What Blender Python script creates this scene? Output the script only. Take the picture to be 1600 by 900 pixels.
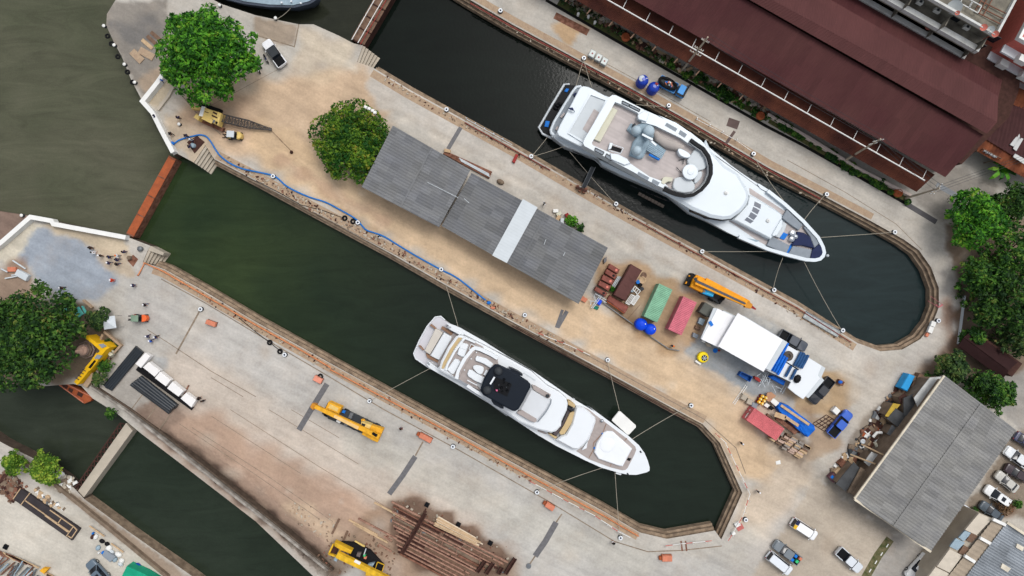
import bpy, math, random
import numpy as np
from mathutils import Vector, Matrix
from mathutils.geometry import delaunay_2d_cdt, tessellate_polygon
random.seed(7); RNG = np.random.default_rng(7)
R = math.radians
for o in list(bpy.data.objects): bpy.data.objects.remove(o)
SC = bpy.context.scene; COL = SC.collection
# ------------------------------------------------------------------ camera, sky, sun, exposure
H = 115.0; S = 0.11                      # drone height; metres of ground per photo pixel (1600 px wide)
cam = bpy.data.objects.new('camera', bpy.data.cameras.new('camera')); COL.objects.link(cam)
cam.location = (0, 0, H); cam.rotation_euler = (0, 0, 0)
cam.data.sensor_width = 36; cam.data.angle = 2*math.atan(800*S/H)
cam.data.clip_start = 1; cam.data.clip_end = 5000
SC.camera = cam
SUN_EL, SUN_AZ = R(66), R(40)            # azimuth clockwise from north (+y)
wd = bpy.data.worlds.new('World'); SC.world = wd; wd.use_nodes = True
nt = wd.node_tree; bg = nt.nodes['Background']
sky = nt.nodes.new('ShaderNodeTexSky'); sky.sky_type = 'NISHITA'; sky.sun_disc = False
sky.sun_elevation = SUN_EL; sky.sun_rotation = SUN_AZ; sky.dust_density = 4.0; sky.air_density = 1.0
hs = nt.nodes.new('ShaderNodeHueSaturation'); hs.inputs['Saturation'].default_value = 0.3
nt.links.new(sky.outputs[0], hs.inputs['Color']); nt.links.new(hs.outputs[0], bg.inputs[0])
bg.inputs[1].default_value = 0.15
sl = bpy.data.lights.new('sun', 'SUN'); sl.energy = 1.0; sl.angle = R(22); sl.color = (1, .975, .94)
so = bpy.data.objects.new('sun', sl); COL.objects.link(so)
d = Vector((math.sin(SUN_AZ)*math.cos(SUN_EL), math.cos(SUN_AZ)*math.cos(SUN_EL), math.sin(SUN_EL)))
so.rotation_euler = d.to_track_quat('Z', 'Y').to_euler(); so.location = d*200
SC.view_settings.view_transform = 'Standard'; SC.view_settings.look = 'None'
SC.view_settings.gamma = 1; SC.view_settings.exposure = 0.2
# ------------------------------------------------------------------ helpers
KA = 1.2
def lin(c): c /= 255; return c/12.92 if c < .04045 else ((c+.055)/1.055)**2.4
def C(r, g, b, k=KA): return (min(lin(r)/k, .86), min(lin(g)/k, .86), min(lin(b)/k, .86), 1)
def W(px, py, z=0.0):
    k = S*(1-z/H); return Vector(((px-800)*k, (450-py)*k, z))
def P(pts, z=0.0): return [W(x, y, z).xy for x, y in pts]
def heading(a, b): return math.atan2(-(b[1]-a[1]), b[0]-a[0])
GA = heading((330, 255), (1105, 668))    # the docks' direction
def area(p): return .5*sum(p[i-1][0]*p[i][1]-p[i][0]*p[i-1][1] for i in range(len(p)))
def offset(pts, d, closed=True):
    """shift a polygon (ccw: inwards for d>0) or an open chain (left for d>0)"""
    n = len(pts); out = []
    sg = (1 if area(pts) > 0 else -1) if closed else 1
    for i in range(n):
        p = Vector(pts[i][:2]); ns = []
        for a, b in ((i-1, i), (i, i+1)):
            if not closed and (a < 0 or b >= n): continue
            e = Vector(pts[b % n][:2])-Vector(pts[a % n][:2])
            if e.length > 1e-6: e.normalize(); ns.append(Vector((-e.y, e.x)))
        m = sum(ns, Vector((0, 0)))
        if m.length < 1e-6: m = ns[0]
        m.normalize(); c = max(.45, m.dot(ns[0]))
        out.append(p+m*(d*sg/c))
    return out
def rot2(x, y, a): c, s = math.cos(a), math.sin(a); return x*c-y*s, x*s+y*c
class MB:
    def __init__(s): s.v = []; s.f = []; s.mi = []; s.cur = 0
    def face(s, idx): s.f.append(idx); s.mi.append(s.cur)
    def add(s, vs): k = len(s.v); s.v += [tuple(v) for v in vs]; return k
    def loft(s, rings, caps=True, closed=True):
        n = len(rings[0]); k = [s.add(r) for r in rings]
        for a, b in zip(k, k[1:]):
            for i in range(n if closed else n-1):
                j = (i+1) % n; s.face((a+i, a+j, b+j, b+i))
        if caps: s.face(tuple(k[0]+i for i in range(n))[::-1]); s.face(tuple(k[-1]+i for i in range(n)))
        return s
    def prism(s, pts, z0, z1, bev=0, bh=None):
        pts = [Vector(p[:2]) for p in pts]
        if area(pts) < 0: pts = pts[::-1]
        r = [[(p.x, p.y, z0) for p in pts]]
        if bev:
            q = offset(pts, bev); h = bh or bev
            r += [[(p.x, p.y, z1-h) for p in pts], [(p.x, p.y, z1) for p in q]]
        else: r.append([(p.x, p.y, z1) for p in pts])
        return s.loft(r)
    def ring(s, outer, inner, z0, z1):
        polys = []
        for p in (outer, inner):
            p = [Vector((q[0], q[1], 0)) for q in p]
            polys.append(p if area(p) > 0 else p[::-1])
        flat = polys[0]+polys[1]; tr = tessellate_polygon(polys)
        a = s.add([(p.x, p.y, z1) for p in flat]); b = s.add([(p.x, p.y, z0) for p in flat])
        for t in tr:
            t = [int(i) for i in t]
            q = [flat[i] for i in t]
            if area(q) < 0: t = t[::-1]
            s.face(tuple(a+i for i in t)); s.face(tuple(b+i for i in t[::-1]))
        off = 0
        for w, p in enumerate(polys):
            n = len(p)
            for i in range(n):
                j = (i+1) % n
                f = (b+off+i, b+off+j, a+off+j, a+off+i); s.face(f if w == 0 else f[::-1])
            off += n
        return s
    def box(s, cx, cy, z0, z1, lx, ly, a=0, bev=0):
        q = [(-lx/2, -ly/2), (lx/2, -ly/2), (lx/2, ly/2), (-lx/2, ly/2)]
        pts = []
        for x, y in q: x, y = rot2(x, y, a); pts.append((cx+x, cy+y))
        return s.prism(pts, z0, z1, bev)
    def bar(s, p, q, w, h):
        """a box beam from p to q (3d, centre line), width w, height h"""
        p, q = Vector(p), Vector(q); e = (q-p).normalized()
        u = e.cross(Vector((0, 0, 1)))
        u = Vector((1, 0, 0)) if u.length < 1e-4 else u.normalized()
        v = u.cross(e)
        r = [[c+u*(a*w/2)+v*(b*h/2) for a, b in ((-1, -1), (1, -1), (1, 1), (-1, 1))] for c in (p, q)]
        return s.loft(r)
    def cyl(s, x, y, z0, z1, r0, r1=None, n=14):
        r1 = r0 if r1 is None else r1
        return s.loft([[(x+r*math.cos(2*math.pi*i/n), y+r*math.sin(2*math.pi*i/n), z) for i in range(n)] for r, z in ((r0, z0), (r1, z1))])
    def lathe(s, x, y, prof, n=16):
        return s.loft([[(x+r*math.cos(2*math.pi*i/n), y+r*math.sin(2*math.pi*i/n), z) for i in range(n)] for r, z in prof])
    def tube(s, pts, r, n=6, rr=None):
        pts = [Vector(p) for p in pts]; rings = []
        for i, p in enumerate(pts):
            e = (pts[min(i+1, len(pts)-1)]-pts[max(i-1, 0)]).normalized()
            u = e.cross(Vector((0, 0, 1)))
            u = Vector((1, 0, 0)) if u.length < 1e-3 else u.normalized()
            v = u.cross(e); q = rr[i] if rr else r
            rings.append([p+u*(q*math.cos(2*math.pi*k/n))+v*(q*math.sin(2*math.pi*k/n)) for k in range(n)])
        return s.loft(rings)
    def ell(s, c, rx, ry, rz, n=14, m=7, a=0, half=False):
        rings = []
        for j in range(m+1):
            t = (0 if half else -math.pi/2)+(math.pi/2 if half else math.pi)*j/m
            t = min(max(t, -1.55), 1.55); ring = []
            for i in range(n):
                x, y = rot2(rx*math.cos(t)*math.cos(2*math.pi*i/n), ry*math.cos(t)*math.sin(2*math.pi*i/n), a)
                ring.append((c[0]+x, c[1]+y, c[2]+rz*math.sin(t)))
            rings.append(ring)
        return s.loft(rings)
    def sheet(s, pts3): k = s.add(pts3); s.face(tuple(range(k, k+len(pts3)))); return s
    def corr(s, p00, p10, p11, p01, wl=.4, amp=.05, nu=2):
        """corrugated sheet: ridges run p00->p10, waves follow p00->p01"""
        p00, p10, p11, p01 = map(Vector, (p00, p10, p11, p01))
        nv = max(4, int((p01-p00).length/wl*4)); rows = []
        for j in range(nv+1):
            t = j/nv; a = p00.lerp(p01, t); b = p10.lerp(p11, t)
            dz = Vector((0, 0, amp*math.sin(j*math.pi/2)))
            rows.append([a.lerp(b, i/(nu-1))+dz for i in range(nu)])
        k = [s.add(r) for r in rows]
        up = (p10-p00).cross(p01-p00).z > 0
        for a, b in zip(k, k[1:]):
            for i in range(nu-1):
                f = (a+i, a+i+1, b+i+1, b+i); s.face(f if up else f[::-1])
        return s
    def build(s, name, mats, parent=None, world=False, smooth=0, kind=None, label=None, cat=None, group=None):
        me = bpy.data.meshes.new(name); v = np.array(s.v, dtype=np.float64) if s.v else np.zeros((0, 3))
        loc = Vector((0, 0, 0))
        if parent is not None and world:
            r = parent; off = Vector((0, 0, 0))
            while r: off += r.location; r = r.parent
            v = v-np.array(off)
        elif parent is None and kind != 'structure' and len(v):
            lo, hi = v.min(0), v.max(0); loc = Vector(((lo[0]+hi[0])/2, (lo[1]+hi[1])/2, lo[2])); v = v-np.array(loc)
        me.from_pydata(v.tolist(), [], s.f)
        ml = mats if isinstance(mats, (list, tuple)) else [mats]
        for m in ml: me.materials.append(m)
        if len(ml) > 1: me.polygons.foreach_set('material_index', s.mi)
        if smooth:
            me.polygons.foreach_set('use_smooth', [True]*len(me.polygons)); me.set_sharp_from_angle(angle=R(smooth))
        me.update()
        o = bpy.data.objects.new(name, me); COL.objects.link(o); o.location = loc
        if parent is not None: o.parent = parent
        if kind: o['kind'] = kind
        return tag(o, label, cat, group)
def tag(o, label=None, cat=None, group=None):
    if label: o['label'] = label
    if cat: o['category'] = cat
    if group: o['group'] = group
    return o
def thing(name, label, cat, loc=(0, 0, 0), rz=0, group=None):
    o = bpy.data.objects.new(name, None); COL.objects.link(o); o.empty_display_size = .3
    o.location = loc; o.rotation_euler = (0, 0, rz); return tag(o, label, cat, group)
def copy_tree(o, parent=None):
    c = o.copy(); COL.objects.link(c); c.parent = parent
    for ch in list(o.children): copy_tree(ch, c)
    return c
def dup(o, loc, rz, label, group=None):
    c = copy_tree(o); c.location = loc; c.rotation_euler = (0, 0, rz); c['label'] = label
    if group: c['group'] = group
    return c
def remat(o, name, m):
    """a copied thing's parts called name get another material"""
    for ch in o.children:
        if ch.name.split('.')[0] == name:
            ch.data = ch.data.copy(); ch.data.materials[0] = m
# ------------------------------------------------------------------ materials
def nn(nt, t, **k):
    n = nt.nodes.new(t)
    for a, b in k.items(): setattr(n, a, b)
    return n
def scal(c, f): return (min(c[0]*f, .9), min(c[1]*f, .9), min(c[2]*f, .9), 1)
_mc = {}
def mat(name, rgb, rough=.7, metal=0, var=.14, scale=.8, rgb2=None, bump=0, bscale=6, spec=None, panel=None, island=0, coat=0, grain=0):
    if name in _mc: return _mc[name]
    m = bpy.data.materials.new(name); m.use_nodes = True; _mc[name] = m
    t = m.node_tree; L = t.links.new; b = t.nodes['Principled BSDF']
    b.inputs['Roughness'].default_value = rough; b.inputs['Metallic'].default_value = metal
    b.inputs['Specular IOR Level'].default_value = spec if spec is not None else (.5 if rough < .4 else .15); b.inputs['Coat Weight'].default_value = coat
    c = C(*rgb); geo = nn(t, 'ShaderNodeNewGeometry'); pos = geo.outputs['Position']
    no = nn(t, 'ShaderNodeTexNoise'); no.inputs['Scale'].default_value = scale; no.inputs['Detail'].default_value = 5
    L(pos, no.inputs['Vector'])
    ra = nn(t, 'ShaderNodeValToRGB'); ra.color_ramp.elements[0].position = .32; ra.color_ramp.elements[1].position = .68
    ra.color_ramp.elements[0].color = scal(c, 1-var); ra.color_ramp.elements[1].color = C(*rgb2) if rgb2 else scal(c, 1+var)
    L(no.outputs['Fac'], ra.inputs[0]); col = ra.outputs[0]
    def mul(col, fac_sock, lo, hi):
        mr = nn(t, 'ShaderNodeMapRange'); mr.inputs['To Min'].default_value = lo; mr.inputs['To Max'].default_value = hi
        L(fac_sock, mr.inputs['Value'])
        mx = nn(t, 'ShaderNodeMix', data_type='RGBA', blend_type='MULTIPLY'); mx.inputs[0].default_value = 1
        L(col, mx.inputs[6]); L(mr.outputs[0], mx.inputs[7]); return mx.outputs[2]
    if panel:                               # (angle, size along, size across, strength): sheet by sheet weathering
        vr = nn(t, 'ShaderNodeVectorRotate', rotation_type='Z_AXIS'); vr.inputs['Angle'].default_value = -panel[0]
        L(pos, vr.inputs['Vector'])
        vm = nn(t, 'ShaderNodeVectorMath', operation='MULTIPLY'); vm.inputs[1].default_value = (1/panel[1], 1/panel[2], 0)
        L(vr.outputs[0], vm.inputs[0])
        vf = nn(t, 'ShaderNodeVectorMath', operation='FLOOR'); L(vm.outputs[0], vf.inputs[0])
        wn = nn(t, 'ShaderNodeTexWhiteNoise', noise_dimensions='3D'); L(vf.outputs[0], wn.inputs['Vector'])
        col = mul(col, wn.outputs['Value'], 1-panel[3], 1+panel[3])
    if island: col = mul(col, geo.outputs['Random Per Island'], 1-island, 1+island)
    if grain:
        n3 = nn(t, 'ShaderNodeTexNoise'); n3.inputs['Scale'].default_value = 5.5; n3.inputs['Detail'].default_value = 3
        L(pos, n3.inputs['Vector']); col = mul(col, n3.outputs['Fac'], 1-grain*1.6, 1+grain*1.6)
    L(col, b.inputs['Base Color'])
    if bump:
        n2 = nn(t, 'ShaderNodeTexNoise'); n2.inputs['Scale'].default_value = bscale; n2.inputs['Detail'].default_value = 4
        L(pos, n2.inputs['Vector'])
        bp = nn(t, 'ShaderNodeBump'); bp.inputs['Strength'].default_value = bump; bp.inputs['Distance'].default_value = .1
        L(n2.outputs['Fac'], bp.inputs['Height']); L(bp.outputs[0], b.inputs['Normal'])
    return m
M_white = mat('white_gelcoat', (229, 234, 238), .3, var=.015, scale=.3)
M_offwhite = mat('white_paint', (236, 236, 232), .6, var=.05, grain=.03)
M_greywhite = mat('pale_grey_paint', (205, 212, 216), .5, var=.03)
M_teak = mat('teak_deck', (190, 181, 178), .7, var=.07, panel=(GA, 4, .3, .06))
M_taupe = mat('taupe_deck', (170, 160, 156), .7, var=.05, panel=(GA, 4, .3, .05))
M_tan = mat('tan_cushion', (200, 176, 132), .8, var=.06)
M_cream = mat('cream_cushion', (212, 210, 190), .8, var=.04)
M_glass = mat('dark_glass', (22, 28, 36), .08, var=.02)
M_black = mat('black_gloss', (14, 16, 20), .5, var=.05, spec=.12)
M_navy = mat('navy_canvas', (44, 52, 84), .85, var=.1)
M_greycover = mat('grey_cover', (142, 150, 158), .85, var=.07, scale=1.5)
M_bluegrey = mat('pale_blue_cover', (152, 172, 184), .7, var=.1, scale=2)
M_dome = mat('dome_grey', (178, 196, 206), .5, var=.03)
M_blue = mat('bright_blue', (28, 118, 210), .6, var=.12, scale=2)
M_tarp = mat('blue_tarp', (20, 104, 206), .5, var=.2, scale=1.2, bump=.6, bscale=3)
M_chrome = mat('chrome', (200, 205, 210), .15, metal=1, var=.1)
M_darkgrey = mat('dark_grey', (58, 62, 66), .6, var=.1)
M_hard = mat('black_hardtop', (18, 27, 38), .5, var=.06, spec=.15)
M_rubber = mat('black_rubber', (26, 26, 28), .85, var=.15)
M_steel = mat('grey_steel', (120, 124, 128), .5, metal=.4, var=.15, grain=.08)
M_plate = mat('steel_plate', (112, 111, 113), .6, metal=.2, var=.14, scale=2, grain=.08)
M_rust = mat('rust', (112, 74, 58), .85, var=.25, scale=1.6, rgb2=(146, 104, 86), grain=.12)
M_rustdark = mat('dark_rust', (72, 48, 42), .85, var=.25, scale=1.6, grain=.12)
M_orust = mat('orange_rust', (192, 104, 64), .85, var=.2, scale=1.1, rgb2=(150, 82, 54), grain=.14)
M_orange = mat('orange_paint', (208, 130, 102), .65, var=.12, scale=1.5, grain=.06)
M_redpaint = mat('red_paint', (150, 52, 48), .6, var=.2, grain=.08)
M_conc = mat('concrete', (184, 174, 158), .9, var=.1, scale=.5, grain=.07, bump=.2)
M_concdark = mat('stained_concrete', (128, 112, 96), .9, var=.22, scale=.9, grain=.12, bump=.3)
M_concwet = mat('wet_stone', (88, 76, 66), .8, var=.25, scale=1.2, grain=.12)
M_yellow = mat('machine_yellow', (234, 172, 46), .55, var=.16, scale=1.5, grain=.1)
M_paleyel = mat('faded_yellow', (226, 196, 120), .6, var=.12, scale=1.5, grain=.05)
M_dyel = mat('yellow_paint', (218, 174, 44), .6, var=.2, scale=1.2, grain=.12)
M_wood = mat('timber', (196, 168, 134), .85, var=.14, scale=2, grain=.1)
M_wooddark = mat('old_timber', (120, 96, 80), .85, var=.22, scale=2, grain=.12)
M_skin = mat('skin', (178, 128, 100), .6, var=.05)
# ------------------------------------------------------------------ the land, quays and water
D1N = [(640,-58),(735,0),(800,38),(980,135),(1076,189),(1200,262),(1290,308),(1360,345),(1412,374),(1436,391),(1455,418),(1467,450),(1467,480),(1457,506),(1438,530),(1410,546),(1376,549),(1340,536),(1245,476),(1197,450),(980,332),(920,298),(800,228),(727,188),(640,140),(585,107)]
D1ST = [(577,103),(558,97),(567,71),(553,68)]
PEN = [(530,56),(510,47),(490,38),(467,38),(400,24),(345,6),(290,-25),(235,-40),(190,-15),(178,4),(167,22),(166,40),(178,66),(190,88),(205,125),(222,157),(240,182),(262,222),(271,243),(277,240)]
D2ST = [(303,254),(321,227),(335,249)]
D2N = [(335,249),(400,283),(500,337),(610,396),(697,446),(800,503),(950,583),(1060,643),(1098,663),(1125,692),(1160,770),(1127,843)]
D2S = [(1117,829),(1042,842),(1000,832),(940,797),(800,722),(700,668),(517,568),(400,503),(312,451),(258,421),(241,415)]
D2SE = [(223,410),(231,391),(235,384),(206,373),(196,369),(80,345),(40,336),(0,330),(-60,320),(-400,250)]
FAR = [(-6000,200),(-6000,6000),(6500,6000),(6500,-6000),(560,-6000),(560,-300)]
D3N = [(127,603),(144,622),(184,647),(220,677),(300,738),(400,815),(487,898),(560,960),(700,1070)]
D3W = [(640,1130),(420,990),(297,898),(200,830),(132,780)]
CH = [(117,764),(100,748),(60,720),(15,698),(0,690),(-100,620),(-300,560),(-100,585),(0,598),(60,604),(115,600)]
outer = D1N+D1ST+PEN+D2ST+D2N[1:]+D2S+D2SE+FAR
hole = D3N+D3W+CH
def inside(poly, x, y):
    x = np.asarray(x, float); y = np.asarray(y, float); r = np.zeros(x.shape, bool); n = len(poly)
    for i in range(n):
        x0, y0 = poly[i-1]; x1, y1 = poly[i]
        if y0 == y1: continue
        c = ((y0 > y) != (y1 > y)) & (x < (x1-x0)*(y-y0)/(y1-y0)+x0); r ^= c
    return r
def island(x, y): return inside(outer, x, y) & ~inside(hole, x, y)
def dist(poly, x, y, closed):
    dmin = np.full(x.shape, 1e9); n = len(poly)
    for i in range(0 if closed else 1, n):
        ax, ay = poly[i-1]; bx, by = poly[i]; l2 = (bx-ax)**2+(by-ay)**2 or 1e-9
        t = np.clip(((x-ax)*(bx-ax)+(y-ay)*(by-ay))/l2, 0, 1)
        dmin = np.minimum(dmin, np.hypot(x-ax-t*(bx-ax), y-ay-t*(by-ay)))
    return dmin
# what the ground is made of, place by place, some shade painted in: (kind, points, width, soft edge, colour, strength); photo pixels
PAINT = [
 ('P', [(300,120),(440,120),(560,100),(620,150),(600,220),(480,260),(330,240),(270,180)], 0, 30, (200,172,142), .9),
 ('L', [(420,225),(520,290),(640,350),(800,440),(1000,550),(1130,640),(1180,720)], 34, 22, (206,178,144), .9),
 ('P', [(255,175),(330,210),(330,250),(300,255),(262,222)], 0, 8, (196,176,150), .8),
 ('P', [(300,150),(400,150),(380,215),(290,190)], 0, 40, (176,146,122), .6),
 ('L', [(440,250),(520,300),(600,345)], 8, 10, (178,146,124), .5),
 ('L', [(600,140),(800,255),(1000,370),(1250,505),(1340,560)], 26, 12, (192,186,177), .9),
 ('P', [(480,60),(545,75),(555,110),(500,95)], 0, 14, (206,200,186), .8),
 ('P', [(470,42),(540,60),(560,90),(500,140),(460,110)], 0, 20, (204,184,156), .5),
 ('P', [(395,25),(466,40),(460,74),(400,58)], 0, 2, (158,142,124), .9),
 ('L', [(830,15),(1000,112),(1200,228),(1400,340),(1490,430)], 28, 8, (190,184,174), .9),
 ('P', [(865,40),(880,25),(920,45),(890,70),(880,68)], 0, 6, (196,160,116), .8),
 ('L', [(1500,330),(1500,450),(1470,560),(1390,610),(1310,760),(1200,860)], 30, 14, (188,182,174), .9),
 ('P', [(1425,310),(1480,255),(1560,290),(1540,340),(1470,345)], 0, 6, (150,144,136), .9),
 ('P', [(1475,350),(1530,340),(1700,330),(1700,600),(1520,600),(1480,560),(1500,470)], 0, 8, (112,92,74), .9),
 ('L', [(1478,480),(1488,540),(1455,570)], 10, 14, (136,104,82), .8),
 ('P', [(920,400),(1000,410),(1110,470),(1100,540),(1050,560),(950,490)], 0, 12, (176,146,112), .9),
 ('P', [(985,440),(1010,450),(985,515),(960,500)], 0, 10, (116,94,74), .6),  # shade left of the green container, painted into the sand
 ('P', [(1280,570),(1335,590),(1340,625),(1300,660),(1240,640),(1230,610)], 0, 10, (178,150,114), .9),
 ('P', [(1260,640),(1310,650),(1320,700),(1260,720)], 0, 10, (160,134,106), .8),
 ('L', [(1100,570),(1200,640),(1240,740),(1180,800)], 30, 34, (202,180,154), .6),
 ('P', [(1300,550),(1400,560),(1380,720),(1340,740),(1330,620)], 0, 24, (194,186,174), .8),
 ('P', [(1345,560),(1380,560),(1375,600),(1350,600)], 0, 18, (160,154,148), .5),
 ('P', [(1082,535),(1110,510),(1150,540),(1200,582),(1222,610),(1200,624),(1165,612),(1120,585),(1085,562),(1068,548)], 0, 5, (150,156,160), .95),
 ('P', [(1128,480),(1160,476),(1240,524),(1222,538)], 0, 6, (152,154,154), .85),
 ('P', [(1200,660),(1275,690),(1250,730),(1195,690)], 0, 6, (110,92,78), .7),
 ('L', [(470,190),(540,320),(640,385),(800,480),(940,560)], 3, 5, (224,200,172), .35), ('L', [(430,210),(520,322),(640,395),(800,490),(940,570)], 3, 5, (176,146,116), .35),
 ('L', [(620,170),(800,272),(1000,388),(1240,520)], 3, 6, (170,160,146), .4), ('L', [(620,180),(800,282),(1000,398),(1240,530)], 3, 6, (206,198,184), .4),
 # south land
 ('P', [(200,400),(330,470),(700,690),(1000,860),(1150,880),(1150,940),(560,940),(300,720),(180,560)], 0, 16, (182,179,173), .92),
 ('L', [(300,600),(420,690),(560,760),(700,800)], 60, 60, (198,180,162), .55),
 ('L', [(560,690),(700,760),(860,830),(1000,880)], 24, 30, (186,182,172), .7),
 ('L', [(240,470),(360,540),(480,600)], 30, 30, (186,182,176), .8),
 ('P', [(-20,405),(45,342),(72,356),(20,412)], 0, 2, (206,198,180), .9), ('P', [(70,349),(120,357),(196,373),(205,400),(160,398),(110,372),(66,362)], 0, 3, (196,178,150), .8),
 ('P', [(26,397),(60,358),(100,367),(150,387),(174,412),(184,440),(150,474),(100,468),(60,440)], 0, 7, (152,161,172), .95),
 ('P', [(140,386),(200,400),(210,430),(165,425)], 0, 5, (190,172,148), .8),
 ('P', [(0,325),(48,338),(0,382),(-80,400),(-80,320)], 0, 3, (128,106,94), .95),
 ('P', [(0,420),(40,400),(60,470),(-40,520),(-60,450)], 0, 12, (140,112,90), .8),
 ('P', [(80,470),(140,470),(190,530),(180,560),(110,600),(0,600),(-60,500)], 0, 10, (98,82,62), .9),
 ('P', [(165,610),(200,560),(262,600),(300,640),(240,660),(205,655)], 0, 6, (164,158,150), .8),
 ('P', [(225,640),(330,640),(450,715),(600,790),(580,850),(500,885),(360,785),(230,678)], 0, 44, (172,142,120), .85),
 ('L', [(225,655),(300,712),(380,778),(450,836),(520,895)], 9, 12, (88,72,64), .9), ('P', [(206,640),(250,618),(290,650),(262,672),(232,668)], 0, 6, (136,116,102), .8), ('L', [(330,690),(420,770),(500,850)], 2, 4, (150,126,108), .6),  # first entry: shade at the slipway wall, painted into the ground colour
 ('L', [(455,790),(500,820),(540,850)], 14, 16, (196,172,146), .8),
 ('L', [(520,880),(580,830),(640,880)], 22, 24, (130,110,92), .7),
 ('P', [(570,800),(640,770),(810,862),(810,930),(560,930)], 0, 22, (160,134,112), .8), ('P', [(606,784),(640,776),(700,802),(800,864),(796,905),(700,905),(640,880),(612,858)], 0, 8, (112,90,76), .95),
 ('P', [(235,552),(262,560),(265,580),(248,582)], 0, 6, (160,164,166), .8),
 ('P', [(-80,740),(20,745),(130,800),(280,900),(300,980),(-80,980)], 0, 6, (198,192,180), .9),
 ('P', [(110,765),(132,782),(300,905),(270,905),(100,775)], 0, 2, (150,132,114), .9),
 ('P', [(60,735),(110,755),(100,775),(60,750)], 0, 6, (150,140,124), .8),
 # east yards
 ('P', [(1205,860),(1275,745),(1395,835),(1345,905),(1150,930)], 0, 3, (184,172,156), .95),
 ('P', [(1275,745),(1290,735),(1410,830),(1395,838)], 0, 3, (150,144,134), .9),
 ('P', [(1392,838),(1430,835),(1480,880),(1450,930),(1345,930)], 0, 3, (158,154,148), .95),
 ('P', [(1300,740),(1345,655),(1440,590),(1480,590),(1340,790)], 0, 5, (134,124,112), .85),
 ('P', [(1590,670),(1460,870),(1520,830),(1560,800),(1660,830),(1660,660)], 0, 6, (132,118,102), .9),
 ('P', [(1555,770),(1590,790),(1580,815),(1550,800)], 0, 8, (120,92,70), .7),
 ('P', [(1440,560),(1480,575),(1470,600),(1430,600)], 0, 14, (130,104,80), .6),
 ('P', [(1560,590),(1640,570),(1660,680),(1590,672),(1560,640)], 0, 5, (156,152,146), .9),
 ('P', [(1510,110),(1700,-60),(1700,80),(1560,100)], 0, 3, (150,158,168), .9),
 # peninsula
 ('P', [(166,5),(260,0),(270,110),(225,158),(205,125),(190,88),(160,40)], 0, 3, (136,130,122), .95),
 ('P', [(172,40),(250,20),(245,70),(210,70)], 0, 12, (112,110,108), .8),
 ('P', [(215,130),(265,85),(270,110),(226,156)], 0, 6, (172,152,130), .8),
 ('P', [(222,157),(268,98),(285,120),(247,170)], 0, 1, (186,172,148), .9),
]
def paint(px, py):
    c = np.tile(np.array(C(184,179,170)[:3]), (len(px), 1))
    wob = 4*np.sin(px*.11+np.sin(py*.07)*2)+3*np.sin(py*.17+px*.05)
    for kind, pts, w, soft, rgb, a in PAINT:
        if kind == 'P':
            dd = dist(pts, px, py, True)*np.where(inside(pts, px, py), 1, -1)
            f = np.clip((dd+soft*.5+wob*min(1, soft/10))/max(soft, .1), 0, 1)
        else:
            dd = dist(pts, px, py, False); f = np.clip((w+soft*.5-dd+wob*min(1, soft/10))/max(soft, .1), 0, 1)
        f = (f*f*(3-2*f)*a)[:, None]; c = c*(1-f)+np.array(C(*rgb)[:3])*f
    g = np.random.default_rng(3)
    for k in range(260):                     # oil spots, damp and worn places
        x, y = g.uniform(150, 1560), g.uniform(20, 890); r = g.uniform(5, 22); dd = np.hypot((px-x)*g.uniform(.6, 1.4), (py-y)*g.uniform(.6, 1.4))
        f = (np.clip(1-dd/r, 0, 1)*g.uniform(.15, .5))[:, None]; c = c*(1-f)+np.array(C(*[(150,138,124), (206,196,180), (168,150,130), (186,180,172)][k % 4])[:3])*f
    return c
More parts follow.
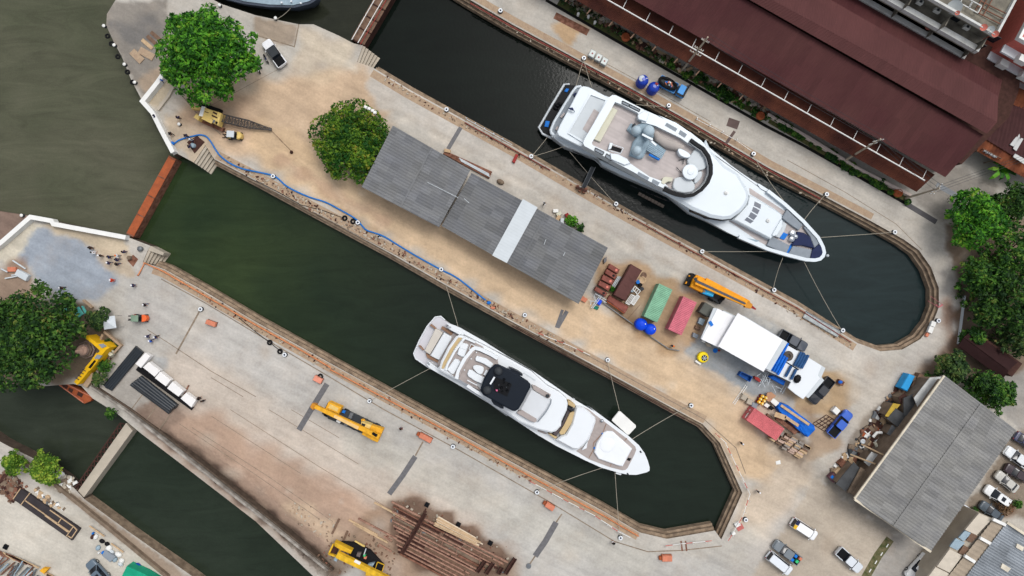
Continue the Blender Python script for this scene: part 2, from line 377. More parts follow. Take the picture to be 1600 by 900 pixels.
def ground_material():
    m = bpy.data.materials.new('yard_ground'); m.use_nodes = True; t = m.node_tree; L = t.links.new
    b = t.nodes['Principled BSDF']; b.inputs['Roughness'].default_value = .92; b.inputs['Specular IOR Level'].default_value = .2
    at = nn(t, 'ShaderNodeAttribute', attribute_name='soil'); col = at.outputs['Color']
    geo = nn(t, 'ShaderNodeNewGeometry')
    vr = nn(t, 'ShaderNodeVectorRotate', rotation_type='Z_AXIS'); vr.inputs['Angle'].default_value = -GA
    L(geo.outputs['Position'], vr.inputs['Vector'])
    st = nn(t, 'ShaderNodeVectorMath', operation='MULTIPLY'); st.inputs[1].default_value = (.22, 1.5, 1); L(vr.outputs[0], st.inputs[0])
    hb = None
    for src, sc, det, rough, lo, hi in ((geo.outputs['Position'], .09, 6, .6, .8, 1.2), (geo.outputs['Position'], .5, 9, .7, .86, 1.14),
                                 (st.outputs[0], .55, 6, .6, .86, 1.14), (geo.outputs['Position'], 2.6, 5, .7, .87, 1.13)):
        no = nn(t, 'ShaderNodeTexNoise'); no.inputs['Scale'].default_value = sc; no.inputs['Detail'].default_value = det
        no.inputs['Roughness'].default_value = rough; L(src, no.inputs['Vector'])
        mr = nn(t, 'ShaderNodeMapRange'); mr.inputs['From Min'].default_value = .25; mr.inputs['From Max'].default_value = .75
        mr.inputs['To Min'].default_value = lo; mr.inputs['To Max'].default_value = hi; L(no.outputs['Fac'], mr.inputs['Value'])
        mx = nn(t, 'ShaderNodeMix', data_type='RGBA', blend_type='MULTIPLY'); mx.inputs[0].default_value = 1
        L(col, mx.inputs[6]); L(mr.outputs[0], mx.inputs[7]); col = mx.outputs[2]; hb = no
    # tan dust lies over the concrete in patches
    no = nn(t, 'ShaderNodeTexNoise'); no.inputs['Scale'].default_value = .16; no.inputs['Detail'].default_value = 9; no.inputs['Roughness'].default_value = .7
    L(geo.outputs['Position'], no.inputs['Vector'])
    mr = nn(t, 'ShaderNodeMapRange'); mr.inputs['From Min'].default_value = .48; mr.inputs['From Max'].default_value = .72; mr.inputs['To Max'].default_value = .2
    L(no.outputs['Fac'], mr.inputs['Value'])
    mx = nn(t, 'ShaderNodeMix', data_type='RGBA'); L(mr.outputs[0], mx.inputs[0]); L(col, mx.inputs[6]); mx.inputs[7].default_value = C(196,176,152)
    L(mx.outputs[2], b.inputs['Base Color'])
    bp = nn(t, 'ShaderNodeBump'); bp.inputs['Strength'].default_value = .35; bp.inputs['Distance'].default_value = .08
    L(hb.outputs['Fac'], bp.inputs['Height']); L(bp.outputs[0], b.inputs['Normal'])
    return m
def make_ground():
    vs = []; es = []
    for loop in (outer, hole):
        pts = []
        for i in range(len(loop)):                 # long edges inside the view are cut shorter
            a, b = loop[i], loop[(i+1) % len(loop)]; l = math.dist(a, b)
            k = max(1, int(l/9)) if max(abs(a[0]-800), abs(b[0]-800)) < 1400 and max(abs(a[1]-450), abs(b[1]-450)) < 900 else 1
            pts += [(a[0]+(b[0]-a[0])*j/k, a[1]+(b[1]-a[1])*j/k) for j in range(k)]
        n0 = len(vs); vs += pts; es += [(n0+i, n0+(i+1) % len(pts)) for i in range(len(pts))]
    g = []
    for x0, x1, y0, y1, s_ in ((-60, 1660, -50, 950, 5.6), (-600, 2200, -500, 1400, 50), (-6000, 6500, -6000, 6000, 900)):
        X, Y = np.meshgrid(np.arange(x0, x1, s_), np.arange(y0, y1, s_)); X = X.ravel()+RNG.uniform(-1, 1, X.size)*s_*.2; Y = Y.ravel()+RNG.uniform(-1, 1, Y.size)*s_*.2
        if s_ > 10: k = (X < -70) | (X > 1670) | (Y < -60) | (Y > 960); X, Y = X[k], Y[k]
        k = island(X, Y) & (np.minimum(dist(outer, X, Y, True), dist(hole, X, Y, True)) > s_*.3)
        g.append(np.stack([X[k], Y[k]], 1))
    g = np.concatenate(g); allv = [Vector(p) for p in vs]+[Vector(p) for p in g.tolist()]
    ov, oe, of, _, _, _ = delaunay_2d_cdt(allv, es, [], 0, 1e-4)
    V = np.array([tuple(v) for v in ov]); F = np.array([f for f in of if len(f) == 3])
    ce = V[F].mean(1); F = F[island(ce[:, 0], ce[:, 1])]
    a = V[F]; ar = (a[:, 1, 0]-a[:, 0, 0])*(a[:, 2, 1]-a[:, 0, 1])-(a[:, 2, 0]-a[:, 0, 0])*(a[:, 1, 1]-a[:, 0, 1])
    F[ar > 0] = F[ar > 0][:, ::-1]                 # y runs down in pixels
    dd = dist([(215,657),(262,692),(350,762),(440,834),(520,898)], V[:, 0], V[:, 1], False)   # the slipway sinks towards its wall
    Z = -1.9*np.clip(1-dd/34, 0, 1)**1.3*np.clip((V[:, 0]-235)/70, 0, 1)*np.clip((545-V[:, 0])/60, 0, 1)*(V[:, 1] > 640)*(dist(hole, V[:, 0], V[:, 1], True) > 13)
    X = np.stack([(V[:, 0]-800)*S, (450-V[:, 1])*S, Z], 1)
    me = bpy.data.meshes.new('ground'); me.from_pydata(X.tolist(), [], F.tolist())
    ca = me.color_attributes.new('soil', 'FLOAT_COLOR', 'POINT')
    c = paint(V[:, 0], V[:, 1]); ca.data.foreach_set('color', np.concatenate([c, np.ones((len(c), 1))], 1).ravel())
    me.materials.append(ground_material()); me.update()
    o = bpy.data.objects.new('ground', me); COL.objects.link(o); o['kind'] = 'structure'
make_ground()
def quay(name, chain, steps, m):
    """wall below a land edge; steps = [(offset to the water, z), ...]"""
    pts = P(chain); mid = len(chain)//2
    l = offset(pts, .8, False)[mid]; px, py = l[0]/S+800, 450-l[1]/S
    sg = 1 if not island(np.array([px]), np.array([py]))[0] else -1
    mb = MB(); rows = []
    for d_, z in steps: rows.append([(p[0], p[1], z) for p in offset(pts, d_*sg+1e-4, False)])
    k = [mb.add(r) for r in rows]
    for a, b in zip(k, k[1:]):
        for i in range(len(pts)-1):
            f = (a+i, a+i+1, b+i+1, b+i); mb.face(f if sg < 0 else f[::-1])
    return mb.build(name, m, kind='structure')
M_quay = mat('dock_masonry', (134,116,98), .85, var=.25, scale=1.1, rgb2=(162,142,120), grain=.16, bump=.4)
LED = [(0, 0), (.02, -.5), (.45, -.55), (.47, -1.15), (.85, -1.2), (.9, -4)]
quay('dock_wall', D1N, LED, M_quay); quay('dock_wall', D2N, LED, M_quay); quay('dock_wall', D2S, LED, M_quay)
quay('dock_wall', D3N, [(0, 0), (.1, -4)], M_quay); quay('dock_wall', D3W, [(0, 0), (.1, -4)], M_quay)
V1 = [(0, 0), (.1, -4)]
for ch in ([D1N[-1]]+D1ST+PEN[:1], PEN, [PEN[-1]]+D2ST, [D2N[-1], D2S[0]], [D2S[-1]]+D2SE, [D3W[-1]]+CH[:6], CH[6:]+D3N[:1]):
    quay('river_wall', ch, V1, M_concwet)
def water_material(name, rgb, rgb2, scale, spec, bump, far=None, x0=0, x1=1):
    m = mat(name, rgb, .06, var=.1, scale=scale, rgb2=rgb2, spec=spec, bump=bump*1.8, bscale=2.2, grain=.1); t = m.node_tree; L = t.links.new
    b = t.nodes['Principled BSDF']; src = b.inputs['Base Color'].links[0].from_socket; geo = nn(t, 'ShaderNodeNewGeometry')
    if far:                                  # silt thins out along the lower dock; the upper's far colour paints sky reflection
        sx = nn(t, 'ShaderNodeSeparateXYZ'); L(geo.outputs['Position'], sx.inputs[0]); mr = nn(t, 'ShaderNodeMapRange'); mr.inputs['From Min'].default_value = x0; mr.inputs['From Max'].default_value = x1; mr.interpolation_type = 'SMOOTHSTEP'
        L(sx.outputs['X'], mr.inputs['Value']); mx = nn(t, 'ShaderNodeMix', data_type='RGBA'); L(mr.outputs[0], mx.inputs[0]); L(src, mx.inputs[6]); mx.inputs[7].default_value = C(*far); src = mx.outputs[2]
    vm = nn(t, 'ShaderNodeVectorMath', operation='MULTIPLY'); vm.inputs[1].default_value = (.5, 2.2, 1); L(geo.outputs['Position'], vm.inputs[0])
    no = nn(t, 'ShaderNodeTexNoise'); no.inputs['Scale'].default_value = .16; no.inputs['Detail'].default_value = 8; no.inputs['Roughness'].default_value = .72; no.inputs['Distortion'].default_value = 1.2; L(vm.outputs[0], no.inputs['Vector'])
    mr = nn(t, 'ShaderNodeMapRange'); mr.inputs['From Min'].default_value = .3; mr.inputs['From Max'].default_value = .7; mr.inputs['To Min'].default_value = .78; mr.inputs['To Max'].default_value = 1.22; L(no.outputs['Fac'], mr.inputs['Value'])
    mx = nn(t, 'ShaderNodeMix', data_type='RGBA', blend_type='MULTIPLY'); mx.inputs[0].default_value = 1; L(src, mx.inputs[6]); L(mr.outputs[0], mx.inputs[7]); L(mx.outputs[2], b.inputs['Base Color']); return m
def water(name, pts, z, m): MB().sheet([(p[0], p[1], z) for p in P(pts)][::-1]).build(name, m, kind='structure')
water('river_water', [(-14000,-14000),(14000,-14000),(14000,14000),(-14000,14000)], -2.6, water_material('river_water', (78,82,64), (90,90,74), .07, .12, .1))
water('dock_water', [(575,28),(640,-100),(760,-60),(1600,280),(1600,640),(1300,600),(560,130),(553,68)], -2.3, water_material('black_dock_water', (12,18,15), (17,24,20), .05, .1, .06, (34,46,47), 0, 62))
water('dock_water', [(270,243),(201,368),(200,470),(900,900),(1250,890),(1250,600),(400,200)], -2.35, water_material('green_dock_water', (36,52,33), (52,66,38), .05, .12, .08, (29,38,31), -62, -8))
water('dock_water', [(197,660),(125,772),(120,900),(600,1250),(800,1250),(600,900),(260,640)], -2.3, water_material('grey_green_water', (38,48,38), (44,53,43), .05, .12, .06))
water('creek_water', [(575,28),(553,68),(400,100),(280,0),(280,-200),(700,-200)], -2.45, water_material('creek_water', (36,40,32), (48,50,40), .06, .12, .08))
water('creek_water', [(197,660),(125,772),(0,740),(-300,660),(-300,540),(0,560),(140,580)], -2.4, water_material('dark_creek_water', (44,52,42), (54,60,50), .05, .12, .06))
# stairs down into the docks
def stairs(a, b, c, d_, n, z1, m=M_conc):
    """treads from edge a-b down to edge d-c"""
    mb = MB(); a, b, c, d_ = (Vector(W(*p).xy) for p in (a, b, c, d_))
    for i in range(n):
        t0, t1 = i/n, (i+1)/n
        mb.prism([a.lerp(d_, t0), b.lerp(c, t0), b.lerp(c, t1), a.lerp(d_, t1)], -4, -.12-(z1-.12)*i/(n-1))
    mb.build('dock_steps', m, kind='structure')
stairs((567,71), (558,97), (577,103), (590,84), 6, 2.2); stairs((321,227), (303,254), (321,269), (335,249), 6, 2.1); stairs((231,391), (223,410), (242,415), (256,396), 6, 2.2)
stairs((117,764), (108,775), (121,783), (131,777), 5, 2.0, M_concdark)
MB().prism(P([(235,384),(256,395),(254,399),(231,391)]), -4, -.05).build('pier', M_conc, kind='structure')
# coping, joints, strips laid on the ground
def strip(name, pts, w, m, z=.004, h=.0, off=0, kind='structure'):
    pts = P(pts)
    if off: pts = offset(pts, off, False)
    l, r = offset(pts, w/2, False), offset(pts, -w/2, False)
    mb = MB()
    if h: mb.loft([[(a[0], a[1], 0), (a[0], a[1], h), (b[0], b[1], h), (b[0], b[1], 0)] for a, b in zip(l, r)])
    else:
        k = mb.add([(a[0], a[1], z) for a in l]); j = mb.add([(a[0], a[1], z) for a in r])
        for i in range(len(l)-1): mb.face((j+i, j+i+1, k+i+1, k+i))
    return mb.build(name, m, kind=kind)
M_seam = mat('dark_seam', (138,124,108), .9, var=.3, scale=1.5)
M_coping = mat('worn_coping', (196,172,144), .9, var=.16, scale=1.3, rgb2=(166,142,120), grain=.2, bump=.3)
strip('coping', D2N[:9], 1.4, M_coping, .006, off=.9); strip('coping', D2S[2:], 1.3, M_coping, .006, off=.8)
strip('coping', D1N[1:8], 1.1, M_coping, .006, off=.8); strip('coping', D1N[17:], 1.3, M_coping, .006, off=.9)
for pts, w in (([(252,436),(320,473),(420,533),(500,580),(600,640),(720,705),(860,785),(960,846),(1012,862),(1065,860),(1128,853)], .18),
          ([(395,283),(430,300),(560,368),(700,440),(800,497)], .14), ([(905,548),(1000,600),(1100,655),(1150,700),(1165,740)], .14),
          ([(930,90),(1000,128),(1110,190)], .1), ([(1230,250),(1320,300),(1400,350),(1440,390)], .1),
          ([(230,515),(262,535),(330,580),(400,620)], .12), ([(330,590),(380,620)], .1),
          ([(312,486),(275,553)], .3), ([(467,38),(460,73),(400,55)], .2),
          ([(285,150),(310,180),(345,210)], .15), ([(320,170),(450,100)], .06)):
    strip('paving_joint', pts, w, M_seam, .008)
strip('grass_verge', [(1203,186),(1262,220),(1335,266),(1419,314)], 1.5, mat('grass_verge', (70,86,44), .95, var=.3, scale=1.5, rgb2=(110,104,70), grain=.15), .005); strip('grass_verge', [(872,4),(960,54),(1080,119),(1200,184)], 1.4, mat('weedy_soil', (96,92,64), .95, var=.3, scale=1.2, rgb2=(74,86,44), grain=.15), .005)
strip('drain_channel', [(853,0),(960,62),(1080,130),(1197,197),(1255,227),(1415,318)], .5, mat('drain_dark', (26,26,24), .9), .006)
strip('asphalt_patch', [(1415,318),(1463,347)], .9, mat('asphalt', (92,90,92), .9, grain=.1), .006); strip('asphalt_patch', [(1463,288),(1505,312)], .9, M_steel, .006)
for pts, w in (([(867,24),(919,51)], 1.2), ([(1137,190),(1154,196)], 1.5), ([(1148,205),(1133,226)], .5)):
    strip('ground_plate', pts, w, M_rust if w > 1 and pts[0][0] < 900 else mat('brown_plate', (104,88,84), .8, grain=.08), .012)
for pts in ([(226,660),(247,632)], [(248,672),(266,648)], [(205,640),(226,612)]): strip('paving_joint', pts, .16, M_seam, .009)
for pts in ([(300,668),(420,745),(520,815)], [(330,650),(470,740)], [(360,640),(500,730),(600,790)], [(420,640),(560,725)], [(455,640),(530,684)], [(280,662),(400,742),(500,812)]): strip('paving_joint', pts, .09, M_seam, .012)
strip('moss_strip', [(1391,842),(1372,868),(1349,908)], 1.5, mat('moss', (84,96,54), .95, var=.3, scale=1.5, rgb2=(126,116,88), grain=.15), .01)
for k in range(5): strip('kerb_mark', [(1388-k*9,850+k*13),(1385-k*9,855+k*13)], .18, M_offwhite, .03)
for pts in ([(720,199),(700,233)], [(886,486),(871,512)]): strip('ground_plate', pts, .7, M_plate, .012)
# ------------------------------------------------------------------ gates, walls, buildings
def g3(pts, z): return [W(x, y, z) for x, y in pts]
def lerp2(a, b, t): return (a[0]+(b[0]-a[0])*t, a[1]+(b[1]-a[1])*t)
def gate(name, label, q, z, m, body, ribs=6, rails=()):
    """floating caisson across a dock mouth; q = four corners of its top in pixels"""
    a, b, c, d_ = q; o = W((a[0]+c[0])/2, (a[1]+c[1])/2, 0); t = thing(name, label, 'dock gate', (o.x, o.y, -4))
    MB().prism(P(q, z), -4, z-.12).build('gate_hull', body, t, True)
    mb = MB().prism(P(q, z), z-.118, z); mb.build('gate_deck', m, t, True)
    for k in range(ribs+1):
        p0, p1 = lerp2(a, d_, .01+k/ribs*.98), lerp2(b, c, .01+k/ribs*.98)
        MB().bar(W(*p0, z+.08), W(*p1, z+.08), .16, .14).build('rib', body, t, True)
    for u, zz, mm in rails:
        p0, p1 = lerp2(a, b, u), lerp2(d_, c, u); mb = MB().tube([W(*p0, zz), W(*p1, zz)], .07)
        for k in range(9): w = lerp2(p0, p1, .02+k*.12); mb.tube([W(*w, z), W(*w, zz)], .05, 4)
        mb.build('handrail', mm, t, True)
gate('rust_dock_gate', 'orange rusty steel gate closing the dock of the smaller yacht', [(264,243),(275,249),(208,371),(197,365)], -.25, M_orust, M_rust, 4)
gate('dock_gate', 'brown boarded gate with white pipe rails closing the dock of the larger yacht', [(548,61),(568,72),(634,-40),(612,-52)], -.15, M_wooddark, M_rustdark, 6, ((.08, .9, M_offwhite), (.55, .95, M_offwhite), (.75, .6, M_redpaint)))
t = thing('narrow_dock_gate', 'pale concrete decked gate with a rusty truss at the lower left dock', 'dock gate', tuple(W(160, 720, 0).xy)+(-4,))
MB().prism(P([(197,661),(207,673),(131,777),(122,767)], -.2), -4, -.2).build('gate_deck', M_conc, t, True)
mb = MB()
for i in range(14):
    p, q = lerp2((188,661), (117,763), i/14), lerp2((188,661), (117,763), (i+1)/14); p2, q2 = lerp2((195,663), (122,766), i/14), lerp2((195,663), (122,766), (i+1)/14)
    for z in (-.1, -1.2): mb.bar(W(*p, z), W(*q, z), .18, .2)
    mb.bar(W(*p, -.1), W(*q2, -.1), .12, .12); mb.bar(W(*p, -.1), W(*p, -1.3), .14, .14); mb.bar(W(*p, -.1), W(*p2, -.1), .14, .14)
mb.build('truss', M_rustdark, t, True)
def wall(name, label, pts, w, z1, m, cat='wall', z0=0, group=None):
    p = P(pts, z1); l, r = offset(p, w/2, False), offset(p, -w/2, False)
    mb = MB().loft([[(a[0], a[1], z0), (a[0], a[1], z1), (b[0], b[1], z1), (b[0], b[1], z0)] for a, b in zip(l, r)])
    return mb.build(name, m, label=label, cat=cat, group=group)
wall('flood_wall', 'white flood wall along the river bank beside the big bright tree', [(268,95),(246,128),(222,158),(238,176),(252,204),(270,238)], .75, 1.2, M_offwhite)
wall('flood_wall', 'white flood wall with a kinked corner beside the blue grey gravel yard', [(-40,408),(0,380),(47,339),(80,345),(83,350),(196,371)], .75, 1.2, M_offwhite)
wall('ramp_wall', 'low tapering concrete wall beneath the big bright tree', [(272,132),(262,150),(246,171)], .5, .5, M_conc)
wall('parapet', 'long black stained parapet along the north side of the lower left dock', [(140,604),(195,641),(250,684),(340,755),(430,826),(512,892)], .38, .9, mat('stained_white', (206,200,190), .85, var=.3, scale=.9, rgb2=(120,112,104), grain=.15), 'wall', -2.2)
wall('retaining_wall', 'dark retaining wall along the sunken slipway', [(152,606),(204,640),(262,684),(350,754),(440,826),(520,892)], .3, .3, M_concwet, 'wall', -2.2)
wall('parapet', 'low mossy parapet along the south side of the lower left dock', [(20,712),(70,746),(110,778),(180,835),(262,903)], .55, .7, M_concdark)
wall('garden_wall', 'low pink white wall between the hedge and the maroon hall', [(1200,178),(1260,212),(1340,262),(1424,305)], .4, 1.0, mat('pinkish_plaster', (216,198,188), .85, var=.1, grain=.08))
wall('site_fence', 'thin grey sheet fence along the tree edge beside the dock head', [(1509,462),(1504,500),(1499,538)], .12, .6, M_greywhite, 'fence')
# ---- great maroon hall
M_maroon = mat('maroon_sheet', (82,45,47), .75, var=.1, scale=.12, panel=(GA, 1.0, 3.1, .09), grain=.1, rgb2=(88,54,52))
M_maroon2 = mat('maroon_ridge_sheet', (89,54,53), .75, var=.09, scale=.15, panel=(GA, 1.0, 3.1, .07), grain=.1)
M_brown = mat('rusty_brown_sheet', (62,30,25), .8, var=.25, scale=.25, rgb2=(84,46,33), grain=.12, panel=(GA, 1.0, 4, .1))
t = thing('boat_hall', 'long maroon roofed hall with a raised ridge roof beyond the upper dock', 'hall', W(1350, 120, 0))
def slab(mb, pts, th=.15):
    top = [W(*p) for p in pts]; k = mb.add(top); j = mb.add([p-Vector((0, 0, th)) for p in top]); n = len(top)
    f = list(range(n)); e1, e2 = top[1]-top[0], top[2]-top[0]
    if e1.cross(e2).z < 0: f = f[::-1]
    mb.face(tuple(k+i for i in f)); mb.face(tuple(j+i for i in f[::-1]))
    for i in range(n):
        a, b = f[i], f[(i+1) % n]; mb.face((j+a, j+b, k+b, k+a))
    return mb
def seg(a, b, x): return (x, a[1]+(b[1]-a[1])*(x-a[0])/(b[0]-a[0]))
X0 = 880
def roofstrip(lo0, lo1, hi0, hi1, zl, zh, th=.15): return slab(MB(), [lo0+(zl,), lo1+(zl,), hi1+(zh,), hi0+(zh,)], th)
e0, e1 = (990,0), (1477,277); r0, r1 = (1200,19), (1537,211)
def roofcorr(a0, a1, b1, b0, z0, z1, m, name, wl=.5, amp=.04):
    # waves run along the eave, ridges run up the slope
    mb = MB().corr(W(*a0, z0), W(*b0, z1), W(*b1, z1), W(*a1, z0), wl, amp); return mb.build(name, m, t, True, smooth=60)
roofcorr(seg(e0, e1, 700), e1, r1, seg(r0, r1, 760), 7.0, 10.0, M_maroon, 'roof')
roofcorr(seg((1200,16), (1542,209), 760), (1542,209), (1558,191), seg((1360,85), (1552,190), 780), 10.45, 11.0, M_maroon2, 'ridge_roof')
roofcorr(seg((1360,85), (1552,190), 780), (1558,191), (1560,150), seg((1400,60), (1556,150), 800), 11.0, 10.2, M_maroon2, 'ridge_roof')
roofcorr(seg((1400,60), (1556,150), 800), (1558,160), (1566,125), seg((1347,0), (1517,95), 820), 10.0, 7.2, M_maroon, 'roof')
A, B = seg(r0, r1, 770), r1
MB().loft([[W(*A, 9.7), W(*A, 10.4)], [W(*B, 9.7), W(*B, 10.4)]], caps=False, closed=False).build('ridge_wall', M_rustdark, t, True)
MB().prism(P([seg((990,0), (1461,268), 780), (1461,268), (1530,200), (1545,160), (1550,120), seg((1347,10), (1517,105), 850)], 0), 0, 6.8).build('wall', M_rustdark, t, True)
roofcorr(seg((905,3), (1432,300), 640), (1432,300), (1461,273), seg((1112,67), (1461,272), 680), 4.2, 5.6, M_brown, 'canopy_roof', .4, .03)
mb = MB().tube([W(*seg((950,0), (1445,282), 700), 5.9), W(1445, 282, 5.9)], .11)
mb.build('gutter_pipe', M_offwhite, t, True)
for x in range(973, 1450, 36):
    y = seg((950,0), (1445,282), x)[1]; mb = MB().tube([W(x, y, 5.85), W(x+7, y-14, 6.0)], .05, 4); mb.build('bracket', M_offwhite, t, True)
for x in range(890, 1190, 34):
    y = seg((905,3), (1432,300), x)[1]; MB().bar(W(x, y, 3.9), W(x-7, y+8, 3.9), .2, .2).build('rafter', M_wooddark, t, True)
# ---- grey shed on the middle quay
M_corr = mat('weathered_fibre_cement', (142,143,143), .85, var=.32, scale=.35, panel=(GA, 1.6, 1.0, .15), grain=.1, rgb2=(118,120,124))
M_corr2 = mat('weathered_grey_sheet', (137,138,138), .85, var=.34, scale=.3, panel=(GA, 2.2, 1.1, .17), grain=.1, rgb2=(112,114,118))
def shed(name, label, ridge_u, quad, ze, zr, m, wl=.5, amp=.055, wm=None, inset=.6):
    """gable shed seen from above; quad = far-left, far-right, near-right, near-left eaves corners; ridge crosses the long axis at ridge_u"""
    a, b, c, d_ = quad; t = thing(name, label, 'shed', W((a[0]+c[0])/2, (a[1]+c[1])/2, 0))
    A, B = lerp2(a, b, ridge_u), lerp2(d_, c, ridge_u)
    MB().corr(W(*a, ze), W(*A, zr), W(*B, zr), W(*d_, ze), wl, amp, 3).build('roof', m, t, True, smooth=60)
    MB().corr(W(*A, zr), W(*b, ze), W(*c, ze), W(*B, zr), wl, amp, 3).build('roof', m, t, True, smooth=60)
    MB().bar(W(*A, zr+.06), W(*B, zr+.06), .35, .08).build('ridge_cap', m if wm is None else wm, t, True)
    p = [Vector(q) for q in P(quad, ze)]; MB().prism(offset(p if area(p) > 0 else p[::-1], inset), 0, ze-.15).build('wall', M_concdark, t, True)
    return t
shed('shed', 'grey corrugated open shed whose roof tucks under the dark round bush', .5, [(614,196),(735,266),(686,355),(565,292)], 4.8, 5.3, M_corr)
t2 = shed('shed', 'longer grey corrugated shed with a white stripe across its roof', .55, [(737,270),(950,387),(904,475),(690,353)], 4.4, 4.9, M_corr2)
MB().corr(W(817,311,4.95), W(840,324,5.0), W(792,411,5.0), W(769,399,4.95), .5, .012).build('white_roof_sheet', M_greywhite, t2, True, smooth=60)
for a, b in (((668,285),(716,309)), ((850,382),(853,374)), ((880,400),(883,394)), ((725,310),(733,317))):
    MB().tube([W(*a, 5.5), W(*b, 5.5)], .04).build('roof_pipe', M_greywhite, t2, True)
# ---- big grey shed, lower right
M_corr3 = mat('weathered_sheet', (158,157,153), .85, var=.24, scale=.3, panel=(GA, 2.4, 1.05, .16), grain=.1, rgb2=(128,128,128))
t3 = shed('warehouse', 'big weathered grey corrugated warehouse beside the row of parked cars', .52, [(1475,586),(1588,672),(1454,862),(1335,780)], 6, 6.9, M_corr3, .52, .06)
MB().bar(W(1335,780,6), W(1454,862,6), .35, .3).build('verge', mat('cream_verge', (214,204,184), .8), t3, True)
MB().bar(W(1475,587,6), W(1335,779,6), .3, .25).build('verge', mat('cream_verge', (214,204,184), .8), t3, True)
t = thing('lean_to', 'low jumble of patched sheet roofs leaning on the long side of the grey warehouse', 'lean-to', W(1400, 680, 0))
M_pale = mat('pale_sheet', (204,206,204), .7, var=.1, grain=.06); M_ysheet = mat('yellow_sheet', (186,158,66), .8, var=.15, grain=.1); M_dsheet = mat('charcoal_sheet', (78,80,82), .85, var=.2, grain=.1)
for nm, q, z, m in (('pale_roof', [(1453,590),(1477,588),(1436,640),(1428,622)], 4.2, M_pale), ('grey_roof', [(1412,622),(1436,612),(1430,646),(1412,650)], 3.2, M_dsheet),
        ('yellow_roof', [(1396,630),(1407,632),(1390,652),(1383,650)], 2.9, M_ysheet), ('grey_roof', [(1400,638),(1420,652),(1408,672),(1386,654)], 3.0, M_dsheet),
        ('red_roof', [(1404,621),(1414,614),(1420,622),(1408,632)], 2.6, M_rustdark), ('grey_roof', [(1394,664),(1408,674),(1400,686),(1386,678)], 2.7, M_steel),
        ('pale_roof', [(1362,706),(1384,716),(1368,738),(1350,722)], 3.0, M_pale), ('dark_roof', [(1334,722),(1344,732),(1322,768),(1306,756)], 3.0, M_dsheet),
        ('grey_roof', [(1345,730),(1358,738),(1340,770),(1324,770)], 3.4, M_concdark)):
    p = g3(q, z); mb = MB(); mb.prism([v.xy for v in p], z-.12, z); mb.build(nm, m, t, True)
    c = sum((v.xy for v in p), Vector((0, 0)))/4; MB().prism([c+(v.xy-c)*.86 for v in p], 0, z-.13).build('wall', M_concdark, t, True)
# ---- building in the lower right corner
t = thing('annex_building', 'grey corrugated building with beige terrace roofs in the lower right corner', 'building', W(1550, 880, 0))
MB().prism(P([(1529,801),(1581,824),(1700,900),(1700,1000),(1440,1000),(1452,895)], 4.6), 0, 4.6).build('wall', M_conc, t, True)
MB().corr(W(1572,818,5.6), W(1700,895,5.2), W(1640,1000,5.2), W(1495,920,5.6), .45, .07).build('roof', mat('grey_sheet_annex', (140,146,152), .8, var=.2, scale=.3, panel=(GA, 2, 1.1, .14), grain=.08), t, True, smooth=60)
MB().corr(W(1552,812,5.2), W(1571,819,5.4), W(1498,917,5.4), W(1478,905,5.2), .8, .05).build('striped_roof', mat('tan_sheet', (166,152,134), .8, var=.12, grain=.06), t, True, smooth=60)
M_beige = mat('beige_terrace', (206,196,180), .85, var=.08, grain=.05)
for nm, q, z, m in (('terrace', [(1530,802),(1550,811),(1526,836),(1508,828)], 5.0, M_beige), ('terrace', [(1484,858),(1504,868),(1484,895),(1464,885)], 5.0, M_beige), ('terrace', [(1462,886),(1484,897),(1474,912),(1450,902)], 5.0, M_beige),
        ('sheet_roof', [(1508,829),(1518,833),(1506,846),(1498,840)], 4.9, M_bluegrey), ('sheet_roof', [(1494,841),(1508,848),(1496,860),(1484,854)], 4.9, M_bluegrey),
        ('sheet_roof', [(1518,832),(1528,838),(1518,848),(1510,844)], 4.95, M_wooddark), ('sheet_roof', [(1506,852),(1516,857),(1506,868),(1498,864)], 4.95, M_wooddark)):
    MB().prism(P(q, z), 4.61, z).build(nm, m, t, True)
for a, b in (((1531,840),(1547,849)), ((1507,868),(1523,878)), ((1551,811),(1571,820))): MB().bar(W(*a, 5.6), W(*b, 5.6), .5, .35).build('beam', M_offwhite, t, True)
MB().bar(W(1573,816,5.8), W(1612,842,5.8), .4, .3).build('verge', mat('cream_verge', (214,204,184), .8), t, True)
for q in ([(1589,849),(1600,855),(1597,861),(1587,855)], [(1566,880),(1579,888),(1574,894),(1563,887)]): MB().prism(P(q, 5.6), 5.5, 5.68).build('skylight', mat('cream_sheet', (216,208,190), .6), t, True)
# ---- flats at the upper right
M_old = mat('mouldy_concrete', (172,166,150), .9, var=.3, scale=.5, rgb2=(96,92,84), grain=.16)
M_dirtywhite = mat('dirty_white_plaster', (232,234,232), .85, var=.18, scale=.8, rgb2=(196,196,190), grain=.12)
M_sooty = mat('sooty_plaster', (78,78,76), .9, var=.4, scale=1.1, grain=.15)
t = thing('apartment_block', 'old apartment block with three tiers of balconies beyond the maroon hall', 'apartment block', W(1450, 0, 0))
def off_line(a, b, n): # shift a world line outwards
    e = (Vector(b)-Vector(a)); e.normalize(); nrm = Vector((e.y, -e.x)); return Vector(a)+nrm*n, Vector(b)+nrm*n
A, B = W(1300,-83,13).xy, W(1552,60,13).xy
C2, D2 = B+(Vector((math.cos(GA+math.pi/2), math.sin(GA+math.pi/2))))*16, A+(Vector((math.cos(GA+math.pi/2), math.sin(GA+math.pi/2))))*16
A0, B0 = off_line(A, B, -1.2); MB().prism([A0, B0, C2, D2], 0, 12.99).build('wall', M_old, t, True)
MB().prism([A, B, C2, D2], 13.002, 13.2).build('roof', M_old, t, True)
inn = offset([A, B, C2, D2], .35)
MB().ring([A, B, C2, D2], inn, 13.2, 13.9).build('parapet', M_dirtywhite, t, True)
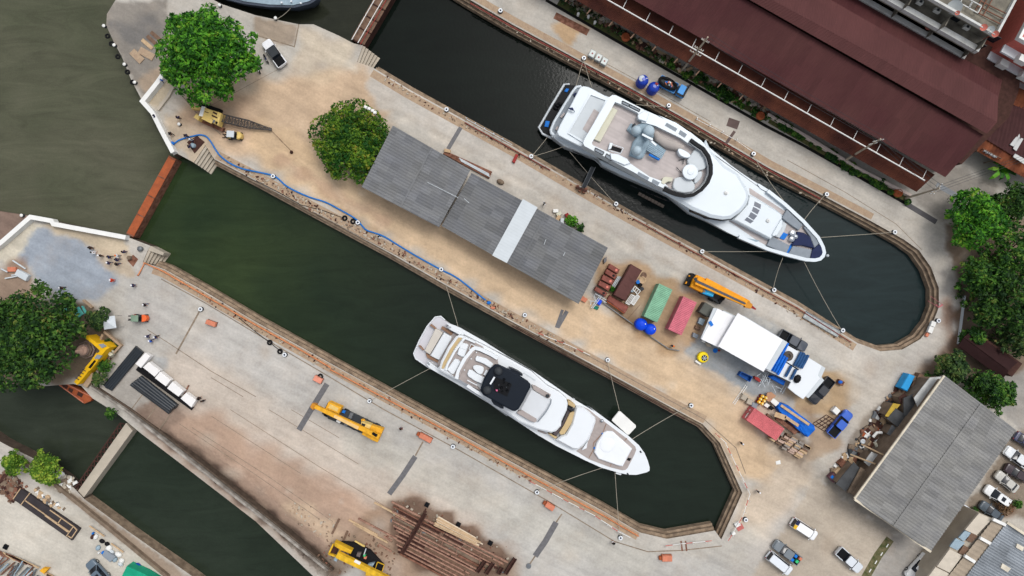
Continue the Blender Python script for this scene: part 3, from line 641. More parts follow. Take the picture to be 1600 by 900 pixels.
for z, m, w in ((10.0, M_dirtywhite, 1.5), (6.8, M_dirtywhite, 1.5), (3.6, M_steel, 1.5)):
    a2, b2 = off_line(A, B, w); MB().prism([A0, B0, b2, a2], z-.25, z).build('balcony_slab', M_old, t, True)
    a3, b3 = off_line(A, B, w-.85); MB().prism([a3, b3, b2, a2], z, z+.85).build('balcony_wall', m, t, True)
    for k in range(5):
        f = .06+k*.23; p = Vector(A).lerp(Vector(B), f); q = Vector(a2).lerp(Vector(b2), f); MB().bar((p.x, p.y, z+1.2), (q.x, q.y, z+1.2), .15, 2.3).build('partition_wall', M_old, t, True)
        w0 = off_line(A, B, -1.17); p = Vector(w0[0]).lerp(Vector(w0[1]), f+.05); MB().box(p.x, p.y, z+.3, z+2.2, 1.3, .06, GA).build('window', M_glass, t, True)
up = Vector((math.cos(GA+math.pi/2), math.sin(GA+math.pi/2)))
MB().box(*(Vector(B)+up*9-Vector((math.cos(GA), math.sin(GA)))*8), 13.2, 15.4, 9, 5, GA).build('stair_house', M_old, t, True)
for k in range(2): # roof railing frames
    a = W(1500+k*14, 5+k*8, 13.9); mb = MB()
    for i in range(4):
        q = [a+Vector((rot2(x, y, GA)+(0,))) for x, y in ((0, 0), (1.5, 0), (1.5, 1.2), (0, 1.2))]; mb.bar(q[i], q[(i+1) % 4], .14, .14)
    mb.build('railing_frame', M_dirtywhite, t, True)
p = W(1565, 5, 13.4); mb = MB()
for i in range(3): a = p+Vector(rot2(i*.7-3, -3, GA)+(0,)); mb.bar(a, a+Vector(rot2(0, 4, GA)+(.3,)), .12, .12)
for i in range(3): a = p+Vector(rot2(-3, i*.9-3, GA)+(0,)); mb.bar(a, a+Vector(rot2(4.4, 0, GA)+(.2,)), .12, .12)
mb.build('pergola', M_rust, t, True)
t = thing('brick_block', 'brick red apartment block with white balcony bands at the right edge', 'apartment block', W(1640, 90, 0))
A2, B2 = W(1585,62,12).xy, W(1760,161,12).xy
MB().prism([A2, B2, B2+up*14, A2+up*14], 0, 12).build('wall', mat('brick_red_plaster', (208,112,100), .8, var=.1, scale=2, grain=.1), t, True)
MB().ring([A2, B2, B2+up*14, A2+up*14], offset([A2, B2, B2+up*14, A2+up*14], .4), 12, 12.9).build('parapet', M_offwhite, t, True)
for z in (10.0, 6.9, 3.8):
    a2, b2 = off_line(A2, B2, 1.3); MB().prism([A2, B2, b2, a2], z-.3, z+.1).build('balcony_slab', M_white, t, True)
    for k in range(4): p = Vector(a2).lerp(Vector(b2), .12+k*.2+.04*(z > 7)); MB().box(p.x, p.y, z+.1, z+1.3, 1.5, 1.0, GA).build('balcony_box', M_offwhite, t, True)
# roof clutter: dishes and condensers, each its own thing
def dish(label, px, py, z, r, m, mesh=False):
    r *= .78; c = W(px, py, z); t = thing('satellite_dish', label, 'satellite dish', c-Vector((0, 0, .8)), R(random.uniform(200, 250)), 'satellite dishes on the flats')
    MB().tube([(0, 0, 0), (0, 0, .6)], .05).build('mast', M_steel, t)
    tilt = R(40); mb = MB(); rings = []
    for k in range(6):
        q = r*k/5+.01; h = .25*(q/r)**2*r
        rings.append([(q*math.cos(a)*math.cos(tilt)+h*math.sin(tilt), q*math.sin(a), .7+h*math.cos(tilt)-q*math.cos(a)*math.sin(tilt)+r*.3) for a in [i*math.pi/9 for i in range(18)]])
    k0 = [mb.add(g) for g in rings]
    for a, b in zip(k0, k0[1:]):
        for i in range(18): mb.face((a+i, a+(i+1) % 18, b+(i+1) % 18, b+i))
    mb.build('reflector', m, t, smooth=50)
    MB().tube([(0, 0, .75), (r*.75, 0, 1.1+r*.4)], .03, 4).build('feed_arm', M_steel, t)
M_dishred = mat('red_dish', (222,128,112), .5, var=.1); M_dishgrey = mat('grey_dish', (186,192,192), .5, var=.1)
dish('large grey mesh dish on the roof of the flats', 1490, 12, 13.2, 1.35, M_dishgrey)
for lab, x, y, z, r, m in (('red dish with a white slash beside the gutter of the maroon hall', 1451, 42, 8, .62, M_dishred), ('small orange red dish under the large mesh dish', 1496, 20, 13.9, .42, M_dishred),
        ('red dish left of the grey one at the roof corner of the flats', 1537, 43, 13.9, .62, M_dishred), ('grey dish between two red ones at the roof corner of the flats', 1548, 46, 13.9, .66, M_dishgrey),
        ('red dish at the outermost roof corner of the flats', 1555, 53, 13.9, .6, M_dishred), ('pale dish at the end of the lowest balcony tier', 1514, 75, 5, .68, M_dishgrey)): dish(lab, x, y, z, r, m)
M_ac = mat('condenser_white', (206,206,200), .6, var=.1, grain=.08)
acs = [(1435,5,11.2,'on the top tier, leftmost'), (1462,18,11.2,'on the top tier, middle'), (1508,44,11.2,'on the top tier, right'), (1427,19,8,'on the middle tier, leftmost'), (1447,29,8,'on the middle tier beside the red dish'), (1498,57,8,'on the middle tier, rightmost'), (1412,28,5,'on the lowest tier, left'), (1425,38,4.4,'on the lowest tier, middle'), (1435,40,4.4,'on the lowest tier, right')]
a0 = None
for x, y, z, w in acs:
    lab = 'dirty white air conditioner '+w
    if a0 is None:
        a0 = thing('air_conditioner', lab, 'air conditioner', W(x, y, z-.6), GA, 'air conditioners on the flats')
        MB().box(0, 0, 0, .65, .95, .6, 0, .03).build('casing', M_ac, a0); MB().cyl(0, 0, .651, .68, .22).build('fan_grille', M_darkgrey, a0)
    else: dup(a0, W(x, y, z-.6), GA, lab)
# ---- rusty sheds at the right edge
M_rustsheet = mat('rusted_sheet', (104,56,42), .85, var=.3, scale=.5, rgb2=(140,82,54), panel=(GA+math.pi/2, 3, .9, .25), grain=.1)
t = thing('rusty_shed', 'dark maroon and rust sheet roofed shed east of the hall with pale patches', 'shed', W(1590, 210, 0))
MB().corr(W(1552,160,5.2), W(1538,216,4.2), W(1660,290,4.2), W(1680,180,5.2), .6, .05).build('roof', mat('dark_maroon_sheet', (74,46,46), .8, var=.15, grain=.08), t, True, smooth=60)
MB().corr(W(1536,214,4.0), W(1526,236,3.4), W(1640,300,3.4), W(1655,285,4.0), .6, .05).build('rust_roof', M_rustsheet, t, True, smooth=60)
MB().corr(W(1567,126,5.4), W(1556,152,5.2), W(1680,205,5.2), W(1690,180,5.4), .6, .04).build('rust_roof', M_rustsheet, t, True, smooth=60)
MB().prism(P([(1560,165),(1545,215),(1640,275),(1660,190)], 0), 0, 3.3).build('wall', M_rustdark, t, True)
for q in ([(1594,206),(1598,209),(1584,229),(1578,226)], [(1593,214),(1599,217),(1588,236),(1583,232)], [(1586,240),(1604,250),(1601,257),(1583,245)]): MB().prism(P(q, 4.6), 4.5, 4.62).build('pale_sheet', M_pale, t, True)
t = thing('maroon_shed', 'dark maroon double pitched shed sunk between trees at the right', 'shed', W(1540, 545, 0))
slab(MB(), [(1497,541,2.4), (1567,592,2.4), (1576,580,3.2), (1506,528,3.2)]).build('roof', mat('sunken_maroon_sheet', (50,30,30), .85), t, True)
slab(MB(), [(1506,527,3.25), (1576,579,3.25), (1590,566,2.4), (1518,518,2.4)]).build('roof', mat('sunken_maroon_sheet', (50,30,30), .85), t, True)
MB().prism(P([(1502,538),(1566,586),(1582,566),(1518,522)], 0), 0, 2.25).build('wall', M_rustdark, t, True)
# ---- yellow shrine wall and shrine
M_ywall = mat('yellow_plaster', (238,186,28), .75, var=.1, scale=1.4, grain=.06)
t = thing('shrine_wall', 'bright yellow angled wall with grey panels around the stone shrine', 'wall', W(150, 560, 0))
def thick(pts, w, z0, z1):
    p = P(pts, z1); l, r = offset(p, w/2, False), offset(p, -w/2, False)
    return MB().loft([[(a[0], a[1], z0), (a[0], a[1], z1), (b[0], b[1], z1), (b[0], b[1], z0)] for a, b in zip(l, r)])
thick([(134,526),(146,535),(159,547)], .55, 0, 2.6).build('wall', M_ywall, t, True)
MB().prism(P([(150,536),(160,535),(171,543),(160,551),(156,549)], 2.62), 0, 2.62).build('pillar', M_ywall, t, True)
MB().prism(P([(160,545),(169,543),(157,557),(151,553)], 2.65), 0, 2.65).build('wall', M_ywall, t, True)
thick([(154,554),(145,567),(136,577)], .95, 0, 2.5).build('wall', M_ywall, t, True)
thick([(137,576),(128,588),(118,599)], .75, 0, 2.3).build('wall', M_ywall, t, True)
for q in ([(154,538),(161,537),(166,541),(159,544)], [(152,554),(159,556),(155,561),(147,560)]): MB().prism(P(q, 2.8), 2.5, 2.82).build('grey_panel', M_greycover, t, True)
MB().prism(P([(147,563),(150,564),(141,576),(138,574)], 2.6), 2.3, 2.62).build('opening', M_black, t, True)
for k in range(4): MB().bar(W(134-k*3.5, 580+k*4.5, 2.36), W(129-k*3.5, 577+k*4.5, 2.36), .1, .1).build('batten', M_darkgrey, t, True)
t = thing('shrine', 'small octagonal stepped stone shrine behind the yellow wall', 'shrine', W(137, 546, 0))
M_shrine = mat('shrine_stone', (150,132,124), .85, var=.2, scale=2, grain=.1)
for k, (r, z0, z1) in enumerate(((1.55, 0, .5), (1.3, .5, .9), (1.05, .9, 1.3))): MB().cyl(0, 0, z0, z1, r, r, 8).build('tier', M_shrine if k % 2 == 0 else M_concdark, t)
MB().lathe(0, 0, [(.85, 1.3), (.9, 1.6), (.6, 2.0), (.62, 2.2), (.4, 2.6), (.38, 2.8), (.2, 3.2), (.03, 3.9)], 12).build('dome', mat('shrine_pink', (202,168,150), .8, var=.12), t, smooth=30)
# ---- utility poles
M_polewood = mat('concrete_pole', (170,158,140), .85, var=.15, grain=.08)
def pole(label, b, top, z, arms, zarm):
    t = thing('utility_pole', label, 'utility pole', W(*b, 0)); MB().tube([W(*b, 0), W(*top, z)], .16, 8, rr=[.2, .12]).build('pole', M_polewood, t, True)
    for f, l in arms:
        c = W(*b, 0).lerp(W(*top, z), f); u = Vector(rot2(l/2, 0, zarm)+(0,)); a = MB().bar(c-u, c+u, .14, .14).build('crossarm', M_polewood, t, True)
        for k in (-.9, -.45, .45, .9): p = c+u*k; MB().cyl(p.x, p.y, p.z+.07, p.z+.4, .09, .05, 8).build('insulator', M_offwhite, t, True)
pole('utility pole in front of the maroon hall near the blue tank truck', (1065,111), (1106,58), 13.5, ((.55, 2.0), (.68, 1.6), (.9, 1.3)), GA)
pole('utility pole in the hedge midway along the maroon hall', (1318,252), (1376,217), 12.5, ((.93, 1.6), (.8, 1.2)), GA+.7)
pole('utility pole at the east end of the maroon hall beside the gateway', (1415,310), (1468,294), 10.5, ((.93, 2.2), (.82, 1.6)), R(50))
def wire(pts, m=M_darkgrey, r=.03, sag=.6):
    a, b = Vector(pts[0]), Vector(pts[1]); return [a.lerp(b, i/10)-Vector((0, 0, 4*sag*(i/10)*(1-i/10))) for i in range(11)]
for nm, a, b in (('overhead wires between the two poles in front of the maroon hall', W(1106,58,13.2), W(1376,217,12.2)), ('overhead wires between the hedge pole and the gateway pole', W(1376,217,12.2), W(1468,294,10.2)), ('overhead wires leaving the gateway pole toward the right edge', W(1468,294,10.2), W(1620,240,9))):
    mb = MB()
    for o in (-.6, 0, .6): mb.tube([p+Vector((0, 0, 0))+Vector(rot2(0, o, GA)+(0,)) for p in wire((a, b))], .025, 4)
    mb.build('overhead_wire', M_darkgrey, label=nm, cat='wires')
# ---- roofed cargo tent and flat roofs by the containers
t = thing('marquee', 'large white sheet roofed workshop tent in two heights by the blue tarps', 'tent', W(1160, 535, 0))
M_tent = mat('white_tent_sheet', (248,248,250), .55, var=.025, scale=.4, panel=(GA, .8, 20, .02))
MB().corr(W(1121,482,3.4), W(1096,530,3.2), W(1123,543,3.2), W(1155,498,3.4), .9, .04).build('roof', M_tent, t, True, smooth=60)
slab(MB(), [(1115,481,3.35), (1121,482,3.3), (1102,533,3.15), (1095,529,3.15)], .3).build('eave_panel', M_greywhite, t, True)
MB().corr(W(1153,489,4.6), W(1122,541,4.2), W(1193,581,4.2), W(1223,531,4.6), .9, .05).build('roof', M_tent, t, True, smooth=60)
MB().bar(W(1109,502,3.5), W(1113,509,3.5), .5, .06).build('blue_strip', M_blue, t, True)
MB().prism(P([(1150,492),(1124,538),(1190,575),(1216,532)], 0), 0, 3.9).build('side_wall', M_greywhite, t, True)
MB().prism(P([(1122,484),(1100,528),(1124,539),(1150,497)], 0), 0, 3.0).build('side_wall', M_greywhite, t, True)
t = thing('flat_roof_store', 'white flat roofed store carrying blue tarp bundles beside the black pickups', 'store', W(1240, 580, 0))
MB().prism(P([(1222,533),(1284,572),(1278,587),(1282,591),(1261,617),(1255,624),(1243,616),(1231,606),(1236,597),(1194,577)], 3.0), 2.75, 3.0, .06).build('roof', M_white, t, True)
MB().prism(P([(1224,538),(1278,572),(1272,586),(1276,591),(1258,612),(1252,618),(1236,606),(1240,597),(1200,576)], 0), 0, 2.74).build('wall', M_greywhite, t, True)
for a, b in (((1208,553),(1248,578)), ((1221,533),(1246,547))): MB().bar(W(*a, 3.03), W(*b, 3.03), .18, .06).build('seam', M_black, t, True)
for k, (x, y, w, l, m) in enumerate(((1221,545,1.5,2.9,M_tarp), (1252,563,1.7,2.7,mat('faded_navy_tarp', (46,84,130), .7, var=.2)), (1215,567,2.4,3.6,M_tarp), (1232,580,.6,2.2,mat('faded_navy_tarp', (46,84,130), .7)), (1240,585,.5,2.2,mat('faded_navy_tarp', (46,84,130), .7)))):
    c = W(x, y, 3.3); mb = MB(); nb = max(1, int(w/.42)); a = GA+math.pi/2
    for i in range(nb):
        o = (i-(nb-1)/2)*w/nb; u = Vector(rot2(l/2*random.uniform(.85, 1), o, a)+(0,)); v = Vector(rot2(-l/2*random.uniform(.85, 1), o, a)+(0,)); mb.tube([c+v, c+(u+v)/2+Vector((0, 0, .06)), c+u], .24, 8)
    mb.build('tarp_bundle', m, label=['bright blue rolled bundle at the tent end of the white store roof', 'faded navy rolled bundle on the far side of the white store roof', 'wide heap of blue rolled bundles on the near side of the white store roof', 'single navy roll left of the black sack on the white store roof', 'single navy roll touching the black sack on the white store roof'][k], cat='tarp bundle', group='blue tarp bundles on the white roof', smooth=50)
MB().lathe(*W(1231,556,3).xy, [(.3, 3.01), (.8, 3.02), (.85, 3.2), (.7, 3.35), (.35, 3.35), (.3, 3.15)], 18).build('coiled_hose', mat('grey_brown_rope', (88,80,74), .9, grain=.1), label='grey brown coil lying on the white store roof between blue bundles', cat='coil', smooth=50)
MB().ell(W(1246,592,3.2), .6, .8, .3, 9, 5, GA).build('black_sack', M_black, label='black sack lying on the white store roof', cat='sack')
t = thing('canopy_tent', 'small white pyramid canopy beside the forklift in the south yard', 'tent', W(183, 503, 0), R(8))
mb = MB(); k = mb.add([(-1.05, -1.05, 2.2), (1.05, -1.05, 2.2), (1.05, 1.05, 2.2), (-1.05, 1.05, 2.2), (0, 0, 2.7)])
for i in range(4): mb.face((k+i, k+(i+1) % 4, k+4))
mb.build('canopy', M_greywhite, t)
for x in (-1, 1):
    for y in (-1, 1): MB().cyl(x, y, 0, 2.2, .03, n=6).build('leg', M_steel, t)
# ------------------------------------------------------------------ trees
_lm = {}
def leafmat(name, c1, c2, sc=.55):
    if name in _lm: return _lm[name]
    m = bpy.data.materials.new(name); m.use_nodes = True; t = m.node_tree; L = t.links.new; b = t.nodes['Principled BSDF']
    b.inputs['Roughness'].default_value = .6; b.inputs['Specular IOR Level'].default_value = .25
    geo = nn(t, 'ShaderNodeNewGeometry'); no = nn(t, 'ShaderNodeTexNoise'); no.inputs['Scale'].default_value = sc; no.inputs['Detail'].default_value = 3
    L(geo.outputs['Position'], no.inputs['Vector'])
    ad = nn(t, 'ShaderNodeMath', operation='MULTIPLY_ADD'); ad.inputs[1].default_value = .45; L(geo.outputs['Random Per Island'], ad.inputs[0])
    sb = nn(t, 'ShaderNodeMath', operation='SUBTRACT'); sb.inputs[1].default_value = .22; L(no.outputs['Fac'], sb.inputs[0]); L(sb.outputs[0], ad.inputs[2])
    ra = nn(t, 'ShaderNodeValToRGB'); ra.color_ramp.elements[0].position = .3; ra.color_ramp.elements[1].position = .7
    ra.color_ramp.elements[0].color = C(*c1); ra.color_ramp.elements[1].color = C(*c2)
    e = ra.color_ramp.elements.new(.97); e.color = C(min(255, c2[0]+62), c2[1]+2, c2[2]+24); e = ra.color_ramp.elements.new(.5); e.color = C(*[(p+q)*.46 for p, q in zip(c1, c2)]); L(ad.outputs[0], ra.inputs[0]); L(ra.outputs[0], b.inputs['Base Color'])
    tr = nn(t, 'ShaderNodeBsdfTranslucent'); L(ra.outputs[0], tr.inputs['Color']); mx = nn(t, 'ShaderNodeMixShader'); mx.inputs[0].default_value = .25
    L(b.outputs[0], mx.inputs[1]); L(tr.outputs[0], mx.inputs[2]); L(mx.outputs[0], t.nodes['Material Output'].inputs['Surface']); _lm[name] = m; return m
def crown_mesh(lobes, n, size, seed, shell=.55):
    g = np.random.default_rng(seed); lb = np.array(lobes, float)      # x,y,z,rx,ry,rz
    wgt = (lb[:, 3]*lb[:, 4])**.9; idx = g.choice(len(lb), n, p=wgt/wgt.sum()); l = lb[idx]
    d = g.normal(size=(n, 3)); d[:, 2] = np.where(g.random(n) < .75, np.abs(d[:, 2]), d[:, 2]); d /= np.linalg.norm(d, axis=1)[:, None]
    r = shell+(1.06-shell)*g.random(n)**.5
    p = l[:, :3]+d*l[:, 3:6]*r[:, None]
    nv = d*.6+np.array([0, 0, .5])+g.normal(size=(n, 3))*.45; nv /= np.linalg.norm(nv, axis=1)[:, None]
    u = np.cross(nv, g.normal(size=(n, 3))); u /= np.linalg.norm(u, axis=1)[:, None]; v = np.cross(nv, u)
    s = size*(.4+1.25*g.random(n)**1.6)[:, None]; w = s*(.45+.3*g.random((n, 1)))
    V = np.stack([p-u*s*.5, p+v*w*.5-nv*s*.14, p+u*s*.55+nv*s*.05, p-v*w*.5-nv*s*.14], 1).reshape(-1, 3)
    k = np.arange(n)*4; F = np.concatenate([np.stack([k, k+1, k+2], 1), np.stack([k, k+2, k+3], 1)])
    return V, F
def tree(name, label, px, py, rpx, h, m, n=3500, size=.6, lobes=9, cat='tree', sq=.7, base=.25, ell=1, ang=0, group=None, trunk=True, ragged=1, sd=None):
    zc = h*.6; c = W(px, py, zc); r = rpx*S*(1-zc/H); sd = sd or int(px*7+py*13); g = np.random.default_rng(sd)
    t = thing(name, label, cat, (c.x, c.y, 0), 0, group)
    lb = [(0, 0, h-r*sq*.55-h*.12, r*.62, r*.62*ell, h*.32)]
    for i in range(lobes):
        a = 2*math.pi*(i+g.uniform(-.3, .3))/lobes; q = r*g.uniform(.5, .68); rr = r*g.uniform(.26, .42)
        x, y = rot2(q*math.cos(a), q*math.sin(a)*ell, ang); lb.append((x, y, h*base+(h*.45)*g.uniform(.35, 1), rr, rr, rr*sq))
    for i in range(int(lobes*1.3)):
        a = g.uniform(0, 2*math.pi); q = r*g.uniform(.0, .55); rr = r*g.uniform(.16, .3)
        x, y = rot2(q*math.cos(a), q*math.sin(a)*ell, ang); lb.append((x, y, h*g.uniform(.72, .92)-q*.25, rr, rr, rr*sq))
    for i in range(int(lobes*ragged)):        # stray sprays break the outline
        a = g.uniform(0, 2*math.pi); q = r*g.uniform(.82, .97); rr = r*g.uniform(.1, .2)
        x, y = rot2(q*math.cos(a), q*math.sin(a)*ell, ang); lb.append((x, y, h*g.uniform(.35, .6), rr, rr, rr*sq))
    V, F = crown_mesh(lb, n, size, sd)
    V[:, 2] = np.maximum(V[:, 2], .12)
    me = bpy.data.meshes.new('crown'); me.from_pydata(V.tolist(), [], F.tolist()); me.materials.append(m); me.update()
    o = bpy.data.objects.new('crown', me); COL.objects.link(o); o.parent = t
    mb = MB(); tr = max(.08, r*.05)
    mb.tube([(0, 0, 0), (.1*r*.3, 0, h*.25), (0, 0, h*.55)], tr, 8, rr=[tr*1.4, tr, tr*.6])
    for i in range(6 if trunk else 3):
        x, y, z = lb[1+i % lobes][:3]; mb.tube([(0, 0, h*.2), (x*.45, y*.45, z*.7), (x*.9, y*.9, z)], tr*.5, 6, rr=[tr*.6, tr*.4, tr*.15])
    mb.build('trunk', mat('bark', (96,80,66), .9, var=.2, grain=.1), t, smooth=50)
    return t
G_bright = leafmat('bright_leaves', (18,74,10), (100,172,40)); G_dark = leafmat('dark_leaves', (16,50,14), (80,124,42)); G_mix = leafmat('yellowing_leaves', (20,74,12), (112,148,36), .4)
G_mid = leafmat('mid_leaves', (20,60,18), (92,142,46)); G_lime = leafmat('lime_leaves', (62,104,22), (156,190,64)); G_fern = leafmat('dull_leaves', (22,52,22), (92,122,58)); G_dry = leafmat('dry_leaves', (94,70,48), (140,112,78))
tree('broadleaf_tree', 'big bright green tree on the river bank above the yellow crane', 321, 77, 78, 12, G_bright, 12000, .62, 12, ragged=1.4)
tree('round_bush', 'dense dark bush with yellowing patches beside the open grey shed', 555, 218, 71, 6, G_mix, 12500, .5, 13, sq=.8, base=.2, ell=1.05, ang=.5, ragged=.4, sd=6705)
tree('broadleaf_tree', 'large dark green tree overhanging the creek at the left edge', 38, 529, 84, 11, G_dark, 13000, .62, 13, ragged=1.2, ell=1.02, ang=0)
tree('shrub', 'ferny dull green shrub between the big left tree and the white canopy', 153, 500, 21, 3.5, G_fern, 1500, .4, 7, 'shrub')
tree('shrub', 'small green shrub on the yellow wall side of the black pipes', 163, 572, 13, 2.2, G_mid, 600, .35, 6, 'shrub', ell=.8)
tree('shrub', 'dull shrub at the creek end of the black pipes', 154, 592, 13, 2.2, G_fern, 550, .35, 6, 'shrub')
tree('shrub', 'lone round shrub growing out of the quay over the creek', 173, 646, 10, 2, G_mid, 450, .33, 6, 'shrub')
tree('lime_bush', 'smaller yellow green bush at the creek in the lower left', 22, 723, 21, 4, G_lime, 1700, .42, 7, 'bush', ragged=.5)
tree('lime_bush', 'larger yellow green bush at the creek in the lower left', 68, 733, 29, 5, G_lime, 2800, .42, 9, 'bush', ragged=.5)
for a in ((1530,345,52,9,G_bright,5200,'bright green tree at the gateway right of the dock head'), (1584,318,34,8,G_dark,2400,'dark tree behind the bright gateway tree'), (1592,395,46,9,G_mid,3600,'mid green tree at the right edge below the gateway trees'),
          (1526,432,30,6,G_mid,1500,'smaller mid green tree at the edge of the quay road'), (1556,430,36,7,G_mid,2600,'loose mid green tree between the gateway tree and the dense dark one'), (1588,470,52,10,G_dark,5200,'dense dark tree at the right edge above the maroon shed'), (1540,486,28,7,G_dark,1900,'dark tree beside the thin sheet fence'),
          (1491,573,28,5,G_fern,2300,'round dull green tree at the corner of the grey warehouse'), (1560,614,32,6,G_mid,2300,'tall green tree beside the far eave of the grey warehouse'), (1530,600,22,5,G_dark,1200,'dark shrubby tree between the warehouse and the maroon shed'), (1592,528,32,6,G_fern,1800,'pale loose tree at the right edge beside the maroon shed'),
          (1524,527,17,4,G_mid,1100,'small bright shrub at the end of the maroon shed'), (1509,530,10,3,G_mid,500,'smaller bright shrub by the thin sheet fence end')):
    tree('broadleaf_tree', a[6], a[0], a[1], a[2], a[3], a[4], a[5], .55, 9, ragged=1)
tree('shrub', 'green shrub against the upper eave of the striped shed', 893, 345, 10, 2.2, G_bright, 500, .36, 6, 'shrub'); tree('shrub', 'low green shrub at the shed eave below the other one', 907, 356, 8, 1.6, G_mid, 300, .33, 5, 'shrub')
tree('potted_bush', 'round green bush on the roof of the flats', 1490, 35, 8, 1.8, G_mid, 500, .35, 6, 'bush').location.z = 9.6
tree('shrub', 'small green shrub beside the rust tanks', 956, 452, 6, 1.2, G_bright, 180, .3, 5, 'shrub'); tree('shrub', 'weedy shrub at the end of the blue tarp stack', 1449, 588, 8, 1.8, G_mid, 300, .33, 5, 'shrub')
tree('shrub', 'little shrub at the kerb near the two parked cars', 1590, 787, 9, 2, G_mid, 350, .33, 5, 'shrub'); tree('shrub', 'dry brown shrub behind the parked cars', 1571, 792, 15, 2, G_dry, 500, .35, 6, 'shrub'); tree('shrub', 'small weed clump beside the grey covered car', 1524, 797, 6, 1, G_mid, 160, .3, 5, 'shrub')
def hedge(name, label, pts, w, h, n, m):
    p = P(pts); g = np.random.default_rng(len(pts)*97+n); pos = []
    L_ = [(p[i+1]-p[i]).length for i in range(len(p)-1)]; tot = sum(L_)
    lb = []
    for k in range(int(tot*max(1, w)*1.5)+6):
        s = g.uniform(0, tot); i = 0
        while s > L_[i] and i < len(L_)-1: s -= L_[i]; i += 1
        e = (p[i+1]-p[i]).normalized(); q = p[i]+e*s+Vector((-e.y, e.x))*g.uniform(-w/2, w/2); rr = g.uniform(.3, .7); lb.append((q.x, q.y, h*g.uniform(.2, .7), rr, rr, rr*.8))
    V, F = crown_mesh(lb, n, .4, n, .3); V[:, 2] = np.maximum(V[:, 2], .05)
    me = bpy.data.meshes.new(name); me.from_pydata(V.tolist(), [], F.tolist()); me.materials.append(m); me.update()
    o = bpy.data.objects.new(name, me); COL.objects.link(o); o['kind'] = 'stuff'; return tag(o, label, 'plants')
hedge('weed_strip', 'thick green weeds between the drain and the low pink wall', [(1203,187),(1262,221),(1335,267),(1418,313)], 1.0, .9, 4200, G_mid)
hedge('weed_strip', 'patchy weeds along the drain before the maroon hall', [(1030,88),(1080,117),(1140,153),(1200,188)], 1.5, .8, 2200, G_mid)
hedge('weed_strip', 'sparse weeds at the upper end of the drain', [(872,2),(905,18),(960,50),(1030,88)], 1.4, .6, 500, G_fern)
hedge('lawn_patch', 'small dark lawn inside the shrine garden', [(168,535),(185,550)], 2.2, .15, 900, G_fern)
hedge('undergrowth', 'scrubby undergrowth below the trees at the right edge', [(1500,470),(1540,430),(1580,420),(1620,500),(1580,540),(1540,500)], 6, .8, 2600, G_fern)
t = thing('banana_plant', 'banana plant with broad leaves behind the hall corner', 'banana plant', W(1552, 268, 0)); mb = MB()
for k in range(9):
    a = k*.7+.3; l = 1.9+.4*(k % 3); pts = [(0, 0, 1.6), (l*.4*math.cos(a), l*.4*math.sin(a), 2.6), (l*.8*math.cos(a), l*.8*math.sin(a), 2.5), (l*math.cos(a), l*math.sin(a), 1.9)]
    s_, c_ = math.sin(a), math.cos(a); wd_ = [.08, .34, .3, .03]
    kk = mb.add([(p[0]-s_*w_, p[1]+c_*w_, p[2]-.08) for p, w_ in zip(pts, wd_)]); mm = mb.add(pts); jj = mb.add([(p[0]+s_*w_, p[1]-c_*w_, p[2]-.08) for p, w_ in zip(pts, wd_)])
    for i in range(3): mb.face((kk+i, kk+i+1, mm+i+1, mm+i)); mb.face((mm+i, mm+i+1, jj+i+1, jj+i))
mb.build('leaf_crown', G_bright, t); MB().tube([(0, 0, 0), (0, 0, 1.7)], .12).build('stem', G_lime, t)
# ------------------------------------------------------------------ the two yachts
def zz(o, s, *pts): return [(o[0]+x/s, o[1]+y/s) for x, y in pts]
ZA = lambda *p: zz((830,120), 6.667, *p)
ZB = lambda *p: zz((940,180), 6.667, *p)
ZC = lambda *p: zz((1080,280), 6.667, *p)
ZD = lambda *p: zz((630,480), 8, *p)
ZE = lambda *p: zz((730,550), 8, *p)
ZF = lambda *p: zz((840,635), 7.965, *p)
def smoothpoly(pts, it=1):
    for _ in range(it):
        q = []
        for i in range(len(pts)):
            a, b = pts[i], pts[(i+1) % len(pts)]
            q += [(a[0]*.75+b[0]*.25, a[1]*.75+b[1]*.25), (a[0]*.25+b[0]*.75, a[1]*.25+b[1]*.75)]
        pts = q
    return pts
def pr(t, name, m, px, z0, z1, bev=0, sm=0, bh=None, smooth=0):
    if sm: px = smoothpoly(px, sm)
    return MB().prism(P(px, z1), z0, z1, bev, bh).build(name, m, t, True, smooth=smooth)
def hull(t, px, zd, m, waist=.8, bow=(0, 0), rake=1.6):
    """loft from the sheer line down to below the waterline, narrowing towards the axis and raking the bow"""
    top = [Vector(p) for p in P(px, zd)]
    if area(top) < 0: top = top[::-1]
    ax = Vector((math.cos(t['_a']), math.sin(t['_a']))); o = Vector(t['_o']); L_ = t['_L']; rings = []
    for f, z in ((0, zd), (.02, zd-.35), (.1, zd-1.1), (.45, -1.6), (.8, -2.3), (1, -3.2)):
        r = []
        for p in top:
            u = (p-o).dot(ax); v = (p-o)-ax*u; k = 1-(1-waist)*f*(.4+1.1*max(0, u/L_)**2)
            u2 = u-rake*f*max(0, (u/L_-.55)/.45)**1.5
            q = o+ax*u2+v*k; r.append((q.x, q.y, z))
        rings.append(r)
    MB().loft(rings[::-1]).build('hull', m, t, True, smooth=45)
def yacht(name, label, stern, bow, z):
    a, b = W(*stern, z), W(*bow, z); t = thing(name, label, 'yacht', ((a.x+b.x)/2, (a.y+b.y)/2, -3.2))
    t['_a'] = math.atan2(b.y-a.y, b.x-a.x); t['_o'] = (a.x, a.y); t['_L'] = (b-a).length; return t
def rail(t, name, px, z0, z1, m, r=.035, step=14):
    mb = MB(); mb.tube([W(*p, z1) for p in px], r)
    for a, b in zip(px, px[1:]):
        k = max(1, int(math.dist(a, b)/step))
        for i in range(k): w = lerp2(a, b, i/k); mb.tube([W(*w, z0), W(*w, z1)], r, 4)
    return mb.build(name, m, t, True)
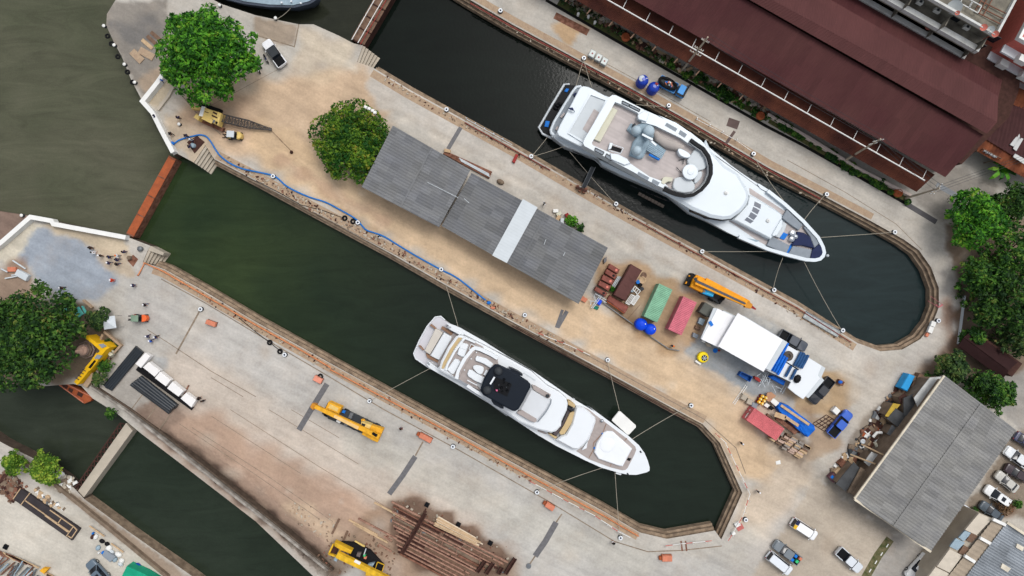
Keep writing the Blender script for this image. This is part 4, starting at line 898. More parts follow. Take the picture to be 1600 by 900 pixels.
def window_band(t, px, z0, z1, zt):
    q = [Vector(v) for v in P(px, zt)]; q = offset(q, -.03); MB().loft([[(v.x, v.y, z) for v in q] for z in (z0, z1)], caps=False).build('window_band', M_glass, t, True)
def ell(t, name, m, px, py, z, rx, ry, rz, a=0, n=14, half=False):
    return MB().ell(W(px, py, z), rx, ry, rz, n, 7, a, half).build(name, m, t, True, smooth=60)
M_shell = mat('shell_white', (212, 222, 229), .35, var=.02, scale=.3)
# ---- larger yacht
y = yacht('motor_yacht', 'larger white yacht with a teak sun deck and grey radar domes in the upper dock', (861,165), (1291,398), 1.5)
N_ = ZA((480,100),(520,96),(800,208))+ZA((1180,345),(1400,440))+ZB((590,0),(930,180),(1140,350),(1340,515),(1420,575))+ZC((620,0),(800,110),(980,250),(1180,425),(1340,600),(1390,700),(1405,760),(1395,800),(1360,840),(1300,856),(1200,850),(1000,800),(800,740),(500,610),(390,560),(200,455),(0,365))
S_ = ZB((720,850),(600,790),(400,705),(200,620),(0,515))+ZA((700,855),(350,725),(215,620))+ZA((205,570))
hull(y, N_+S_, 1.7, M_shell, .72, rake=2.2)
# dark boot along the after topsides
mb = MB()
for off_, z, hh in ((.12, .6, .5),):
    pts = P(ZA((230,640),(400,750),(700,905))+ZB((0,560),(160,640)), z); mb.loft([[(p[0], p[1], z-hh) for p in pts], [(p[0], p[1], z) for p in pts]], caps=False, closed=False)
mb.build('hull_window_band', M_glass, y, True)
pr(y, 'swim_platform', M_black, ZA((80,525),(345,75),(480,95),(430,180),(250,480),(215,570),(215,640),(120,590)), -1.9, -.9, .08)
mb = MB(); mb.tube([W(*p, -.75) for p in ZA((215,640),(120,595),(80,530),(200,320),(345,80),(400,78))], .2, 6); mb.build('platform_rim', M_greywhite, y, True, smooth=50)
for q in (ZA((365,118),(395,125),(375,160),(345,152)), ZA((150,458),(195,462),(178,525),(138,518))): pr(y, 'blue_mat', M_blue, q, -.9, -.7, .05)
for p in ZA((255,330), (270,300), (300,285)): ell(y, 'fender', M_black, *p, -.8, .5, .3, .3, GA)
mb = MB(); mb.tube([W(*p, 1.75) for p in ZA((520,100),(470,108),(430,160),(330,320),(240,470),(205,555),(210,590),(245,615))], .26, 8); mb.build('stern_bulwark', M_shell, y, True, smooth=50)
pr(y, 'aft_deck', M_greycover, ZA((480,112),(520,104),(520,140),(290,560),(250,600),(215,560),(250,470),(340,320),(440,160)), .8, 1.72)
pr(y, 'aft_bench', M_navy, ZA((440,175),(470,160),(480,185),(450,205)), 1.72, 2.1, .05)
for q in (ZA((300,415),(340,370),(355,385),(315,430)), ZA((250,545),(270,510),(290,525),(270,560))): pr(y, 'deck_seat', M_teak, q, 1.72, 2.05, .05)
YS = ZA((300,560),(545,120),(800,230),(1180,380))+ZB((590,40),(900,200),(1130,400),(1290,560))+ZC((560,90),(590,180),(560,250),(500,310),(400,370),(300,380),(0,290))+ZB((700,800),(400,650),(0,450))+ZA((600,740),(360,630)); pr(y, 'superstructure', M_shell, YS, 1.2, 3.82); window_band(y, YS, 2.4, 3.2, 3.82)
pr(y, 'upper_aft_deck', M_shell, ZA((268,575),(300,500),(510,110),(545,95),(600,105),(800,212),(830,260),(560,740),(500,720),(350,645),(285,610)), 3.3, 3.9, .1)
pr(y, 'deck_well', M_greywhite, ZA((388,582),(618,178),(780,240),(760,300),(560,640),(540,682)), 3.6, 3.915)
mb = MB(); q = ZA((388,582),(618,178),(780,240),(560,690)); mb.ring(P(ZA((380,588),(614,168),(792,240),(560,700)), 4.1), P(ZA((394,578),(622,188),(772,246),(556,672)), 4.1), 3.9, 4.12); mb.build('well_coaming', M_shell, y, True)
pr(y, 'teak_hatch', M_teak, ZA((535,545),(655,335),(712,372),(590,588)), 3.9, 3.95)
pr(y, 'ensign', M_navy, ZA((385,325),(430,318),(455,360),(400,340)), 4.6, 4.64); MB().tube([W(*ZA((455,365))[0], 3.9), W(*ZA((440,345))[0], 4.9)], .05).build('flagstaff', M_shell, y, True)
# sun deck
SO = ZA((540,690),(560,640),(810,215),(845,190),(880,192),(950,225),(1180,345),(1400,447))+ZB((590,0),(780,80),(930,185),(1040,265),(1120,360),(1155,480),(1150,590),(1120,690),(1060,780),(960,845),(870,850),(760,815),(640,760),(500,690),(330,590),(100,470))+ZA((870,880),(700,800),(600,745),(555,720))
SI = ZA((630,690),(875,262),(945,290),(1110,375))+ZB((420,75),(470,85),(560,110),(820,235),(900,290),(985,335),(1060,400),(1105,490),(1110,590),(1080,680),(1020,755),(900,810),(800,812),(735,790),(640,690),(500,640),(310,510),(180,420),(90,395))+ZA((840,800),(640,712))
mb = MB(); mb.ring(P(SO, 6.6), P(SI, 6.6), 3.9, 6.6).build('sun_deck_coaming', M_shell, y, True)
pr(y, 'sun_deck', M_teak, SI, 5.2, 5.7)
for q in (ZB((680,78),(790,140),(770,172),(658,108)), ZB((820,153),(890,200),(866,236),(800,194)), ZB((385,588),(497,650),(480,682),(368,620)), ZB((535,663),(607,702),(580,742),(520,700))):
    pr(y, 'coaming_panel', M_greycover, q, 6.5, 6.63)
for q in (ZA((950,250),(1025,285),(1015,310),(945,278)), ZA((1030,288),(1135,340),(1125,362),(1020,312)), ZA((670,740),(760,785),(745,815),(660,770)), ZA((785,800),(850,845),(830,875),(770,835))):
    pr(y, 'coaming_panel', M_greycover, q, 6.5, 6.65); mb = MB(); qq = smoothpoly(q, 0)
    for i in range(4): mb.bar(W(*q[i], 6.68), W(*q[(i+1) % 4], 6.68), .12, .06)
    mb.build('panel_frame', M_darkgrey, y, True)
arc = ZB((925,255),(985,300),(1060,350),(1115,430),(1140,520),(1140,610),(1105,700),(1040,775),(960,828),(870,842),(780,825),(700,795),(645,765))
mb = MB(); wpt = P(arc, 6.9); l_, r_ = offset(wpt, .28, False), offset(wpt, -.28, False)
mb.loft([[(a[0], a[1], 6.55), (a[0], a[1], 7.0), (b[0], b[1], 7.0), (b[0], b[1], 6.55)] for a, b in zip(l_, r_)]); mb.build('windscreen', M_black, y, True)
wp2 = offset(wpt, .5, False) if (offset(wpt, .5, False)[6]-Vector(P(ZB((925,590)), 6.9)[0])).length < (Vector(wpt[6])-Vector(P(ZB((925,590)), 6.9)[0])).length else offset(wpt, -.5, False)
MB().tube([(p[0], p[1], 6.75) for p in wp2], .12).build('windscreen_rail', M_steel, y, True, smooth=60)
pr(y, 'aft_sofa', M_cream, ZA((850,318),(902,346),(720,678),(650,648)), 5.7, 6.15, .06)
pr(y, 'sofa_back', M_cream, ZA((840,318),(858,322),(660,650),(645,645)), 6.15, 6.5, .05)
pr(y, 'stair_hatch', M_black, ZA((825,712),(945,750),(932,790),(815,755)), 5.7, 5.76); pr(y, 'hatch_cover', M_shell, ZA((820,685),(852,690),(835,745),(800,760)), 5.7, 6.4, .05)
mb = MB(); q = ZA((805,765),(850,705),(962,742),(930,800))
for i in (1, 2, 3): mb.tube([W(*q[i], 6.3), W(*q[(i+1) % 4], 6.3)], .06)
mb.build('hatch_rail', M_shell, y, True)
pr(y, 'mast_base', M_bluegrey, ZA((1130,590),(1230,640),(1245,700),(1165,845),(1120,850),(1025,815),(1065,670)), 5.7, 6.5, .2)
pr(y, 'mast_base', M_bluegrey, ZA((1000,545),(1040,480),(1100,500),(1215,455),(1280,520),(1290,620),(1240,650),(1080,620)), 5.7, 6.4, .25)
for p, r in zip(ZA((1100,553),(1228,560),(1105,765)), (.78, .95, .78)): 
    MB().lathe(*W(*p, 8).xy, [(r*.75, 6.4), (r*.8, 7.0), (r, 7.3), (r, 7.7), (r*.85, 8.15), (r*.5, 8.45), (.02, 8.55)], 20).build('radar_dome', M_dome, y, True, smooth=50)
MB().bar(W(*ZA((1155,600))[0], 9), W(*ZA((1265,655))[0], 9), .3, .2).build('radar_bar', M_shell, y, True); MB().bar(W(*ZA((1215,640))[0], 8.6), W(*ZA((1302,715))[0], 8.6), .3, .2).build('radar_bar', M_shell, y, True)
MB().tube([W(*ZA((1190,640))[0], 5.7), W(*ZA((1215,640))[0], 8.9)], .35, rr=[.5, .2]).build('mast', M_bluegrey, y, True)
pr(y, 'mast_light', M_darkgrey, ZA((1060,490),(1085,480),(1090,505),(1065,515)), 6.4, 7.2)
mb = MB().corr(W(*ZA((1250,655))[0], 6.6), W(*ZA((1405,765))[0], 6.6), W(*ZA((1355,855))[0], 6.6), W(*ZA((1200,765))[0], 6.6), .3, .04); mb.build('covered_locker', M_bluegrey, y, True)
pr(y, 'locker', M_bluegrey, ZA((1255,665),(1395,765),(1352,845),(1210,765)), 5.7, 6.5); pr(y, 'blue_roll', M_blue, ZA((1235,798),(1345,855),(1330,870),(1225,815)), 6.5, 6.85, .08)
MB().tube([W(*p, 6.1) for p in ZA((1290,580),(1320,640),(1390,690),(1480,715),(1580,745))], .8, 10, rr=[.5, .75, .85, .8, .5]).build('covered_bar', mat('stone_cover', (176,168,162), .8, var=.06), y, True, smooth=60)
for q in (ZB((935,410),(960,365),(1000,345),(1070,395),(1112,490),(1085,560),(980,585),(900,510),(890,460)), ZB((750,690),(765,650),(860,640),(960,685),(978,760),(940,800),(880,818),(765,790),(740,740)), ZB((985,590),(1055,580),(1045,650),(980,720),(960,690))):
    pr(y, 'lounge_cushion', M_greywhite, q, 5.7, 6.3, .12, 1)
MB().lathe(*W(*ZB((925,590))[0], 7).xy, [(.3, 5.7), (.3, 6.7), (1.2, 6.8), (1.28, 6.9), (1.2, 7.0), (.5, 7.02), (.45, 7.1), (.05, 7.12)], 24).build('round_table', M_shell, y, True, smooth=40)
pr(y, 'bar_counter', M_shell, ZB((790,350),(830,345),(932,408),(920,440),(870,445),(810,412)), 5.7, 6.8, .06, 1); pr(y, 'bar_counter', M_cream, ZB((640,650),(660,640),(742,648),(735,690),(690,690),(650,722),(620,705)), 5.7, 6.7, .06)
for a, b in (((800,470),(880,450)), ((780,540),(830,600)), ((850,455),(850,510))): MB().tube([W(*ZB(a)[0], 6), W(*ZB(b)[0], 6)], .06).build('stool_rail', M_darkgrey, y, True)
pr(y, 'coaming_locker', M_shell, ZA((1110,400),(1180,345),(1230,375),(1200,470),(1115,440)), 5.7, 6.95, .08); pr(y, 'coaming_locker', M_shell, ZB((90,395),(175,405),(270,455),(300,500),(240,520),(100,460)), 5.7, 6.95, .08)
# bridge, foredeck
pr(y, 'bridge_window', M_glass, ZC((590,60),(610,180),(585,265),(525,345),(425,420),(330,428),(190,405),(0,330),(0,200)), 3.0, 4.35, .5, bh=1.2)
pr(y, 'bridge_roof', M_shell, ZB((1090,250),(1140,360),(1290,525),(1420,600))+ZC((560,60),(600,130),(605,200),(580,262),(520,338),(420,408),(330,418),(200,396),(0,312))+ZB((720,850),(640,800),(900,700)), 4.36, 5.1, .5, bh=.3)
for q, z in ((ZC((360,145))[0], 5.1), (ZC((800,433))[0], 3.05)): ell(y, 'antenna_dome', M_offwhite, *q, z, .35, .35, .3, half=True); MB().cyl(*W(*q, z).xy, z+.25, z+.5, .08, .05).build('antenna', M_greywhite, y, True)
pr(y, 'side_deck', M_teak, ZC((605,90),(640,110),(985,340),(950,372),(870,310),(610,152)), 1.6, 1.73); pr(y, 'side_deck', M_teak, ZC((430,418),(810,645),(785,690),(690,640),(395,435)), 1.6, 1.73)
pr(y, 'coachroof', M_shell, ZC((600,160),(640,172),(940,355),(952,395),(945,455),(862,590),(830,625),(800,610),(430,420),(500,350),(580,260)), 1.6, 3.0, .2, bh=.25)
for q in (ZC((662,230),(728,264),(722,310),(652,276)), ZC((646,287),(714,322),(690,367),(630,331)), ZC((622,341),(688,381),(652,426),(596,389)), ZC((582,395),(650,436),(618,462),(555,424))): pr(y, 'skylight', mat('blue_glass', (46,62,86), .15, var=.05), q, 2.9, 3.02)
pr(y, 'bow_seat', M_shell, ZC((838,580),(935,415),(955,432),(950,500),(900,580),(862,595)), 2.6, 3.2, .1); pr(y, 'bow_seat', M_greywhite, ZC((955,440),(998,465),(975,540),(920,612),(870,590),(930,520)), 1.7, 2.3, .1)
pr(y, 'fore_deck', M_teak, ZC((960,330),(1010,320),(1180,480),(1340,640),(1380,730),(1350,800),(1220,835),(1000,795),(790,700),(820,620),(980,470)), 1.6, 1.74)
pr(y, 'deck_cover', M_greycover, ZC((1000,314),(1165,478),(1120,532),(1030,470),(945,402)), 1.74, 2.25, .08); pr(y, 'deck_cover', M_greycover, ZC((832,590),(1030,690),(990,782),(790,690)), 1.74, 2.25, .08)
pr(y, 'bow_cover', M_navy, ZC((1110,545),(1170,555),(1240,600),(1285,720),(1160,690),(1050,690)), 1.74, 2.3, .1); pr(y, 'bow_cover', M_greycover, ZC((1170,500),(1210,490),(1340,665),(1285,715),(1240,600)), 1.74, 2.2, .08)
pr(y, 'bow_cover', M_greycover, ZC((1060,695),(1260,735),(1235,832),(1005,795)), 1.74, 2.2, .08); pr(y, 'bow_cover', M_navy, ZC((1262,735),(1330,680),(1365,690),(1380,775),(1330,830),(1240,834)), 1.74, 2.35, .1)
pr(y, 'blue_mat', M_blue, ZC((960,552),(1012,575),(968,632),(922,612)), 1.74, 1.95); pr(y, 'blue_mat', M_blue, ZC((1030,690),(1070,640),(1060,700),(1005,775),(990,775)), 1.74, 1.9)
for p, r in zip(ZC((1055,565),(1045,625),(1085,600)), (.55, .5, .4)): MB().lathe(*W(*p, 2.2).xy, [(r, 1.74), (r*.7, 2.0), (r*.6, 2.3), (r*.9, 2.4), (.05, 2.55)], 14).build('windlass', M_chrome, y, True, smooth=40)
bow = ZC((800,120),(980,262),(1170,437),(1325,608),(1375,705),(1388,765),(1375,800),(1345,830),(1290,843),(1200,838),(1000,787),(800,727),(500,598)); bow2 = P(bow, 2.4)
l_, r_ = offset(bow2, .28, False), offset(bow2, -.28, False)
MB().loft([[(a[0], a[1], 1.5), (a[0], a[1], 2.4), (b[0], b[1], 2.4), (b[0], b[1], 1.5)] for a, b in zip(l_, r_)]).build('bow_bulwark', M_shell, y, True, smooth=40)
ell(y, 'bow_light', M_greywhite, *ZC((1420,796))[0], 2.2, .25, .25, .3); rail(y, 'hull_rail', ZA((230,620),(400,735),(640,850))+ZB((0,530),(120,580)), .9, 1.9, M_greywhite)
pr(y, 'side_door', M_shell, ZC((690,50),(705,45),(800,105),(795,135),(720,95)), 1.0, 1.9); pr(y, 'side_door', M_bluegrey, ZC((520,600),(640,625),(720,640),(640,665),(540,625)), 1.5, 1.78)
pr(y, 'wing_station', M_black, ZC((125,380),(150,372),(210,395),(195,415),(140,402)), 2.2, 2.9)
for k in range(5): pr(y, 'hull_window', M_glass, ZB((300+k*85,725+k*35),(370+k*85,755+k*35),(372+k*85,762+k*35),(302+k*85,732+k*35)), .5, 1.0)
# ---- smaller yacht
y = yacht('motor_yacht', 'smaller white yacht with a black hardtop and white sunpads in the lower dock', (664,536), (1015,736), .8)
HO = ZD((540,205),(580,205),(700,250),(1000,420),(1300,610),(1600,782))+ZE((1340,595),(1600,748))+ZF((640,0),(900,192),(1120,357),(1260,482),(1330,580),(1370,670),(1395,760),(1392,800),(1360,820),(1230,852),(1130,850),(1050,835),(800,765),(600,675),(240,495),(0,355))+ZE((650,885),(390,715),(0,475))+ZD((540,885),(340,770),(290,715),(310,690),(430,760),(480,720),(560,560),(690,410),(735,345),(640,285))
hull(y, HO, 1.1, M_white, .74, rake=1.8)
pr(y, 'swim_platform', mat('platform_grey', (206,206,212), .5, var=.04), ZD((130,580),(160,500),(200,420),(300,240),(400,125),(470,112),(500,150),(560,190),(720,330),(470,790),(330,765),(155,640)), -2.0, -.75, .06)
mb = MB().tube([W(*p, -.7) for p in ZD((340,770),(155,642),(130,580),(200,420),(300,238),(400,124),(470,113),(520,160))], .12, 6); mb.build('platform_rim', M_white, y, True, smooth=50)
for q in (ZD((470,265),(490,238),(622,320),(602,352)), ZD((282,575),(435,662),(440,700),(300,630))): pr(y, 'side_steps', mat('brown_teak', (150,118,96), .7, var=.15), q, -.75, -.1)
pr(y, 'cockpit', M_taupe, ZD((600,352),(625,322),(740,350),(690,400),(500,700),(450,760),(430,700),(445,660)), -.6, .1)
pr(y, 'beige_sunpad', mat('beige_pad', (206,200,190), .8, var=.04), ZD((400,272),(430,275),(496,318),(335,592),(310,580),(265,545)), -.75, .2, .08); pr(y, 'white_sunpad', M_white, ZD((510,316),(610,368),(600,400),(450,660),(420,650),(338,605)), -.75, .5, .1)
for q in (ZD((330,225),(350,210),(415,265),(400,275)), ZD((190,480),(210,480),(260,535),(245,540))): pr(y, 'stern_post', mat('brown_teak', (150,118,96), .7), q, -.75, .0)
for q in (ZD((540,250),(575,228),(660,270),(740,330),(700,345),(600,290)), ZD((300,670),(340,690),(440,770),(450,800),(360,745))): pr(y, 'fairlead_deck', M_white, q, .4, 1.15, .06)
for q in (ZD((545,250),(600,250)), ZD((305,690),(330,720))): MB().tube([W(*p, 1.4) for p in q], .1).build('cleat', M_chrome, y, True)
FO = ZD((445,780),(470,680),(560,500),(655,370),(690,350),(760,358),(1000,470),(1290,625),(1600,800))+ZE((1000,420),(1150,500),(1240,580),(1258,650),(1245,730),(1180,860))+ZF((290,245),(230,310),(170,330),(0,290))+ZE((640,870),(450,720),(170,520),(0,415))+ZD((560,850),(480,810))
mb = MB().prism(P(FO, 3.4), .8, 3.4, .25, .2); mb.build('superstructure', M_white, y, True); window_band(y, FO, 1.9, 2.7, 3.4)
pr(y, 'tan_cushion_strip', M_tan, ZD((478,765),(500,690),(590,520),(690,378),(740,385),(640,520),(545,690),(510,770)), 3.4, 3.55, .03)
mb = MB(); w_ = P(ZD((535,790),(555,720),(640,560),(770,385),(900,440)), 4.0); l_, r_ = offset(w_, .16, False), offset(w_, -.16, False)
mb.loft([[(a[0], a[1], 3.4), (a[0], a[1], 4.0), (b[0], b[1], 4.0), (b[0], b[1], 3.4)] for a, b in zip(l_, r_)]); mb.build('terrace_coaming', M_white, y, True)
pr(y, 'terrace_deck', M_taupe, ZD((530,775),(560,700),(660,540),(760,400),(900,440),(1010,500),(930,520),(830,600),(740,740),(680,850),(640,870)), 3.4, 3.46)
for q in (ZD((720,440),(800,458),(818,478),(762,622),(735,625),(672,588)), ZD((645,642),(690,655),(716,688),(635,838),(605,838),(545,782))): pr(y, 'terrace_sunpad', M_white, q, 3.46, 3.85, .12, 0)
pr(y, 'pad_joint', M_greywhite, ZD((704,505),(788,532),(786,537),(702,510)), 3.8, 3.87); pr(y, 'stair_hatch', mat('brown_teak', (150,118,96), .7), ZD((840,470),(905,490),(880,530),(835,520)), 3.46, 3.5)
mb = MB(); q = ZD((850,462),(915,495),(870,520),(820,528))
for i in range(4): mb.tube([W(*q[i], 4.3), W(*q[(i+1) % 4], 4.3)], .06)
mb.build('hatch_rail', M_white, y, True)
w_ = P(ZD((665,895),(690,800),(760,660),(870,525),(900,510),(960,525),(1100,590),(1180,640)), 4.6); l_, r_ = offset(w_, .3, False), offset(w_, -.3, False)
MB().loft([[(a[0], a[1], 3.4), (a[0], a[1], 4.6), (b[0], b[1], 4.6), (b[0], b[1], 3.4)] for a, b in zip(l_, r_)]).build('flybridge_coaming', M_white, y, True)
pr(y, 'flybridge_sofa', M_taupe, ZD((690,850),(710,790),(790,650),(880,540),(905,545),(810,670),(730,810),(710,860)), 4.0, 4.62, .04)
pr(y, 'flybridge_deck', M_taupe, ZD((690,895),(720,830),(800,680),(910,540),(1180,660),(1190,730),(1010,895),(900,960))+ZE((165,480),(0,400)), 3.4, 4.1)
w_ = P(ZE((0,420),(120,500),(200,540)), 4.6); l_, r_ = offset(w_, .25, False), offset(w_, -.25, False)
MB().loft([[(a[0], a[1], 3.4), (a[0], a[1], 4.6), (b[0], b[1], 4.6), (b[0], b[1], 3.4)] for a, b in zip(l_, r_)]).build('flybridge_coaming', M_white, y, True)
pr(y, 'sofa', M_white, ZD((900,640),(920,608),(1040,642),(1128,712),(1095,765),(1000,705),(905,670)), 4.1, 4.7, .1); pr(y, 'sofa', M_white, ZE((0,270),(20,222),(60,225),(110,262),(215,320),(185,398),(100,365),(10,305)), 4.1, 4.7, .1)
pr(y, 'heart_table', M_white, ZD((865,750),(890,722),(950,728),(1005,745),(1008,790),(985,840),(950,842),(900,800)), 4.5, 4.75, .08, 1); pr(y, 'seat', M_white, ZE((235,222),(262,240),(228,298),(200,285)), 4.1, 4.7, .08)
mb = MB().tube([W(*p, 5.0) for p in ZE((0,352),(60,385),(122,415))], .09); mb.build('grab_rail', M_white, y, True)
for q in (ZD((742,412)), ZD((655,518)), ZD((850,645)), ZD((915,565)), ZD((765,785))): MB().cyl(*W(*q[0], 4.2).xy, 3.5, 4.2, .12).build('deck_light', M_white, y, True)
HT = ZE((165,490),(170,440),(205,345),(275,215),(345,155),(390,155),(560,235),(760,365),(792,405),(790,440),(700,620),(640,715),(600,742),(560,735),(360,630),(200,540))
mb = MB().prism(P(HT, 5.9), 5.5, 5.9, .25, .15); mb.build('hardtop', M_hard, y, True)
for q in (ZE((520,195),(560,205),(640,245),(695,285),(690,300),(650,290),(560,240)), ZE((300,605),(350,620),(455,695),(455,710),(420,705),(330,655))): pr(y, 'hardtop_fin', M_hard, q, 3.6, 5.4)
for p in ZE((388,242),(250,480)): MB().lathe(*W(*p, 6.6).xy, [(.6, 5.9), (.68, 6.2), (.66, 6.5), (.45, 6.8), (.02, 6.9)], 20).build('radar_dome', M_darkgrey, y, True, smooth=50)
pr(y, 'roof_hatch', M_black, ZE((330,300),(560,400),(500,560),(330,480)), 5.9, 5.93); MB().bar(W(*ZE((342,312))[0], 7), W(*ZE((288,402))[0], 7), .28, .2).build('radar_bar', M_white, y, True); MB().tube([W(*ZE((345,370))[0], 5.9), W(*ZE((316,355))[0], 7)], .15).build('mast', M_hard, y, True)
pr(y, 'nav_light', mat('pink_light', (220,110,150), .4), ZE((355,468),(382,472),(380,492),(362,490)), 6.3, 6.6)
for i, p in enumerate(ZE((395,415),(460,390),(430,450),(490,440),(440,500),(500,490),(400,470),(520,410),(460,350))): MB().cyl(*W(*p, 6.5).xy, 5.9, 6.3+.1*(i % 4), .14+.05*(i % 3), .1, 8).build('antenna', M_black if i % 3 else M_darkgrey, y, True)
pr(y, 'windscreen_cowl', mat('silver_cowl', (214,218,222), .45, var=.03), ZE((795,440),(1050,585),(1045,640),(985,745),(880,875),(850,870),(640,725)), 3.4, 4.1, .35, bh=.4)
mb = MB().tube([W(*p, 4.0) for p in ZE((1050,590),(1045,640),(985,750),(885,872))], .09); mb.build('cowl_rim', M_greycover, y, True)
pr(y, 'side_seat', M_taupe, ZE((805,412),(850,425),(1045,538),(1030,575),(1000,578),(900,520),(825,470)), 3.4, 4.25, .08); pr(y, 'side_seat', M_taupe, ZE((640,738),(690,728),(865,835),(868,865),(845,882),(790,865),(620,765)), 3.4, 4.25, .08)
ell(y, 'helm_seat', M_darkgrey, *ZE((1005,548))[0], 4.4, .35, .3, .25)
pr(y, 'dark_window_strip', M_glass, ZF((382,0),(452,35),(440,68),(375,30)), 1.1, 3.1); pr(y, 'bow_well', mat('well_dark', (88,80,82), .7), ZF((372,30),(405,60),(330,220),(262,320),(240,370),(190,340),(280,245),(345,130)), 1.0, 2.35)
pr(y, 'bow_seat', M_tan, ZF((445,65),(458,80),(420,215),(335,345),(290,355),(268,328),(330,230),(405,75)), 1.0, 2.6, .05); pr(y, 'bow_seat', M_tan, ZF((128,338),(160,342),(245,382),(220,407)), 1.0, 2.2, .05); pr(y, 'bow_seat', M_tan, ZE((1255,605),(1300,620),(1352,665),(1340,700),(1260,660)), 1.0, 2.6, .05)
pr(y, 'coachroof', M_white, ZF((462,60),(480,0),(560,5),(640,65),(722,145),(725,185),(690,300),(630,425),(560,500),(505,540),(445,538),(225,420),(295,365),(350,350),(425,215)), .9, 2.4, .25, bh=.3)
for q in (ZE((850,345),(900,380),(1010,440),(1130,500),(1220,560),(1255,625),(1215,600),(1150,560),(1020,465)), ZF((0,288),(60,305),(120,340),(90,345),(0,310))): pr(y, 'side_deck', M_taupe, q, 1.0, 1.16)
pr(y, 'fore_deck', M_taupe, ZF((565,0),(640,40),(725,110),(860,212),(1100,392),(1215,500),(1228,540),(1205,600),(1120,765),(1095,790),(1055,795),(900,757),(640,658),(480,555),(560,500),(640,420),(720,200)), 1.0, 1.16)
pr(y, 'bow_sunpad', mat('sunpad_white', (236,240,244), .6, var=.03), ZF((820,330),(860,310),(935,312),(1178,528),(1060,748),(1020,745),(760,655),(705,575),(735,460)), 1.16, 1.7, .15)
ell(y, 'jacuzzi_cover', mat('sunpad_white', (236,240,244), .6), *ZF((865,480))[0], 1.7, 1.3, 1.3, .12, half=True)
for a, b in (((815,320),(855,215)), ((640,640),(700,530)), ((700,450),(800,345)), ((1085,425),(1112,395)), ((905,745),(918,710)), ((690,500),(700,445))): MB().bar(W(*ZF(a)[0], 1.2), W(*ZF(b)[0], 1.2), .1, .06).build('deck_track', mat('brown_teak', (150,118,96), .7), y, True)
for p in ZF((808,340),(708,517)): MB().cyl(*W(*p, 1.3).xy, 1.16, 1.5, .16).build('blue_cap', M_blue, y, True)
pr(y, 'deck_hatch', M_black, ZF((1130,640),(1165,650),(1145,682),(1112,665)), 1.1, 1.3); pr(y, 'step', M_white, ZF((575,505),(625,430),(610,520),(550,545)), 1.0, 1.6)
for p in ZF((1275,555),(1115,832)): MB().tube([W(*p, 1.1), W(p[0]+2, p[1]+2.5, 1.3)], .12).build('cleat', M_darkgrey, y, True)
ell(y, 'windlass', M_chrome, *ZF((800,180))[0], 1.4, .3, .3, .3)
pr(y, 'fold_out_balcony', M_offwhite, ZF((1010,62),(1035,65),(1222,235),(1225,260),(1140,352),(1115,352),(925,180),(930,160)), .2, .55, .05); pr(y, 'boarding_step', M_white, ZF((980,815),(1045,840),(1035,855),(972,838)), .4, .7)
mb = MB()
for a, b in ((ZD((760,340))[0], ZD((1600,790))[0]), (ZE((0,445))[0], ZE((500,800))[0])): mb.tube([W(*a, 1.9), W(*lerp2(a, b, .5), 1.9), W(*b, 1.9)], .05)
for k in range(9): w = lerp2(ZD((760,340))[0], ZD((1600,790))[0], k/8); mb.tube([W(*w, 1.1), W(*w, 1.9)], .04, 4)
mb.build('side_rail', M_chrome, y, True)
for a, b, c, d_ in (ZE((700,265),(712,258),(860,350),(845,365)), ZE((1340,600),(1350,592),(1330,582),(1322,590))): pr(y, 'vent', M_greywhite, [a, b, c, d_], 2.6, 3.44)
# ---- float, gangway, ropes, other craft
t = thing('work_float', 'brown boarded work float beside the larger yacht', 'float', W(1020, 313, -2.4))
for k in range(8): a, b = lerp2((999,300), (1039,321), k/8), lerp2((999,300), (1039,321), (k+.88)/8); MB().prism(P([a, b, (b[0]-2, b[1]+4), (a[0]-2, a[1]+4)], -1.9), -2.4, -1.9).build('float_box', mat('float_brown', (132,120,110), .8, var=.1), t, True)
t = thing('gangway', 'dark grey gangway from the quay to the larger yacht', 'gangway', W(919, 276, 0))
MB().bar(W(912,293,.35), W(927,261,1.6), .75, .12).build('walkway', M_darkgrey, t, True)
for s_ in (-.38, .38): MB().tube([W(912,293,1.2)+Vector((s_, 0, 0)), W(927,261,2.4)+Vector((s_, 0, 0))], .04).build('handrail', M_steel, t, True)
t = thing('gangway_stand', 'rusty timber stand at the quay end of the gangway', 'stand', W(909, 299, 0))
for x, y_ in ((902,292), (906,298), (912,300), (915,296)): MB().box(*W(x, y_).xy, 0, .7, .5, .5, GA, .04).build('block', M_rust, t, True)
MB().bar(W(901,292,.8), W(917,299,.8), .35, .2).build('beam', M_rustdark, t, True)
M_rope = mat('pale_rope', (176,168,152), .9, var=.1)
